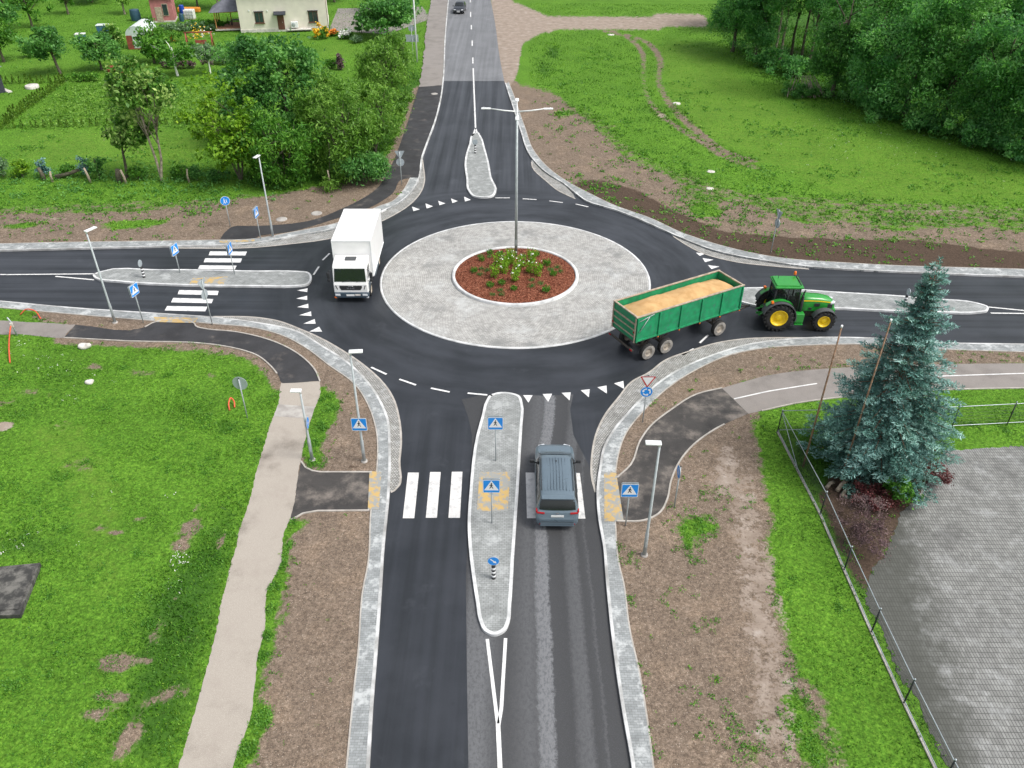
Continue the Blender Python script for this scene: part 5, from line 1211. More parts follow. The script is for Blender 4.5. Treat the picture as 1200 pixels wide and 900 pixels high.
def strokes(b, glyph, x, z, s, y):
    for (xa, za), (xb, zb) in glyph:
        p = np.array([x + xa * s, z + za * s]); q = np.array([x + xb * s, z + zb * s]); d = (q - p) / np.linalg.norm(q - p); nn = np.array([-d[1], d[0]]) * s * .13
        P = [p + nn, q + nn, q - nn, p - nn]; b.poly([(u[0], y, u[1]) for u in P][::-1])
GM = [((0, 0), (0, 1)), ((0, 1), (.45, .3)), ((.45, .3), (.9, 1)), ((.9, 1), (.9, 0))]; GA = [((0, 0), (.4, 1)), ((.4, 1), (.8, 0)), ((.15, .32), (.65, .32))]; GN = [((0, 0), (0, 1)), ((0, 1), (.75, 0)), ((.75, 0), (.75, 1))]
b = B()
for gl, x in ((GM, -.24), (GA, -.05), (GN, .13)): strokes(b, gl, x, 1.0, .125, -.022)
b.done('lettering', PM['chrome'], gr)
b = B(); b.tube([(-.16 + .32 * i / 8, -.02, 1.19 + .035 * math.sin(PI * i / 8)) for i in range(9)], .014, 6); b.done('emblem', PM['chrome'], gr)
b = B(); b.box((0, .16, .56), (2.22, .42, .42), 0, .07); bp = b.done('front_bumper', PM['bumper'], t)
b = B(); b.box((-.06, -.06, .58), (.52, .015, .12)); b.done('number_plate', PM['platew'], bp)
b = B(); b.box((.42, -.058, .60), (.34, .015, .13), 0, .004); b.done('bumper_plate', MAT['stone'], bp)
for s in (1, -1):
    b = B(); b.box((s * .88, -.035, .60), (.34, .06, .17), 0, .03); b.done('headlight', PM['lens'], t)
    b = B(); b.box((s * 1.03, -.02, .42), (.16, .06, .12), 0, .02); b.done('indicator', PM['amber'] if s < 0 else PM['lens'], t)
    b = B(); b.box((s * .90, -.012, 1.12), (.05, .02, .30), 0, .008, rot=Matrix.Rotation(s * .35, 3, 'Y')); b.done('air_slot', PM['plastic'], t)
    b = B(); P = [(s * 1.112, .34, 1.55), (s * 1.112, 1.1, 1.50), (s * 1.112, 1.1, 2.32), (s * 1.112, .48, 2.32)]; b.poly(P if s > 0 else P[::-1]); b.done('side_window', MAT['glass'], t)
    b = B(); b.tube([(s * 1.08, .30, 2.25), (s * 1.34, .12, 2.2), (s * 1.34, .12, 1.5), (s * 1.1, .28, 1.45)], .022, 6); b.box((s * 1.36, .10, 1.93), (.2, .12, .42), 0, .04); b.box((s * 1.36, .10, 1.58), (.2, .12, .2), 0, .04); b.done('wing_mirror', PM['plastic'], t)
    b = B(); b.box((s * 1.115, .78, .98), (.02, .7, .5), 0, .008); b.done('door_step', PM['bumper'], t)
    wheel(t, (s * 1.0, 1.05, .45), .45, .27, .26, PM['rimgrey'], s); wheel(t, (s * .98, 5.2, .45), .45, .30, .26, PM['rimgrey'], s)
b = B(); b.box((0, 1.05, 2.66), (.72, .46, .05), 0, .02, rot=Matrix.Rotation(.05, 3, 'X')); b.done('roof_hatch', PM['fender'], t)
b = B(); b.ball((.1, .45, 2.56), .03, 8, 6); b.ball((.55, .5, 2.57), .03, 8, 6); b.done('marker_light', PM['plastic'], t)

# ---------------------------------------------------------------- green grain trailer
ang = math.atan2(4.0, 6.98)
t = thing('grain_trailer', 'old green farm trailer with a grey wooden rim, full of grain', 'trailer', (0, 0, 0), ang - PI / 2)     # +Y of the trailer points to the tractor
t.location = (9.86, 42.08, 0)
TG = PM['trailer']; L_, Wd, zf, zt_ = 7.9, 2.24, 1.5, 3.08
for s, nm in ((1, 'side_panel'), (-1, 'side_panel')):
    b = B(); b.box((s * (Wd / 2 - .03), 0, (zf + zt_) / 2), (.06, L_, zt_ - zf), 0, .008)
    sp = b.done(nm, TG, t)
    b = B(); 
    for i in range(6):
        y = -L_ / 2 + .06 + (L_ - .12) * (i / 5); b.box((s * (Wd / 2 + .035), y, (zf + zt_) / 2 - .03), (.07, .09, zt_ - zf - .02), 0, .01)
    b.box((s * (Wd / 2 + .02), 0, zf + .05), (.05, L_, .1), 0, .01)
    b.done('side_rib', TG, sp)
    b = B(); b.box((s * (Wd / 2 - .03), 0, zt_ + .035), (.11, L_ + .1, .07), 0, .012); b.done('rim_board', MAT['wood'], sp)
    b = B()
    for i in range(1, 6): b.box((s * (Wd / 2 + .045), -L_ / 2 + .06 + (L_ - .12) * (i / 5), zf - .06), (.06, .08, .07), 0, .01)
    b.done('side_reflector', PM['amber'], sp)
    b = B()
    b.tube([(s * (Wd / 2 + .05), -L_ / 2 + .12, zt_ - .25), (s * (Wd / 2 + .05), -L_ / 2 + 1.15, zt_ - .02)], .022, 6); b.tube([(s * (Wd / 2 + .05), -L_ / 2 + .2, zt_ - .95), (s * (Wd / 2 + .05), -L_ / 2 + .85, zt_ - .1)], .022, 6)
    b.done('side_brace', MAT['galv'], sp)
for e, nm in ((-1, 'tailboard'), (1, 'headboard')):
    b = B(); b.box((0, e * (L_ / 2 - .03), (zf + zt_) / 2), (Wd - .13, .06, zt_ - zf), 0, .008); tb = b.done(nm, TG, t)
    b = B(); b.box((0, e * (L_ / 2 - .03), zt_ + .033), (Wd - .13, .11, .07), 0, .012); b.done('rim_board', MAT['wood'], tb)
    if e < 0:
        b = B()
        for z in (zf + .3, zf + .72, zf + 1.12): b.box((0, -L_ / 2 - .025, z), (Wd - .1, .05, .07 if z < 2.5 else .1), 0, .01)
        b.done('cross_rail', MAT['wood'], tb)
        for s in (1, -1): B().box((s * (Wd / 2 - .06), -L_ / 2 - .05, zf + .75), (.09, .05, zt_ - zf), 0, .01).done('corner_post', MAT['wood'], tb)
        for s in (1, -1):
            b = B(); b.box((s * (Wd / 2 - .12), -L_ / 2 - .07, zf + (.35 if s < 0 else .62)), (.12, .04, .1), 0, .01); b.done('reflector', PM['redlens'], tb)
b = B(); b.box((0, 0, zf - .04), (Wd - .04, L_ - .02, .08)); b.done('floor_panel', PM['chassis'], t)
b = B()
for s in (1, -1): b.box((s * .42, 0, zf - .2), (.12, L_ - .3, .22))
for y in (-3.4, -2.2, -1, .4, 1.8, 3.2): b.box((0, y, zf - .16), (1.7, .1, .14))
for y in (-2.88, -1.55, 2.55):
    b.cyl((-.95, y, .5), (.95, y, .5), .07, seg=8)
    for s in (1, -1):
        b.tube([(s * .5, y - .55, .88), (s * .5, y, .66), (s * .5, y + .55, .88)], .05, 6); b.box((s * .5, y, .9), (.12, .2, .5))
b.box((0, 2.55, 1.1), (1.3, 1.1, .14)); b.done('chassis', PM['chassis'], t)
b = B(); b.box((0, -L_ / 2 - .12, .98), (Wd + .02, .1, .11), 0, .01); bb = b.done('rear_bar', PM['chassis'], t)
b = B()
for s in (1, -1): b.box((s * (Wd / 2 - .1), -L_ / 2 - .185, .98), (.2, .03, .09), 0, .008)
b.done('tail_light', PM['redlens'], bb)
b = B(); ye = L_ / 2
b.tube([(-.45, 2.9, .95), (-.4, ye + .3, .85), (0, ye + 2.05, .62)], .05, 6); b.tube([(.45, 2.9, .95), (.4, ye + .3, .85), (0, ye + 2.05, .62)], .05, 6)
b.box((0, ye + .35, .84), (.85, .09, .09)); b.box((0, ye + 1.0, .76), (.5, .08, .08)); b.box((.12, ye + .1, 1.1), (.5, .12, .4)); b.done('drawbar', PM['chassis'], t)
for y in (-2.88, -1.55, 2.55):
    for s in (1, -1): wheel(t, (s * 1.0, y, .5), .5, .3, .26, PM['rimgrey'], s, None, PM['dustyrubber'])
# the load, on the trailer
rs = RS(21); nx_, ny_ = 22, 60; vs = []
for j in range(ny_ + 1):
    for i in range(nx_ + 1):
        u, v = -1 + 2 * i / nx_, -1 + 2 * j / ny_
        x, y = u * (Wd / 2 - .085), v * (L_ / 2 - .085)
        base = zt_ - .34 + .44 * (1 - u * u) ** .9 * (1 - abs(v) ** 3.2) ** .8
        base += .05 * math.sin(y * 1.9 + u * 1.2) * (1 - u * u) + .03 * math.sin(y * 4.1 - u * 2) * (1 - u * u) - (.10 if v > .85 else 0) * (v - .85) / .15 - .06 * (u < -.55) * abs(u)
        vs.append((x, y, base + rs.normal() * .008))
fs = [(j * (nx_ + 1) + i, j * (nx_ + 1) + i + 1, (j + 1) * (nx_ + 1) + i + 1, (j + 1) * (nx_ + 1) + i) for j in range(ny_) for i in range(nx_)]
k_ = NT('wheat_grain', .9, .2); k_.set('Base Color', k_.mix(k_.sm(k_.noise(2.0, 6, k_.obj()), .3, .7), (.48, .29, .125), (.60, .39, .185))); k_.bump(k_.noise(60, 3, k_.obj()), .5, .02)
b = B(); b.smooth = True; b.add(vs, fs); go = b.done('grain', k_.m); go.location = t.location; go.rotation_euler = t.rotation_euler
tag(go, 'golden grain heaped inside the green trailer', 'grain', kind='stuff')

# ---------------------------------------------------------------- green tractor, nose towards +X
t = thing('tractor', 'green farm tractor with yellow wheels pulling the grain trailer', 'tractor', (16.33, 44.05, 0), R_(-1.0))
GR = PM['green']; FD = PM['fender']
def tractor_wheel(c, r, w, rimr, side, lug):
    b = B(); h = w / 2
    b.lathe([(-h * .8, rimr), (-h, r * .75), (-h * .9, r * .91), (0, r * .935), (h * .9, r * .91), (h, r * .75), (h * .8, rimr)], 40, 'Y')
    for i in range(lug):
        for s in (1, -1):
            a = 2 * PI * (i + (.5 if s > 0 else 0)) / lug
            M = Matrix.Rotation(-a, 3, 'Y')
            p = M @ Vector((r * .955, s * h * .48, 0)); rot = M @ Matrix.Rotation(s * .75, 3, 'X')
            b.box(p, (r * .09, h * 1.15, r * .085), rot=rot)
            p2 = M @ Vector((r * .9, s * h * .97, 0)); b.box(p2, (r * .11, .05, r * .08), rot=M)
    o = b.done('wheel', MAT['rubber'], t, c)
    b = B(); s = side
    b.lathe([(s * h * .86, rimr * 1.04), (s * h * .95, rimr), (s * h * .7, rimr * .93), (s * h * .30, rimr * .84), (s * h * .22, rimr * .45), (s * h * .5, rimr * .34), (s * h * .55, rimr * .2), (s * h * .55, .001)], 32, 'Y')
    b.lathe([(-s * h * .8, rimr), (-s * h * .6, .001)], 24, 'Y')
    for i in range(8):
        a = 2 * PI * i / 8; b.ball((rimr * .39 * math.cos(a), s * h * .40, rimr * .39 * math.sin(a)), rimr * .05, 6, 4)
    b.done('rim', PM['yellow'], o)
for s in (1, -1):
    tractor_wheel((0, -s * .92, .93), .93, .50, .52, -s, 20); tractor_wheel((2.80, -s * .90, .70), .70, .42, .37, -s, 18)
    # rear wing: an arc over the wheel
    b = B(); y0, y1 = -s * .62, -s * 1.17
    arc = [R_(a) for a in range(-12, 172, 8)]; vs = []
    for a in arc:
        for y in (y0, y1): vs.append((1.05 * math.cos(a), y, .93 + 1.05 * math.sin(a)))
        for y in (y1, y0): vs.append((1.00 * math.cos(a), y, .93 + 1.00 * math.sin(a)))
    n = len(arc); b.smooth = False
    b.add(vs, [(4 * i + k, 4 * i + (k + 1) % 4, 4 * i + 4 + (k + 1) % 4, 4 * i + 4 + k) for i in range(n - 1) for k in range(4)]); rf = b.done('rear_fender', FD, t, fix=True)
    b = B(); vs = []
    for a in arc[4:-3]:
        for y in (-s * .60, -s * .92): vs.append((1.085 * math.cos(a), y, .93 + 1.085 * math.sin(a)))
    n = len(arc[4:-3]); b.smooth = True; b.add(vs, [(2 * i, 2 * i + 1, 2 * i + 3, 2 * i + 2) for i in range(n - 1)]); b.done('fender_cover', GR, rf)
    b = B(); b.box((-.55, -s * .98, 1.95), (.16, .2, .14), 0, .03); b.done('indicator', PM['amber'], rf)
    b = B(); arc = [R_(a) for a in range(18, 166, 10)]; vs = []
    for a in arc:
        for y in (-s * .70, -s * 1.12): vs.append((2.80 + .79 * math.cos(a), y, .70 + .79 * math.sin(a)))
        for y in (-s * 1.12, -s * .70): vs.append((2.80 + .755 * math.cos(a), y, .70 + .755 * math.sin(a)))
    n = len(arc); b.add(vs, [(4 * i + k, 4 * i + (k + 1) % 4, 4 * i + 4 + (k + 1) % 4, 4 * i + 4 + k) for i in range(n - 1) for k in range(4)]); b.done('front_fender', FD, t, fix=True)
    # step between the wheels
    b = B(); b.box((1.30, -s * .78, .85), (.55, .42, .62), 0, .05); b.box((1.30, -s * .92, .45), (.5, .25, .06)); b.done('cab_step', GR, t)
# hood: lofted
b = B(); b.smooth = True; ST = [(1.22, .44, 1.12, 1.98), (1.8, .44, 1.10, 2.0), (2.6, .42, 1.08, 1.95), (3.15, .38, 1.06, 1.84), (3.42, .33, 1.05, 1.68), (3.52, .26, 1.06, 1.45)]
P = []; 
for x, w_, zb, zt2 in ST:
    c_ = [(-w_, zb), (-w_ * 1.04, zb + (zt2 - zb) * .5), (-w_ * .98, zb + (zt2 - zb) * .82), (-w_ * .78, zt2 - .03), (-w_ * .35, zt2), (0, zt2 + .012)]
    P += [(x, y, z) for y, z in c_] + [(x, -y, z) for y, z in c_[:-1][::-1]]
m_ = 11; b.add(P, [(i * m_ + k, (i + 1) * m_ + k, (i + 1) * m_ + k + 1, i * m_ + k + 1) for i in range(len(ST) - 1) for k in range(m_ - 1)]); o_ = len(ST) - 1
b.f.append(tuple(o_ * m_ + k for k in range(m_))); b.f.append(tuple(range(m_))[::-1]); b.mi += [0, 0]; b.sm += [False, False]
hood = b.done('hood', GR, t, fix=True)
for s in (1, -1):
    b = B(); pts = [(1.3, .450, 1.80), (2.0, .452, 1.81), (2.6, .436, 1.775), (3.1, .400, 1.70), (3.36, .352, 1.62)]
    vs = []; 
    for x, y, z in pts: vs += [(x, -s * (y + .006), z + .035), (x, -s * (y + .012), z - .035)]
    b.add(vs, [(2 * i, 2 * i + 1, 2 * i + 3, 2 * i + 2) for i in range(len(pts) - 1)]); b.done('yellow_stripe', PM['yellow'], hood)
    b = B()
    for x, w_, z0_, z1_ in ((2.38, .34, 1.42, 1.64), (2.0, .2, 1.2, 1.34)): b.box((x, -s * .452, (z0_ + z1_) / 2), (w_, .03, z1_ - z0_), 0, .01)
    b.done('side_vent', PM['plastic'], hood)
    b = B(); b.box((3.33, -s * .27, 1.62), (.34, .22, .16), s * .35, .04); b.done('headlight', PM['lens'], hood)
b = B(); b.box((3.42, 0, 1.33), (.22, .56, .36), 0, .05); b.box((3.2, -.36, 1.42), (.34, .06, .3), .1, .02); b.box((3.2, .36, 1.42), (.34, .06, .3), -.1, .02); b.done('grille', PM['plastic'], t)
b = B(); b.box((3.42, 0, 1.02), (.5, .58, .28), 0, .08); b.done('nose', GR, t)
b = B(); b.box((3.55, 0, .78), (.36, .62, .30), 0, .04); b.done('front_weight', PM['plastic'], t)
b = B(); b.box((1.9, 0, .86), (3.0, .52, .5), 0, .06); b.cyl((2.8, -.7, .70), (2.8, .7, .70), .13, seg=10); b.cyl((0, -.7, .93), (0, .7, .93), .2, seg=12); b.box((-.3, 0, .95), (.8, .6, .55), 0, .05); b.done('chassis', PM['chassis'], t)
b = B(); 
for s in (1, -1): b.tube([(-.5, s * .3, 1.0), (-1.05, s * .38, .72)], .05, 6); b.tube([(-.45, s * .28, 1.25), (-.8, s * .36, .95)], .035, 6)
b.box((-.85, 0, .68), (.5, .1, .1)); b.tube([(-.4, 0, 1.3), (-1.0, 0, 1.0)], .04, 6); b.done('hitch', GR, t)
# cab
b = B(); cz0, cz1 = 1.15, 2.72
cor = [(-.42, .56), (1.18, .62)]; topc = [(-.30, .60), (1.10, .64)]
for s in (1, -1):
    for (xa, ya), (xb, yb) in zip(cor, topc): b.tube([(xa, s * ya, cz0), (xb, s * yb, cz1)], .045, 6)
    b.tube([(.42, s * .64, 1.25), (.42, s * .66, cz1)], .04, 6)
for z, Q in ((cz0, cor), (cz1, topc)): b.tube([(Q[0][0], Q[0][1], z), (Q[1][0], Q[1][1], z), (Q[1][0], -Q[1][1], z), (Q[0][0], -Q[0][1], z), (Q[0][0], Q[0][1], z)], .04, 6)
b.done('cab_frame', PM['plastic'], t)
b = B()
c0 = [(-.42, -.56), (1.18, -.62), (1.18, .62), (-.42, .56)]; c1 = [(-.30, -.60), (1.10, -.64), (1.10, .64), (-.30, .60)]
b.add([(x, y, cz0) for x, y in c0] + [(x, y, cz1) for x, y in c1], [(i, (i + 1) % 4, 4 + (i + 1) % 4, 4 + i) for i in range(4)])
kg = NT('cab_glass', .05, .6); tr = kg.n('ShaderNodeBsdfTransparent'); tr.inputs[0].default_value = (.55, .62, .60, 1); mx = kg.n('ShaderNodeMixShader'); mx.inputs[0].default_value = .45
kg.set('Base Color', (.02, .03, .03)); kg.t.links.new(tr.outputs[0], mx.inputs[1]); kg.t.links.new(kg.b.outputs[0], mx.inputs[2]); kg.t.links.new(mx.outputs[0], kg.out.inputs[0])
b.done('cab_glazing', kg.m, t)
b = B(); b.box((.1, 0, 1.5), (.5, .5, .16), 0, .05); b.box((-.12, 0, 1.85), (.14, .5, .6), 0, .05); b.done('driver_seat', PM['plastic'], t)
b = B(); b.box((.95, 0, 1.55), (.3, .5, .5), 0, .06); b.lathe([(-.01, .2), (.01, .22), (.03, .2)], 16, 'X', (.72, 0, 1.85)); b.done('dashboard', PM['plastic'], t)
b = B(); b.box((.4, 0, 2.80), (1.72, 1.50, .14), 0, .06); b.box((.34, 0, 2.90), (1.45, 1.26, .10), 0, .045); rf = b.done('cab_roof', GR, t)
b = B(); b.tube([(1.08, -.55, 2.93), (1.1, 0, 2.95), (1.08, .55, 2.93)], .045, 8); b.tube([(-.1, .25, 2.95), (-.1, .25, 3.15)], .015, 5); b.done('roof_bar', PM['plastic'], rf)
b = B(); b.cyl((1.0, .62, 2.88), (1.0, .62, 3.06), .02, seg=6); b.m(1); b.lathe([(3.05, .09), (3.20, .085), (3.26, .05), (3.27, .001)], 12, 'Z', (1.0, .62, 0)); b.done('beacon', [PM['plastic'], PM['amber']], rf)
b = B(); b.tube([(1.36, -.60, .9), (1.36, -.60, 1.65), (1.36, -.60, 2.15)], [.10, .10, .095], 12); b.tube([(1.36, -.60, 2.15), (1.36, -.60, 2.45), (1.44, -.60, 2.6)], [.05, .05, .055], 10); b.done('exhaust_pipe', PM['plastic'], t)
for s in (1, -1):
    b = B(); b.tube([(1.12, s * .66, 2.45), (1.2, s * .95, 2.4)], .02, 6); b.box((1.2, s * 1.0, 2.3), (.08, .2, .32), 0, .03); b.done('mirror', PM['plastic'], t)
b = B(); b.box((.15, -.62, 1.62), (.28, .02, .3)); b.done('sticker', MAT['white'], t)
# ================================================================== plants
def gz(y): return GZ if y < 80 else max(0.0, GZ * (1 - (y - 80) / 12))
def tree(px, py, h, r, label, leaf='leaf_mid', seed=1, name='broadleaf_tree', cat='tree', group=None, clear=0.3, n_clump=70, per=70, lsize=.34, clump=.9, aspect=.6, droop=0.0, shell=.55, amp=.25, trunk_r=.16, bark='bark', lean=(0, 0), off=(0, 0), flat=.7, dirs_=False, nl=8, world=None, stems=1):
    x, y = world or G(px, py, GZ); z0 = gz(y); rs = RS(seed)
    t = thing(name, label, cat, (x, y, z0), 0, group)
    rx, ry = (r if hasattr(r, '__len__') else (r, r)); k_ = .45 * clump
    rz_ = max(h * (1 - clear) / 2 - k_, .15 * h); rx, ry = max(rx - k_, .5 * rx), max(ry - k_, .5 * ry)
    c = (off[0] + lean[0], off[1] + lean[1], h - rz_ - k_)
    P, tone, D, C = crown_points(rs, c, (rx, ry, rz_), n_clump, per, clump, shell, 0.25, flat, amp)
    V, Fq = leaf_quads(rs, P, lsize, aspect, .25, droop, .4, D if dirs_ else None)
    link('crown', npmesh('crown', V, Fq, MAT[leaf], tone), t)
    b = B()
    for q in range(stems):
        ln = (lean[0] + (q - (stems - 1) / 2) * r_s(rx) * .5, lean[1] + (0.2 * rx if q % 2 else 0)) if stems > 1 else lean
        trunk_mesh(b, rs, h * .82, trunk_r * (1 if stems == 1 else .75), c, C, nl, ln)
    b.done('trunk', MAT[bark], t)
    return t
def r_s(r): return r
# ---- willows and shrubs along the footpath
WG = 'willow bushes beside the dark footpath'
wk = dict(leaf='leaf_willow', name='willow_bush', cat='bush', group=WG, clear=.02, lsize=.36, aspect=.3, droop=.5, shell=.6, amp=.3, stems=3, trunk_r=.12, per=95, clump=.85, flat=.85)
tree(335, 212, 6.0, 3.2, 'broad dark green willow bush standing right behind the lamp post', seed=31, n_clump=90, **{**wk, 'leaf': 'leaf_mid'})
tree(408, 210, 7.6, 3.6, 'largest pale green willow bush at the bend of the dark footpath', seed=32, n_clump=120, **wk)
tree(387, 186, 7.4, 3.4, 'willow bush behind the footpath bend, left of the largest one', seed=33, n_clump=90, **wk)
tree(440, 178, 7.0, 3.1, 'willow bush along the dark footpath above the largest one', seed=34, n_clump=80, **wk)
tree(455, 118, 6.4, 3.3, 'rounded willow bush by the upper part of the footpath and grass verge', seed=35, n_clump=90, **wk)
tree(466, 88, 5.0, 2.6, 'small willow bush below the grey backed road signs', seed=36, n_clump=60, **wk)
tree(372, 160, 6.0, 3.0, 'willow bush between the big dark tree and the footpath bushes', seed=37, n_clump=70, **wk)
tree(430, 214, 2.8, 2.3, 'low dark rosette bush hugging the bare earth beside the footpath', seed=38, n_clump=60, **{**wk, 'leaf': 'leaf_dark'})
# ---- garden trees
GT = 'trees of the gardens on the left'
tree(342, 170, 10.0, (5.5, 5.0), 'big dark green tree in front of the cream house', 'leaf_dark', 41, group=GT, clear=.03, n_clump=230, per=110, lsize=.34, clump=1.0, trunk_r=.26, shell=.6, amp=.16)
tree(282, 211, 7.2, 3.5, 'yellow green spreading tree beside the big dark tree', 'leaf_yellow', 42, group=GT, clear=.12, n_clump=85, per=75, lsize=.33, clump=.85, stems=3, trunk_r=.13, shell=.5, amp=.35)
tree(268, 160, 3.4, 2.7, 'low yellow green bush on the lawn behind the yellow green tree', 'leaf_yellow', 142, 'leafy_bush', 'bush', GT, clear=.02, n_clump=50, per=60, lsize=.3, clump=.7)
tree(190, 213, 10.3, (3.3, 2.8), 'lone two stemmed tree with pale leaf tips at the garden edge', 'leaf_pale', 43, group=GT, clear=.50, n_clump=62, per=95, lsize=.34, clump=.8, lean=(.2, .2), off=(-.6, 0), stems=2, trunk_r=.15, bark='pale_bark', shell=.35, amp=.4)
tree(148, 209, 5.6, (2.0, 1.6), 'short pale leaved tree growing from a stump at the garden edge', 'leaf_pale', 44, group=GT, clear=.45, n_clump=30, per=75, lsize=.32, clump=.62, trunk_r=.13, lean=(.6, 0), off=(.5, 0))
tree(71, 86.5, 5.9, (2.5, 2.3), 'dark round apple tree with a bare leaning trunk on the left lawn', 'leaf_dark', 45, group=GT, clear=.22, n_clump=60, per=75, lsize=.33, clump=.75, trunk_r=.17, lean=(-.6, 0), off=(-.1, 0), shell=.5, amp=.4)
tree(4, 72, 6.8, 2.7, 'loose green fruit tree cut by the left picture edge', 'leaf_mid', 46, group=GT, clear=.12, n_clump=55, per=65, lsize=.35, clump=.8)
tree(38, 32, 5.2, 2.4, 'sparse fruit tree on the top left meadow', 'leaf_mid', 47, group=GT, clear=.25, n_clump=36, per=45, lsize=.36, clump=.7, amp=.4)
tree(12, 38, 4.6, 2.0, 'small dark fruit tree left of the sparse meadow tree', 'leaf_dark', 48, group=GT, clear=.2, n_clump=34, per=50, lsize=.36, clump=.7)
tree(80, 16, 4.2, 1.9, 'small young tree on the far top meadow', 'leaf_mid', 49, group=GT, clear=.35, n_clump=26, per=45, lsize=.36, clump=.65)
tree(146, 16, 4.4, 1.9, 'pale young tree near the top of the meadow left of the pink shed', 'leaf_willow', 50, group=GT, clear=.32, n_clump=26, per=45, lsize=.36, clump=.65, bark='pale_bark')
tree(208, 88, 4.2, (2.9, 2.2), 'low wide fruit tree with a white painted trunk below the swing', 'leaf_mid', 51, group=GT, clear=.32, n_clump=45, per=60, lsize=.34, clump=.75, bark='petal_white', trunk_r=.14)
tree(247, 86, 3.8, 1.5, 'small grey green tree with a white painted trunk', 'leaf_grey', 52, group=GT, clear=.35, n_clump=26, per=60, lsize=.3, clump=.6, bark='petal_white', trunk_r=.1)
tree(181, 73, 4.2, (2.0, 1.8), 'bushy green fruit tree beside the white greenhouse', 'leaf_mid', 53, group=GT, clear=.08, n_clump=48, per=65, lsize=.34, clump=.75)
tree(119, 81, 4.4, (2.4, 2.0), 'dark bushy fruit tree behind the red garden bench', 'leaf_dark', 54, group=GT, clear=.06, n_clump=55, per=65, lsize=.34, clump=.8)
tree(135, 66, 3.8, (1.7, 1.5), 'yellowish topped bush left of the white greenhouse', 'leaf_pale', 55, group=GT, clear=.06, n_clump=45, per=60, lsize=.34, clump=.75)
tree(455, 44, 6.2, (4.4, 3.8), 'rounded dark green tree by the house driveway', 'leaf_dark', 56, group=GT, clear=.06, n_clump=95, per=90, lsize=.42, clump=1.1, shell=.6)
tree(470, 14, 8.0, 3.6, 'very dark tree beside the driveway at the top of the picture', 'leaf_wood', 57, group=GT, clear=.1, n_clump=60, per=80, lsize=.45, clump=1.1)
for i, (px, py, h, r, lab) in enumerate([(232, 8, 9, 3.6, 'dark tree directly behind the pink shed'), (256, 10, 10, 3.6, 'dark tree with pale trunks between the pink shed and the veranda'), (392, 2, 8, 3.2, 'dark tree beside the right gable of the cream house'), (5, 12, 8, 4.5, 'dark tree filling the top left picture corner'), (32, 4, 7, 3.8, 'dark bushy tree along the top meadow edge'), (108, 2, 4, 4, 'low dark thicket on the top meadow edge')]):
    tree(px, py, h, r, lab, 'leaf_wood', 60 + i, group=GT, clear=.22, n_clump=50, per=60, lsize=.5, clump=1.1, bark='pale_bark' if i == 1 else 'bark')
def bush(px, py, h, r, label, leaf='leaf_mid', seed=1, name='garden_bush', group='garden bushes', n=26, per=55, lsize=.2, clump=.35, **kw):
    return tree(px, py, h, r, label, leaf, seed, name, 'bush', group, clear=.02, n_clump=n, per=per, lsize=lsize, clump=clump, trunk_r=.05, nl=4, **kw)
bush(424, 39, 2.2, 1.2, 'small dark conifer at the end of the house driveway', 'leaf_dark', 70, lsize=.25)
bush(388, 79, 1.1, .8, 'small round dark bush on the house lawn', 'leaf_mid', 71)
bush(399, 81, 1.9, .34, 'narrow dark purple shrub on the house lawn', 'leaf_purple', 72)
bush(418, 49, .9, 1.0, 'low grey green bush at the corner of the house lawn', 'leaf_grey', 73)
bush(232, 60, 1.2, 2.4, 'dark low berry bush row beside the swing', 'leaf_dark', 74, n=40)
bush(270, 62, 1.3, 2.0, 'low dark bush row right of the swing', 'leaf_dark', 75, n=36)
bush(98, 94, 1.0, (2.3, .9), 'low clipped hedge behind the thuja corner', 'leaf_mid', 76, n=40)
bush(216, 79, 1.0, (3.2, .8), 'low dark purple berry bushes under the fruit tree', 'leaf_purple', 77, n=40)
bush(196, 48, 1.5, (2.5, 1.2), 'clump of tall green vegetables in front of the pink shed', 'leaf_mid', 78, n=40)
bush(218, 36, 1.2, (4.0, 2.0), 'blue green cabbage bed in front of the pink shed', 'leaf_grey', 79, n=60, lsize=.26)
bush(243, 33, 1.4, (3.0, 1.6), 'green potato bed between the shed and the veranda', 'leaf_mid', 80, n=50, lsize=.26)
bush(262, 74, 1.2, (2.2, 1.0), 'silver green bush beside the big dark tree', 'leaf_grey', 81, n=36)
bush(275, 86, .7, (2.0, .8), 'low light green flower row below the silver bush', 'leaf_yellow', 82, n=30)
bush(33, 66, 1.6, .9, 'young green sapling on the left lawn behind the apple tree', 'leaf_mid', 83)
# thin hedgerow at the foot of the gardens
HG = 'shrubs along the old garden boundary'
for i, (px, py, h, r, leaf, lab) in enumerate([(4, 207, 1.7, .8, 'leaf_grey', 'grey green shrub at the left end of the garden boundary'), (27, 208, 1.5, .8, 'leaf_yellow', 'light yellow green shrub on the garden boundary'), (53, 208, 1.8, .5, 'needle_blue', 'small blue spruce beside the fallen log'), (80, 206, 1.1, .8, 'leaf_mid', 'low green shrub behind the fallen log'), (104, 208, 2.0, .5, 'needle_blue', 'small blue spruce at the right end of the fallen log'), (117, 209, 2.3, .8, 'leaf_dark', 'dark upright shrub beside the small blue spruce'),
      (163, 210, 1.2, .7, 'leaf_mid', 'green shrub between the two pale leaved trees'), (213, 210, 1.3, .9, 'leaf_mid', 'green shrub right of the two stemmed tree'), (231, 211, 1.4, .6, 'leaf_dark', 'dark shrub on the boundary before the yellow green tree'), (252, 212, 1.0, 1.1, 'leaf_dark', 'low dark shrub left of the yellow green tree foot'), (306, 214, 2.2, 1.3, 'leaf_mid', 'green bush at the foot of the lamp behind the left road')]):
    bush(px, py, h, r, lab, leaf, 90 + i, 'boundary_shrub', HG, n=22 if r > .55 else 16, per=45, lsize=.2, clump=.32)
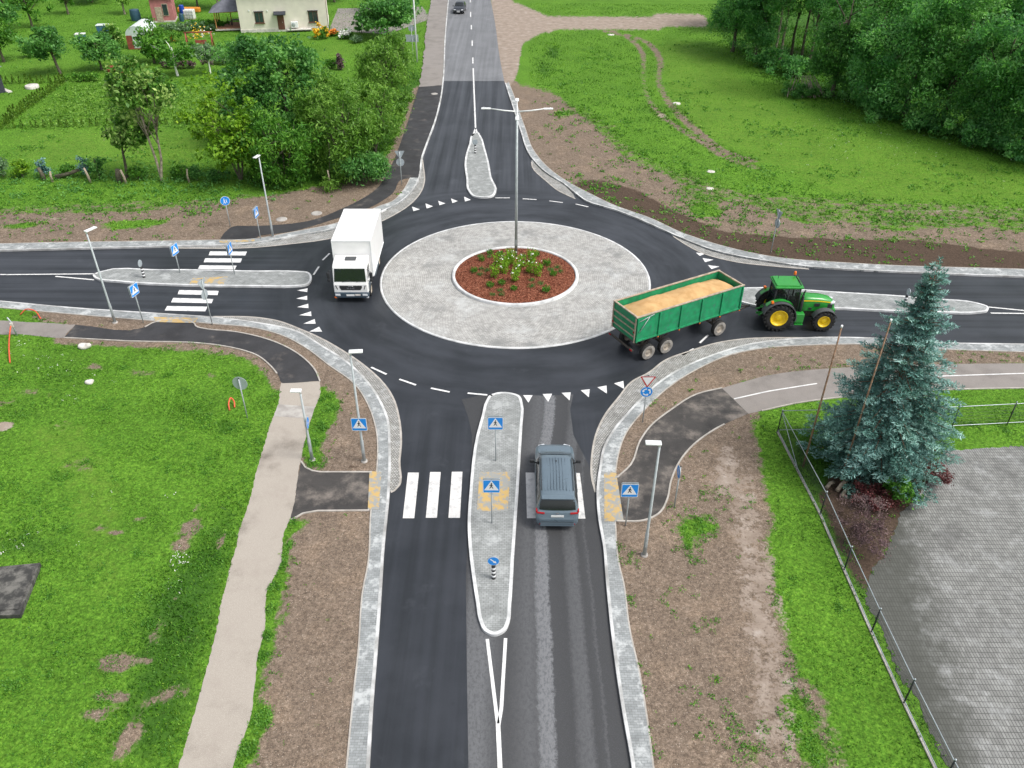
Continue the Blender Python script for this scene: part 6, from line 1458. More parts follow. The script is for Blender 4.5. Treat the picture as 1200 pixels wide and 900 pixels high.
weeds('undergrowth', [(15, 209, 2.0, 22), (60, 209, 2.0, 24), (95, 210, 2.0, 22), (140, 211, 2.2, 26), (175, 212, 2.0, 22), (215, 212, 2.0, 24), (255, 213, 2.0, 24), (290, 214, 2.2, 26)], 'rough dark undergrowth along the old garden boundary', MAT['leaf_dark'], .2, 1, 14, .5, 'undergrowth')
weeds('flowers', [(228, 44, .9, 9)], 'yellow flowers blooming behind the red swing', MAT['petal_yellow'], .3, 1, 10, 1.6, 'flowers')
weeds('flowers', [(238, 43, .7, 5)], 'white flowers blooming beside the yellow ones at the swing', MAT['petal_white'], .28, 1, 8, 1.2, 'flowers')
weeds('flowers', [(199, 49, .3, 2)], 'orange flowers in the vegetable garden before the shed', MAT['petal_orange'], .26, 1, 8, .8, 'flowers')
weeds('potato_plants', [(px, py, 1.5, 20) for py in range(101, 146, 7) for px in range(95 - (py - 100), 292, 26)], 'rows of leafy potato plants in the garden field', MAT['leaf_willow'], .24, 1, 8, .2, 'plants')
for px, py, nmat, lab, r in ((312, 43, 'petal_yellow', 'round bush covered in yellow flowers below the house window', 1.5), (391, 42, 'petal_orange', 'small bush with orange flowers by the house corner', .42), (406, 45, 'petal_white', 'white flowering bush beside the driveway', .8), (378, 45, 'petal_yellow', 'large yellow flowering bush at the corner of the house', 1.15)):
    if px == 312: continue
    rs = RS(px); x, y = G(px, py, 0); t = thing('flowering_bush', lab, 'bush', (x, y, 0), 0, 'flowering bushes by the house')
    P, tone, D, C = crown_points(rs, (0, 0, r * .6), (r, r, r * .6), 30, 40, .35, .5, .1); V, Fq = leaf_quads(rs, P, .22, .6); link('foliage', npmesh('foliage', V, Fq, MAT['leaf_mid'], tone), t)
    P, tone, D, C = crown_points(rs, (0, 0, r * .75), (r, r, r * .6), 30, 22, .3, .8, .3); V, Fq = leaf_quads(rs, P, .24, .9); link('blossom', npmesh('blossom', V, Fq, MAT[nmat], tone), t)

# thuja rows: one seedling of each, then copies
def thuja_proto(seed, h=1.0):
    rs = RS(seed); N = 130; zz = rs.uniform(0.02, 1, N); rr = (1 - zz) * .27 * np.sqrt(rs.uniform(.3, 1, N)) + .02; a = rs.uniform(0, 2 * PI, N)
    P = np.stack([rr * np.cos(a), rr * np.sin(a), zz * h], 1); D = np.stack([np.cos(a) * .4, np.sin(a) * .4, np.ones(N)], 1)
    V, Fq = leaf_quads(rs, P, .16, .5, 0, 0, .3, D); return npmesh('young_thuja', V, Fq, MAT['thuja'], np.clip(rs.normal(.5, .2, N), 0, 1))
tp = [thuja_proto(200 + i) for i in range(3)]
def thuja_row(p0, p1, n, group, label, s0, s1, seed):
    rs = RS(seed); a, c = np.array(G(*p0, 0)), np.array(G(*p1, 0))
    for i in range(n):
        p = a + (c - a) * i / (n - 1) + rs.normal(size=2) * .08; o = link('young_thuja', tp[i % 3]); o.location = (p[0], p[1], gz(p[1]))
        k = (s0 + (s1 - s0) * i / (n - 1)) * rs.uniform(.82, 1.15); o.scale = (k * 1.1, k * 1.1, k); o.rotation_euler = (0, 0, rs.uniform(0, 6)); tag(o, label, 'thuja', group)
thuja_row((0, 152), (76, 96), 27, 'thuja row running back from the road', 'young thuja in the diagonal row bordering the garden field', 1.25, 1.0, 1)
thuja_row((4, 98), (72, 97), 11, 'thuja row beside the round white lid', 'young thuja in the short row behind the round white lid', 1.0, 1.0, 2)
thuja_row((9, 151), (214, 146), 24, 'thuja row along the front of the field', 'young thuja in the long row between the lawn and the garden field', .8, .85, 3)

# ---- the wood on the right
FG = 'trees at the edge of the right hand wood'
ft = dict(leaf='leaf_wood', group=FG, name='wood_tree', lsize=.31, per=165, aspect=.5, droop=.2, shell=.55, amp=.3, flat=.8)
front = [(858, 60, 12.5, 4.2, .04, 'leafy tree at the left end of the wood, nearest the gravel track'), (885, 68, 11.5, 3.0, .05, 'bushy tree beside the bare trunks at the left end of the wood'),
         (975, 112, 13, 4.4, .03, 'tree leaning over the heap of cut branches'), (1012, 122, 12, 4.2, .03, 'dense dark tree just right of the branch heap'), (1060, 135, 13.5, 4.6, .03, 'tall full tree in the middle of the wood edge'), (1103, 148, 12.5, 4.4, .03, 'dense tree right of the middle of the wood edge'), (1150, 163, 12.5, 4.4, .03, 'bright tipped tree near the right end of the wood edge'), (1196, 176, 12, 4.2, .03, 'tree at the right picture edge, hanging low over the grass'), (1250, 188, 12, 4.5, .04, 'tree beyond the right picture edge at the end of the wood')]
for i, (px, py, h, r, cl, lab) in enumerate(front):
    tree(px, py, h, r, lab, seed=300 + i, n_clump=130, clear=cl, clump=1.15, trunk_r=.22, **{**ft, 'leaf': ('leaf_wood', 'leaf_wood', 'leaf_dark')[i % 3]})
for i, (px, py, lab) in enumerate([(906, 74, 'thin pale trunked tree left of the gap in the wood'), (914, 70, 'thin pale trunked tree in the middle of the wood gap'), (926, 66, 'dark leaning trunk in the gap of the wood'), (938, 70, 'dark trunked tree on the right of the wood gap'), (946, 84, 'trunk with a pale broken stub beside the branch heap')]):
    tree(px, py, 13.5, 2.6, lab, seed=330 + i, n_clump=42, clear=.48, clump=1.0, trunk_r=.17, bark='pale_bark' if i in (0, 1) else 'bark', nl=5, **ft)
back = [(880, 34, 13, 4, 'tall tree behind the bushy left end of the wood'), (968, 62, 14, 4.8, 'tall tree behind the one over the branch heap'), (1015, 76, 14, 5, 'tall tree in the second row behind the dense dark tree'), (1070, 86, 14.5, 5, 'tall tree in the second row behind the full middle tree'), (1125, 98, 14.5, 5, 'tall tree in the second row right of the middle'), (1180, 110, 14.5, 5, 'tall tree in the second row near the right picture edge'), (1235, 122, 14, 5, 'second row tree beyond the right picture edge'), (1040, 36, 15, 5.5, 'tall tree in the third row behind the middle of the wood'), (1110, 50, 15, 5.5, 'tall tree in the third row right of the middle'), (1180, 62, 15, 5.5, 'tall tree in the third row by the right picture edge')]
for i, (px, py, h, r, lab) in enumerate(back):
    tree(px, py, h, r, lab, seed=350 + i, n_clump=90, clear=.12, clump=1.3, trunk_r=.25, **{**ft, 'per': 110, 'lsize': .42})
for i, (px, py, h, r, lab) in enumerate([(898, 78, 2.6, 2.2, 'low bush at the foot of the pale trunks'), (930, 86, 2.2, 2.6, 'low dark bush under the gap in the wood'), (1080, 152, 2.4, 2.8, 'low bush in the grass at the foot of the full middle tree'), (1135, 170, 2.2, 2.8, 'low bush at the foot of the bright tipped tree'), (1188, 186, 2.0, 2.6, 'low bush at the right picture edge'), (1030, 133, 2.2, 2.4, 'low bush at the foot of the dense dark tree')]):
    tree(px, py, h, r, lab, 'leaf_wood', 370 + i, 'woodland_bush', 'bush', 'bushes along the wood edge', clear=.0, n_clump=45, per=70, lsize=.3, clump=.6, trunk_r=.05, nl=4)
# heap of cut branches
rs = RS(77); x0, y0 = G(942, 112, GZ); t = thing('branch_heap', 'heap of cut leafy branches lying in front of the wood', 'branches', (x0, y0, gz(y0)))
P, tone, D, C = crown_points(rs, (0, 0, .4), (2.9, 1.6, .7), 45, 60, .5, .4, .1); V, Fq = leaf_quads(rs, P, .3, .5); link('foliage', npmesh('foliage', V, Fq, MAT['leaf_dark'], tone), t)
b = B()
for i in range(22):
    a = rs.uniform(-2.4, 2.4); b.tube([(a, rs.uniform(-1.2, .6), .1), (a * .75 + rs.normal() * .2, .6, .9), (a * .45 + rs.normal() * .2, 1.6, 1.9)], [.05, .04, .02], 5)
b.done('branches', MAT['pale_bark'], t)

# ---- the blue spruce
def spruce(px, py, h, label, seed=5):
    x, y = G(px, py, GZ); t = thing('blue_spruce', label, 'spruce', (x, y, GZ)); rs = RS(seed)
    b = B(); b.tube([(0, 0, -.2), (.03, 0, h * .3), (.0, .03, h * .7), (0, 0, h * .97)], [.19, .15, .07, .015], 8)
    Ps = []; Ds = []; Ts = []; Zs = []
    def spray(p, d, L, wid, tone):
        """one flat pad of needles: a main twig with side twigs, all bristling"""
        d = d / np.linalg.norm(d); sdv = np.cross(d, [0, 0, 1.0]); sdv /= np.linalg.norm(sdv) + 1e-9
        n = max(5, int(L / .055))
        for q in range(n):
            u = (q + .5) / n; wl = wid * math.sin(PI * min(1, .18 + u * .86)) 
            for sd in (-1, 1):
                m = max(2, int(wl / .062))
                for r in range(m):
                    v = (r + rs.uniform(.2, .8)) / m
                    pp = p + d * L * (u + .22 * v) + sdv * sd * wl * v + np.array([0, 0, -.10 * v * wl + rs.normal() * .025])
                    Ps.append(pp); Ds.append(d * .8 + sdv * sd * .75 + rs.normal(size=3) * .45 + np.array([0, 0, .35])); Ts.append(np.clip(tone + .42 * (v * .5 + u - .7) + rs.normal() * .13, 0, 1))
    z = .45; k = 0
    while z < h - .25:
        f = z / h; R = float(np.interp(f, [0, .05, .12, .22, .4, .6, .8, .92, 1], [2.1, 2.6, 2.85, 2.85, 2.36, 1.42, .68, .35, .06]))
        nb = max(4, int(4 + 9.5 * min(1, R / 3.2))); a0 = k * 2.4
        for i in range(nb):
            a = a0 + 2 * PI * i / nb + rs.normal() * .17; L = R * rs.uniform(.66, 1.16); zz = z + rs.normal() * .10
            ca, sa = math.cos(a), math.sin(a); up = .30 if f > .55 else .02; dr = .30 * (1 - f)
            pt = lambda s: np.array([ca * L * s, sa * L * s, zz + up * s * L - dr * L * s * s + .10 * L * s ** 4])
            b.tube([tuple(pt(s)) for s in (0, .3, .6, .85, 1)], [.035 * (1 - f) + .012, .03 * (1 - f) + .01, .02, .012, .005], 4, False)
            tl = float(np.clip(rs.normal(.44, .17), .08, .9)); d0 = np.array([ca, sa, -.10 + up])
            s0 = .30 if L > 1 else .12
            nsp = max(1, int((1 - s0) * L / .42 + .5))
            for j in range(nsp):
                s = s0 + (1 - s0) * (j + .35) / nsp; p = pt(s); last = j == nsp - 1
                if last: spray(p, d0 + rs.normal(size=3) * .08, min(.62, .3 + .3 * L) * rs.uniform(.85, 1.15), .24 + .05 * min(L, 2), tl + .08)
                else:
                    for sd in (-1, 1):
                        an = a + sd * rs.uniform(.55, .95); spray(p, np.array([math.cos(an), math.sin(an), -.14 + up * .6 + rs.normal() * .1]), min(.75, .25 + .26 * L * (1.2 - s)) * rs.uniform(.8, 1.2), .20, tl)
        z += .40 if f < .5 else (.33 if f < .8 else .24); k += 1
    for q in range(90):
        u = rs.uniform(0, 1) ** 1.3; zz = h + .1 - u * 1.5; rr = .05 + .06 * u; a = rs.uniform(0, 6.3)
        Ps.append(np.array([math.cos(a) * rr, math.sin(a) * rr, zz])); Ds.append(np.array([math.cos(a), math.sin(a), .7])); Ts.append(rs.uniform(.3, .8))
    for q in range(9000):          # inner fill needles, toned darker for the shade inside the crown
        f = rs.uniform(.05, .9); R = float(np.interp(f, [0, .05, .12, .22, .4, .6, .8, .92, 1], [2.1, 2.6, 2.85, 2.85, 2.36, 1.42, .68, .35, .06])) * .68 * math.sqrt(rs.uniform(0.02, 1)); a = rs.uniform(0, 6.3)
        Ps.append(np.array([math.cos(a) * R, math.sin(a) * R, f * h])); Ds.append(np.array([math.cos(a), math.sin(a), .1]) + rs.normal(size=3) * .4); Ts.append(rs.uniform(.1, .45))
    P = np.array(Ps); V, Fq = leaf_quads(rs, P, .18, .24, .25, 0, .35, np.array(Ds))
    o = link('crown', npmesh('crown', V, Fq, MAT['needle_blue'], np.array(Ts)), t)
    b.done('trunk', mat('spruce_bark', (.16, .085, .05), .9, var=.3, scale=6, bump=.4), t)
    return t
spruce(1019, 549, 11.2, 'large blue spruce in the fenced corner beside the paved yard')
YG = 'shrubs under the blue spruce'
tree(1012, 634, 1.9, (1.25, 1.7), 'purple brown twiggy shrub between the fence and the paved yard', 'leaf_purple', 401, 'barberry_bush', 'bush', YG, clear=.02, n_clump=80, per=70, lsize=.085, clump=.34, aspect=.35, trunk_r=.04, dirs_=True)
tree(1030, 596, .95, (1.0, .7), 'dark red barberry bush under the green shrub', 'leaf_red', 402, 'barberry_bush', 'bush', YG, clear=.02, n_clump=50, per=60, lsize=.085, clump=.26, trunk_r=.03)
tree(1090, 560, 1.0, (.8, 1.2), 'dark red barberry hedge at the right foot of the spruce', 'leaf_red', 403, 'barberry_bush', 'bush', YG, clear=.02, n_clump=50, per=60, lsize=.085, clump=.26, trunk_r=.03)
tree(1046, 593, 1.8, .75, 'bright green young shrub in front of the blue spruce', 'leaf_mid', 404, 'leafy_bush', 'bush', YG, clear=.05, n_clump=32, per=34, lsize=.15, clump=.26, trunk_r=.04)
tree(1022, 585, .8, (.9, .5), 'low dark red bush beside the cut logs', 'leaf_red', 405, 'barberry_bush', 'bush', YG, clear=.02, n_clump=36, per=50, lsize=.085, clump=.24, trunk_r=.03)
for i, (pa, pb, r, lab) in enumerate([((968, 572), (977, 566), .09, 'short pale log nearest the fence under the spruce'), ((981, 575), (992, 564), .10, 'grey log between two others under the spruce'), ((986, 582), (994, 573), .08, 'curved brown log nearest the purple shrub')]):
    A_, C_ = G(*pa, GZ + .1), G(*pb, GZ + .1); b = B(); b.tube([(0, 0, .1), ((C_[0] - A_[0]) * .5, (C_[1] - A_[1]) * .5, .26), (C_[0] - A_[0], C_[1] - A_[1], .14)], r, 8)
    tag(b.done('cut_log', MAT['pale_bark'] if i != 1 else MAT['wood'], None, (A_[0], A_[1], GZ)), lab, 'log', 'logs under the blue spruce')

# ---- planting in the roundabout
zb = lambda x, y: (520 + x / 7.06, 280 + y / 7.06)
BG1, BG2, BG3 = 'bright green tufts in the mulch bed', 'dark heather plants in the mulch bed', 'white flowering perennials in the mulch bed'
def bedplant(name, lab, cat, grp, pts, build):
    pr = None
    for i, q in enumerate(pts):
        x, y = G(*zb(*q), .32); z = bed_z(math.hypot(x - RC[0], y - RC[1]))
        if pr is None: pr = build(); pr.location = (x, y, z)
        else: copy_thing(pr, (x, y, z), rnd.uniform(0, 6), None, (rnd.uniform(.85, 1.2),) * 3)
def tuft():
    rs = RS(9); t = thing('green_tuft', 'small bright green tuft in the bark mulch bed', 'plant', group=BG1); N = 160
    a = rs.uniform(0, 6.3, N); l = rs.uniform(.1, .34, N); P = np.stack([np.cos(a) * l * .8, np.sin(a) * l * .8, .05 + rs.uniform(0, .26, N)], 1)
    V, Fq = leaf_quads(rs, P, .16, .3, .1, -.3, .3, P * 2); link('foliage', npmesh('foliage', V, Fq, MAT['leaf_mid'], np.clip(rs.normal(.45, .2, N), 0, 1)), t); return t
def heather():
    rs = RS(10); t = thing('heather_plant', 'small dark grey green heather in the bark mulch bed', 'plant', group=BG2); N = 130
    P = rs.normal(size=(N, 3)) * np.array([.13, .13, .08]); P[:, 2] = np.abs(P[:, 2]) + .03
    V, Fq = leaf_quads(rs, P, .09, .35, .1, -.4); link('foliage', npmesh('foliage', V, Fq, MAT['leaf_purple'] if False else MAT['leaf_dark'], np.clip(rs.normal(.3, .2, N), 0, 1)), t); return t
def flower():
    rs = RS(12); t = thing('white_perennial', 'tall perennial with white flower heads around the central lamp', 'plant', group=BG3); N = 260
    a = rs.uniform(0, 6.3, N); rr = .34 * np.sqrt(rs.uniform(0, 1, N)); P = np.stack([np.cos(a) * rr, np.sin(a) * rr, rs.uniform(.05, .85, N)], 1); P[:, :2] *= (.6 + .6 * P[:, 2:3])
    V, Fq = leaf_quads(rs, P, .15, .4, .1, -.3); link('foliage', npmesh('foliage', V, Fq, MAT['leaf_yellow'], np.clip(rs.normal(.5, .22, N), 0, 1)), t)
    N = 10; hd = rs.normal(size=(3, 3)) * np.array([.2, .2, .06]) + np.array([0, 0, .92]); P = hd[rs.randint(0, 3, N)] + rs.normal(size=(N, 3)) * .05
    V, Fq = leaf_quads(rs, P, .085, .8); link('flower_heads', npmesh('flower_heads', V, Fq, MAT['petal_white'], np.ones(N)), t); return t
bedplant('green_tuft', '', '', '', [(385, 118), (465, 135), (315, 178), (250, 275), (385, 395), (480, 380), (580, 422), (845, 432), (905, 302), (853, 218), (765, 138), (800, 258)], tuft)
bedplant('heather_plant', '', '', '', [(300, 140), (378, 150), (310, 252), (360, 270), (302, 300), (465, 428), (405, 456), (475, 460), (728, 352), (730, 397), (803, 374), (660, 150), (940, 237), (885, 262), (962, 270)], heather)
bedplant('white_perennial', '', '', '', [(440, 225), (545, 165), (500, 290), (560, 215), (420, 325), (590, 358), (612, 290), (640, 245), (708, 290), (730, 205), (775, 310), (515, 240)], flower)
# ================================================================== houses and garden things
def wallpt(A, Bp, px, py):
    """meet the sight line with the vertical wall through plan points A, B -> (u along wall, z)"""
    d = ray(px, py); a = np.array(A); w_ = np.array(Bp) - a; L = np.linalg.norm(w_); w_ /= L; n = np.array([-w_[1], w_[0]])
    t = (a @ n) / (d[:2] @ n); p = d[:2] * t; return float((p - a) @ w_), float(CH + d[2] * t)
HM = {
 'render': mat('cream_render', (.74, .70, .60), .9, var=.06, scale=.8, bump=.15), 'roof': mat('roof_tiles', (.16, .09, .07), .8, var=.2, scale=2), 'grey_roof': mat('grey_roofing', (.13, .135, .16), .7, var=.15, scale=2),
 'door': mat('brown_door', (.13, .05, .035), .5, var=.15), 'pane': mat('window_pane', (.03, .05, .055), .08, spec=.8), 'frame': mat('window_frame', (.16, .085, .06), .5), 'pink': mat('pink_boards', (.44, .17, .17), .85, var=.15, scale=1.5),
 'deck': mat('deck_boards', (.42, .20, .12), .8, var=.2, scale=2), 'timber': mat('orange_timber', (.52, .25, .09), .7, var=.15), 'redwood': mat('red_stained_wood', (.30, .075, .05), .8, var=.25, scale=3), 'dkred': mat('dark_red_trim', (.12, .03, .03), .7),
 'film': mat('greenhouse_film', (.62, .70, .66), .4, var=.08), 'bluep': mat('blue_plastic', (.05, .14, .26), .5, var=.12), 'dkblue': mat('dark_blue_plastic', (.03, .085, .13), .5, var=.12), 'bright': mat('bright_blue_barrel', (.015, .06, .42), .4), 'tank': mat('white_tank', (.72, .72, .70), .5, var=.05), 'tarp': mat('orange_tarpaulin', (.75, .28, .03), .6),
 'dkslate': mat('dark_slate', (.035, .04, .055), .6, var=.15),
}
A_, B_ = G(283, 38.5, 0), G(385, 35, 0); HL = math.hypot(B_[0] - A_[0], B_[1] - A_[1]); hang = math.atan2(B_[1] - A_[1], B_[0] - A_[0])
hs_ = thing('cream_house', 'cream rendered house with a brown door and brown window frames', 'house', (A_[0], A_[1], 0), hang)
HH, HD = 5.6, 9.0
b = B(); b.box((HL / 2, HD / 2, HH / 2), (HL, HD, HH)); b.done('wall', HM['render'], hs_)
b = B(); b.box((HL / 2, HD / 2, .2), (HL + .12, HD + .12, .44), 0, .02); b.done('plinth', MAT['stone'], hs_)
b = B(); y0, y1, x0, x1 = -.6, HD + .6, -.5, HL + .5; b.add([(x0, y0, HH), (x1, y0, HH), (x1, y1, HH), (x0, y1, HH), (x0 + 3, HD / 2, HH + 2.4), (x1 - 3, HD / 2, HH + 2.4)], [(0, 1, 5, 4), (1, 2, 5), (2, 3, 4, 5), (3, 0, 4), (3, 2, 1, 0)]); rf = b.done('roof', HM['roof'], hs_)
b = B(); b.box((HL * .35, HD / 2, HH + 2.6), (.7, .7, 1.4)); b.done('chimney', HM['roof'], rf)
b = B(); b.tube([(HL + .04, .05, .4), (HL + .04, .05, HH)], .05, 6); b.done('downpipe', HM['frame'], hs_)
def hwin(p0, p1):
    (u0, z1), (u1, z0) = wallpt(A_, B_, *p0), wallpt(A_, B_, *p1); u0, u1 = sorted((u0, u1)); w_, h_ = u1 - u0, z1 - z0; c = ((u0 + u1) / 2, (z0 + z1) / 2)
    b = B(); b.box((c[0], -.02, c[1]), (w_ + .1, .08, h_ + .1), 0, .01); f = b.done('window', HM['frame'], hs_)
    for s in (-1, 1): B().box((c[0] + s * w_ * .25, -.065, c[1]), (w_ * .44, .03, h_ * .9)).done('pane', HM['pane'], f)
    B().box((c[0], -.12, z0 - .07), (w_ + .3, .22, .06), 0, .01).done('sill', HM['door'], f); B().box((c[0], -.10, z1 + .10), (w_ + .2, .14, .10), 0, .01).done('lintel', HM['dkslate'], f)
hwin((298, 14.5), (309.5, 26.5)); hwin((361, 13.5), (373, 25.5))
(u0, z1), (u1, z0) = wallpt(A_, B_, 325, 17), wallpt(A_, B_, 333.5, 34.5); u0, u1 = min(u0, u1), max(u0, u1)
d_ = B().box(((u0 + u1) / 2, -.03, (z1 + z0) / 2), (max(.95, u1 - u0), .1, z1 - z0), 0, .015).done('door', HM['door'], hs_)
B().box((u1 - .12, -.11, z0 + 1.0), (.05, .08, .16), 0, .01).done('handle', MAT['galv'], d_)
b = B(); b.box(((u0 + u1) / 2, -.55, z1 + .25), (1.7, 1.1, .1), rot=Matrix.Rotation(.25, 3, 'X')); b.done('door_canopy', HM['dkslate'], hs_)
for px in (291.5, 313): 
    u, z = wallpt(A_, B_, px, 12.5); B().box((u, -.04, z), (.16, .08, .2), 0, .02).done('wall_vent', MAT['white'], hs_)
u, z = wallpt(A_, B_, 346, 33); b = B(); b.box((u, -.35, .95), (1.0, .38, .8), 0, .04); ac = b.done('heat_pump', MAT['white'], hs_); b = B(); b.lathe([(-.55, .28), (-.57, .26), (-.56, .001)], 18, 'Y', (u - .15, 0, .95)); b.done('fan_grille', MAT['galv'], ac)
b = B(); b.box((u + .6, -.45, .30), (3.4, .8, .12), 0, .02); b.done('step', MAT['stone'], hs_)
# veranda on the left of the house
vr = thing('veranda', 'open wooden veranda with a grey roof joined to the cream house', 'veranda', (A_[0] - .15, A_[1] + 1.2, 0), hang)
b = B(); b.box((-1.9, 2.4, .3), (3.8, 4.6, .14)); b.done('deck', HM['deck'], vr); b = B(); b.box((-1.9, .06, .26), (3.8, .08, .2)); b.done('deck_edge', MAT['stone'], vr)
for x, y in ((-3.6, .2), (-3.6, 2.4), (-3.6, 4.6), (-.2, 4.6), (-1.9, 4.6)): B().box((x, y, 1.45), (.13, .13, 2.3)).done('post', HM['timber'], vr)
b = B(); b.box((-3.6, 2.4, 2.6), (.13, 4.7, .14)); b.box((-1.9, .2, 2.6), (3.5, .13, .14)); b.done('beam', HM['timber'], vr)
b = B(); b.add([(-4.3, -.4, 2.65), (.1, -.4, 2.75), (.1, 5.2, 2.75), (-4.3, 5.2, 2.65), (-2.6, 1.6, 3.75), (.1, 1.6, 3.85), (.1, 3.4, 3.85), (-2.6, 3.4, 3.75)], [(0, 1, 5, 4), (4, 5, 6, 7), (7, 6, 2, 3), (3, 0, 4, 7), (3, 2, 1, 0)]); b.done('roof', HM['grey_roof'], vr)
tb = thing('garden_table', 'dark table standing on the veranda deck', 'table', (A_[0] - 1.5, A_[1] + 3.6, .37), hang)
B().box((0, 0, .74), (1.6, .9, .06), 0, .01).done('tabletop', MAT['black'], tb)
for x in (-.7, .7):
    for y in (-.35, .35): B().box((x, y, .36), (.07, .07, .72)).done('leg', MAT['black'], tb)
for i, x in enumerate((-1.1, 1.1)):
    ch = thing('garden_chair', ('dark chair at the left end of the veranda table', 'dark chair at the house end of the veranda table')[i], 'chair', (A_[0] - 1.5 + x, A_[1] + 3.6, .37), hang + (-PI / 2 if x < 0 else PI / 2), 'veranda chairs')
    B().box((0, 0, .45), (.5, .5, .06), 0, .01).done('seat', MAT['black'], ch); B().box((0, -.24, .75), (.5, .05, .6), 0, .01).done('backrest', MAT['black'], ch)
    for xx in (-.2, .2):
        for yy in (-.2, .2): B().box((xx, yy, .21), (.05, .05, .42)).done('leg', MAT['black'], ch)
# pink shed
SA, SB = G(180, 26.5, 0), G(205.5, 25.5, 0); sang = math.atan2(SB[1] - SA[1], SB[0] - SA[0]); SLn = math.hypot(SB[0] - SA[0], SB[1] - SA[1])
sh = thing('pink_shed', 'small pink wooden shed with a narrow window', 'shed', (SA[0], SA[1], 0), sang)
B().box((SLn / 2, 1.6, 1.7), (SLn, 3.2, 3.4)).done('wall', HM['pink'], sh)
b = B(); b.add([(-.25, -.3, 3.36), (SLn + .25, -.3, 3.36), (SLn + .25, 3.5, 3.36), (-.25, 3.5, 3.36), (-.25, 1.6, 4.5), (SLn + .25, 1.6, 4.5)], [(0, 1, 5, 4), (1, 2, 5), (2, 3, 4, 5), (3, 0, 4), (3, 2, 1, 0)]); b.done('roof', HM['dkred'], sh)
d_ = B().box((SLn * .34, -.03, 1.1), (.95, .08, 2.1), 0, .01).done('door', MAT['wood'], sh)
w_ = B().box((SLn * .66, -.03, 1.75), (.85, .08, 1.7), 0, .01).done('window', MAT['wood'], sh); B().box((SLn * .66, -.08, 1.75), (.68, .03, 1.5)).done('pane', HM['pane'], w_)
b = B()
for x in (0, SLn): b.box((x, -.02, 1.7), (.12, .12, 3.38))
B().box((SLn / 2, 1.6, .1), (SLn + .1, 3.3, .24)).done('plinth', MAT['stone'], sh)
# greenhouse
ga = G(151, 58, 0); gh = thing('greenhouse', 'small greenhouse with a rounded white film roof and red end wall', 'greenhouse', (ga[0], ga[1], 0), R_(5))
b = B(); b.smooth = True; n = 12; vs = []
for i in range(n + 1):
    a = PI * i / n
    for y in (0, 5.0): vs.append((1.35 - 1.35 * math.cos(a), y, 1.75 + 1.15 * math.sin(a)))
b.add(vs, [(2 * i, 2 * i + 1, 2 * i + 3, 2 * i + 2) for i in range(n)]); b.done('roof', HM['film'], gh)
b = B(); b.smooth = False; b.poly([(1.35 - 1.35 * math.cos(PI * i / n), .02, 1.75 + 1.15 * math.sin(PI * i / n)) for i in range(n + 1)][::-1]); b.done('gable', HM['film'], gh)
b = B(); b.box((.04, 2.5, .88), (.08, 5, 1.76)); b.box((2.66, 2.5, .88), (.08, 5, 1.76)); b.box((1.35, .06, .1), (2.6, .08, .2)); b.box((.4, .05, .88), (.7, .08, 1.75)); b.box((2.3, .05, .88), (.7, .08, 1.75)); b.box((1.35, 4.96, .88), (2.6, .08, 1.76)); b.done('wall', HM['redwood'], gh)
d_ = B().box((1.35, .03, .95), (1.1, .06, 1.6), 0, .01).done('door', HM['film'], gh)
# swing frame
wa = G(221, 58, 0); sw = thing('garden_swing', 'red wooden garden swing with a hanging bench', 'swing', (wa[0], wa[1], 0), R_(8))
b = B()
for x in (0, 3.3): b.tube([(x, -.75, 0), (x, 0, 2.15)], .08, 6); b.tube([(x, .75, 0), (x, 0, 2.15)], .08, 6)
b.tube([(-.2, 0, 2.15), (3.5, 0, 2.15)], .085, 6); b.done('frame', HM['redwood'], sw)
b = B(); b.box((1.75, -.1, .55), (1.5, .55, .07)); b.box((1.75, .2, .85), (1.5, .07, .55)); b.done('seat', HM['redwood'], sw)
for x in (1.05, 2.45): B().tube([(x, 0, .6), (x, 0, 2.1)], .015, 5).done('rope', MAT['wood'], sw)
# red bench
ra = G(137, 84, 0); rb = thing('garden_bench', 'low red bench table on the lawn behind the two stemmed tree', 'bench', (ra[0], ra[1], 0), R_(6))
B().box((0, 0, .62), (1.9, .7, .07), 0, .01).done('tabletop', HM['redwood'], rb)
for y in (-.65, .65): B().box((0, y, .42), (1.9, .28, .06), 0, .01).done('seat', HM['redwood'], rb)
for x in (-.75, .75): B().box((x, 0, .3), (.08, 1.5, .6)).done('leg', HM['redwood'], rb)
def cabinet(px, py, w_, d_, h_, m, label, name, cat, lidm=None, z=0):
    g = G(px, py, 0); t = thing(name, label, cat, (g[0], g[1], z), R_(8)); B().box((0, d_ / 2, h_ / 2), (w_, d_, h_), 0, .05).done('body', m, t); b = B(); b.box((0, d_ / 2, h_ + .05), (w_ * 1.08, d_ * 1.08, .12), 0, .03); b.done('lid', lidm or m, t); return t
cabinet(95, 51, 1.2, 1.0, 1.1, HM['bluep'], 'squat blue compost bin on the left lawn', 'compost_bin', 'bin', HM['tank'])
cabinet(121, 40, 1.5, 1.1, 1.1, HM['bluep'], 'blue box with a pale sloping lid on the meadow', 'beehive', 'beehive', HM['film'])
def barrel(px, py, r, h, m, label, name='water_butt', cat='barrel'):
    g = G(px, py, 0); t = thing(name, label, cat, (g[0], g[1], 0)); b = B(); b.lathe([(0, r * .9), (h * .3, r), (h * .7, r), (h, r * .9)], 18); b.done('body', m, t); b = B(); b.lathe([(h, r * .92), (h + .06, r * .92), (h + .09, .001)], 18); b.done('lid', m, t)
barrel(160, 24, .75, 1.5, HM['dkblue'], 'dark blue water butt behind the greenhouse'); barrel(213.5, 25, .35, 1.0, HM['dkblue'], 'small dark barrel between the shed and the white tank'); barrel(214, 16, .4, 1.2, HM['bright'], 'bright blue barrel beside the pink shed')
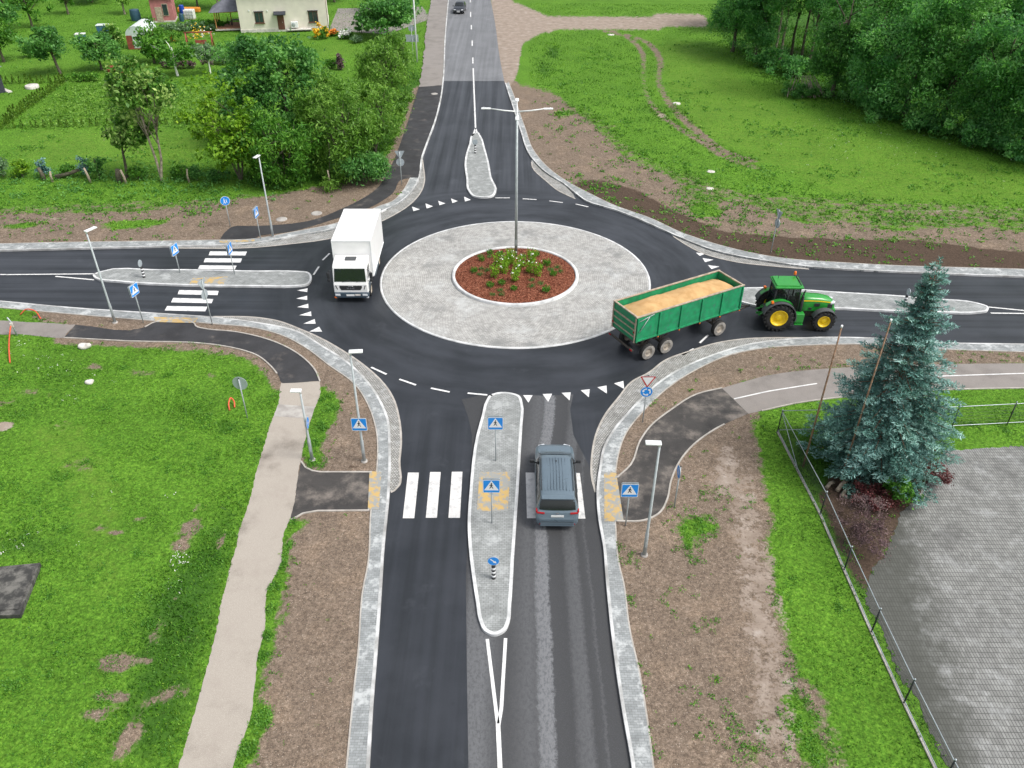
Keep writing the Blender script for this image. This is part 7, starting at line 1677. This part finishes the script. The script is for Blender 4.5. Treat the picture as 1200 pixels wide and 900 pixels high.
g = G(222, 23, 0); t = thing('water_tank', 'white plastic water tank in a metal cage beside the pink shed', 'tank', (g[0], g[1], 0)); B().box((0, .5, .72), (1.5, 1.1, 1.3), 0, .08).done('body', HM['tank'], t)
b = B()
for z in (.3, .7, 1.1): b.tube([(-.77, -.07, z), (.77, -.07, z)], .02, 5)
for x in (-.6, -.2, .2, .6): b.tube([(x, -.09, .05), (x, -.09, 1.35)], .02, 5)
b.done('cage', MAT['galv'], t); B().box((0, .5, .05), (1.5, 1.1, .1)).done('pallet', MAT['wood'], t)
g = G(222, 14, 0); b = B(); b.box((0, 0, .35), (3.6, .9, .7), 0, .15); tag(b.done('covered_pile', HM['tarp'], None, (g[0], g[1], 0)), 'orange tarpaulin covering a pile behind the white tank', 'pile')
g = G(38, 103, 0); b = B(); b.lathe([(0, .75), (.28, .75), (.33, .68), (.35, .001)], 28); tag(b.done('round_lid', MAT['stone'], None, (g[0], g[1], 0)), 'round pale concrete well lid on the mown grass', 'well lid')
# dark building corner at the left edge
g = G(7, 108, 0); t = thing('dark_house', 'corner of a dark slate clad house at the left picture edge', 'house', (g[0], g[1], 0), R_(52))
B().box((-4, 3, 1.4), (8, 6, 2.8)).done('wall', HM['dkslate'], t)
b = B(); b.add([(-8.4, -.5, 2.8), (.3, -.5, 2.8), (.3, 6.5, 2.8), (-8.4, 6.5, 2.8), (-8.4, 3, 4.8), (-1.6, 3, 4.8)], [(0, 1, 5, 4), (1, 2, 5), (2, 3, 4, 5), (3, 0, 4), (3, 2, 1, 0)]); b.done('roof', HM['grey_roof'], t)
B().box((.25, 2.5, .05), (.5, 6, .12)).done('terrace', MAT['stone'], t)
# old stumps, posts and log on the boundary
for i, (px, py, r, h, lab, m) in enumerate([(52, 211, .16, 1.1, 'broken dark stump at the left end of the fallen log', 'bark'), (62, 213, .1, .9, 'grey leaning post stump beside the dark stump', 'wood'), (106, 214, .1, 1.3, 'grey post standing at the right end of the fallen log', 'wood'), (141, 213, .24, 1.1, 'thick dark stump beside the short pale leaved tree', 'bark'), (148, 215, .1, 1.2, 'thin grey post leaning beside the thick dark stump', 'wood'), (222, 214, .08, 1.2, 'thin grey fence post right of the two stemmed tree', 'wood')]):
    g = G(px, py, GZ); b = B(); b.tube([(0, 0, -.1), (-.05, 0, h * .5), (-.18 if i % 2 == 0 else .05, 0, h)], [r * 1.2, r, r * .8], 8); tag(b.done('tree_stump' if m == 'bark' else 'old_post', MAT[m], None, (g[0], g[1], GZ)), lab, 'stump' if m == 'bark' else 'post', 'stumps and posts on the garden boundary')
A2, C2 = G(66, 210, GZ), G(104, 207, GZ); b = B(); b.tube([(0, 0, .2), ((C2[0] - A2[0]) * .5, (C2[1] - A2[1]) * .5, .45), (C2[0] - A2[0], C2[1] - A2[1], .85)], [.2, .16, .12], 8); tag(b.done('fallen_log', MAT['bark'], None, (A2[0], A2[1], GZ)), 'long fallen log lying along the garden boundary', 'log')
EXPOSURE = 0.42
# ================================================================== light and camera
w = bpy.data.worlds.new('World'); sc.world = w; w.use_nodes = True
nt = w.node_tree; bg = nt.nodes['Background']
sky = nt.nodes.new('ShaderNodeTexSky'); sky.sky_type = 'NISHITA'; sky.sun_disc = False
SUN = Vector((0.62, -0.22, 0.95)).normalized()
sky.sun_elevation = math.asin(SUN.z); sky.sun_rotation = math.atan2(SUN.x, SUN.y)
sky.air_density = 1.0; sky.dust_density = 4.0; sky.ozone_density = 1.0
hs = nt.nodes.new('ShaderNodeHueSaturation'); hs.inputs['Saturation'].default_value = 0.32
nt.links.new(sky.outputs[0], hs.inputs['Color']); nt.links.new(hs.outputs[0], bg.inputs[0])
bg.inputs[1].default_value = 0.15
sl = bpy.data.lights.new('sun', 'SUN'); sl.energy = 1.7; sl.angle = R_(20); sl.color = (1.0, 0.965, 0.91)
so = bpy.data.objects.new('sun', sl); COL.objects.link(so); so.location = (20, 10, 60)
so.rotation_euler = (-SUN).to_track_quat('-Z', 'Y').to_euler()
cam = bpy.data.cameras.new('camera'); co = bpy.data.objects.new('camera', cam); COL.objects.link(co)
cam.sensor_fit = 'HORIZONTAL'; cam.sensor_width = 36.0; cam.lens = CF / 1200 * 36.0; cam.clip_start = 0.5; cam.clip_end = 4000
co.matrix_world = Matrix(((_R[0], _U[0], -_F[0], 0), (_R[1], _U[1], -_F[1], 0), (_R[2], _U[2], -_F[2], CH), (0, 0, 0, 1)))
sc.camera = co
sc.view_settings.view_transform = 'Standard'; sc.view_settings.look = 'None'
sc.view_settings.exposure = EXPOSURE; sc.view_settings.gamma = 1.0; sc.view_settings.use_curve_mapping = False
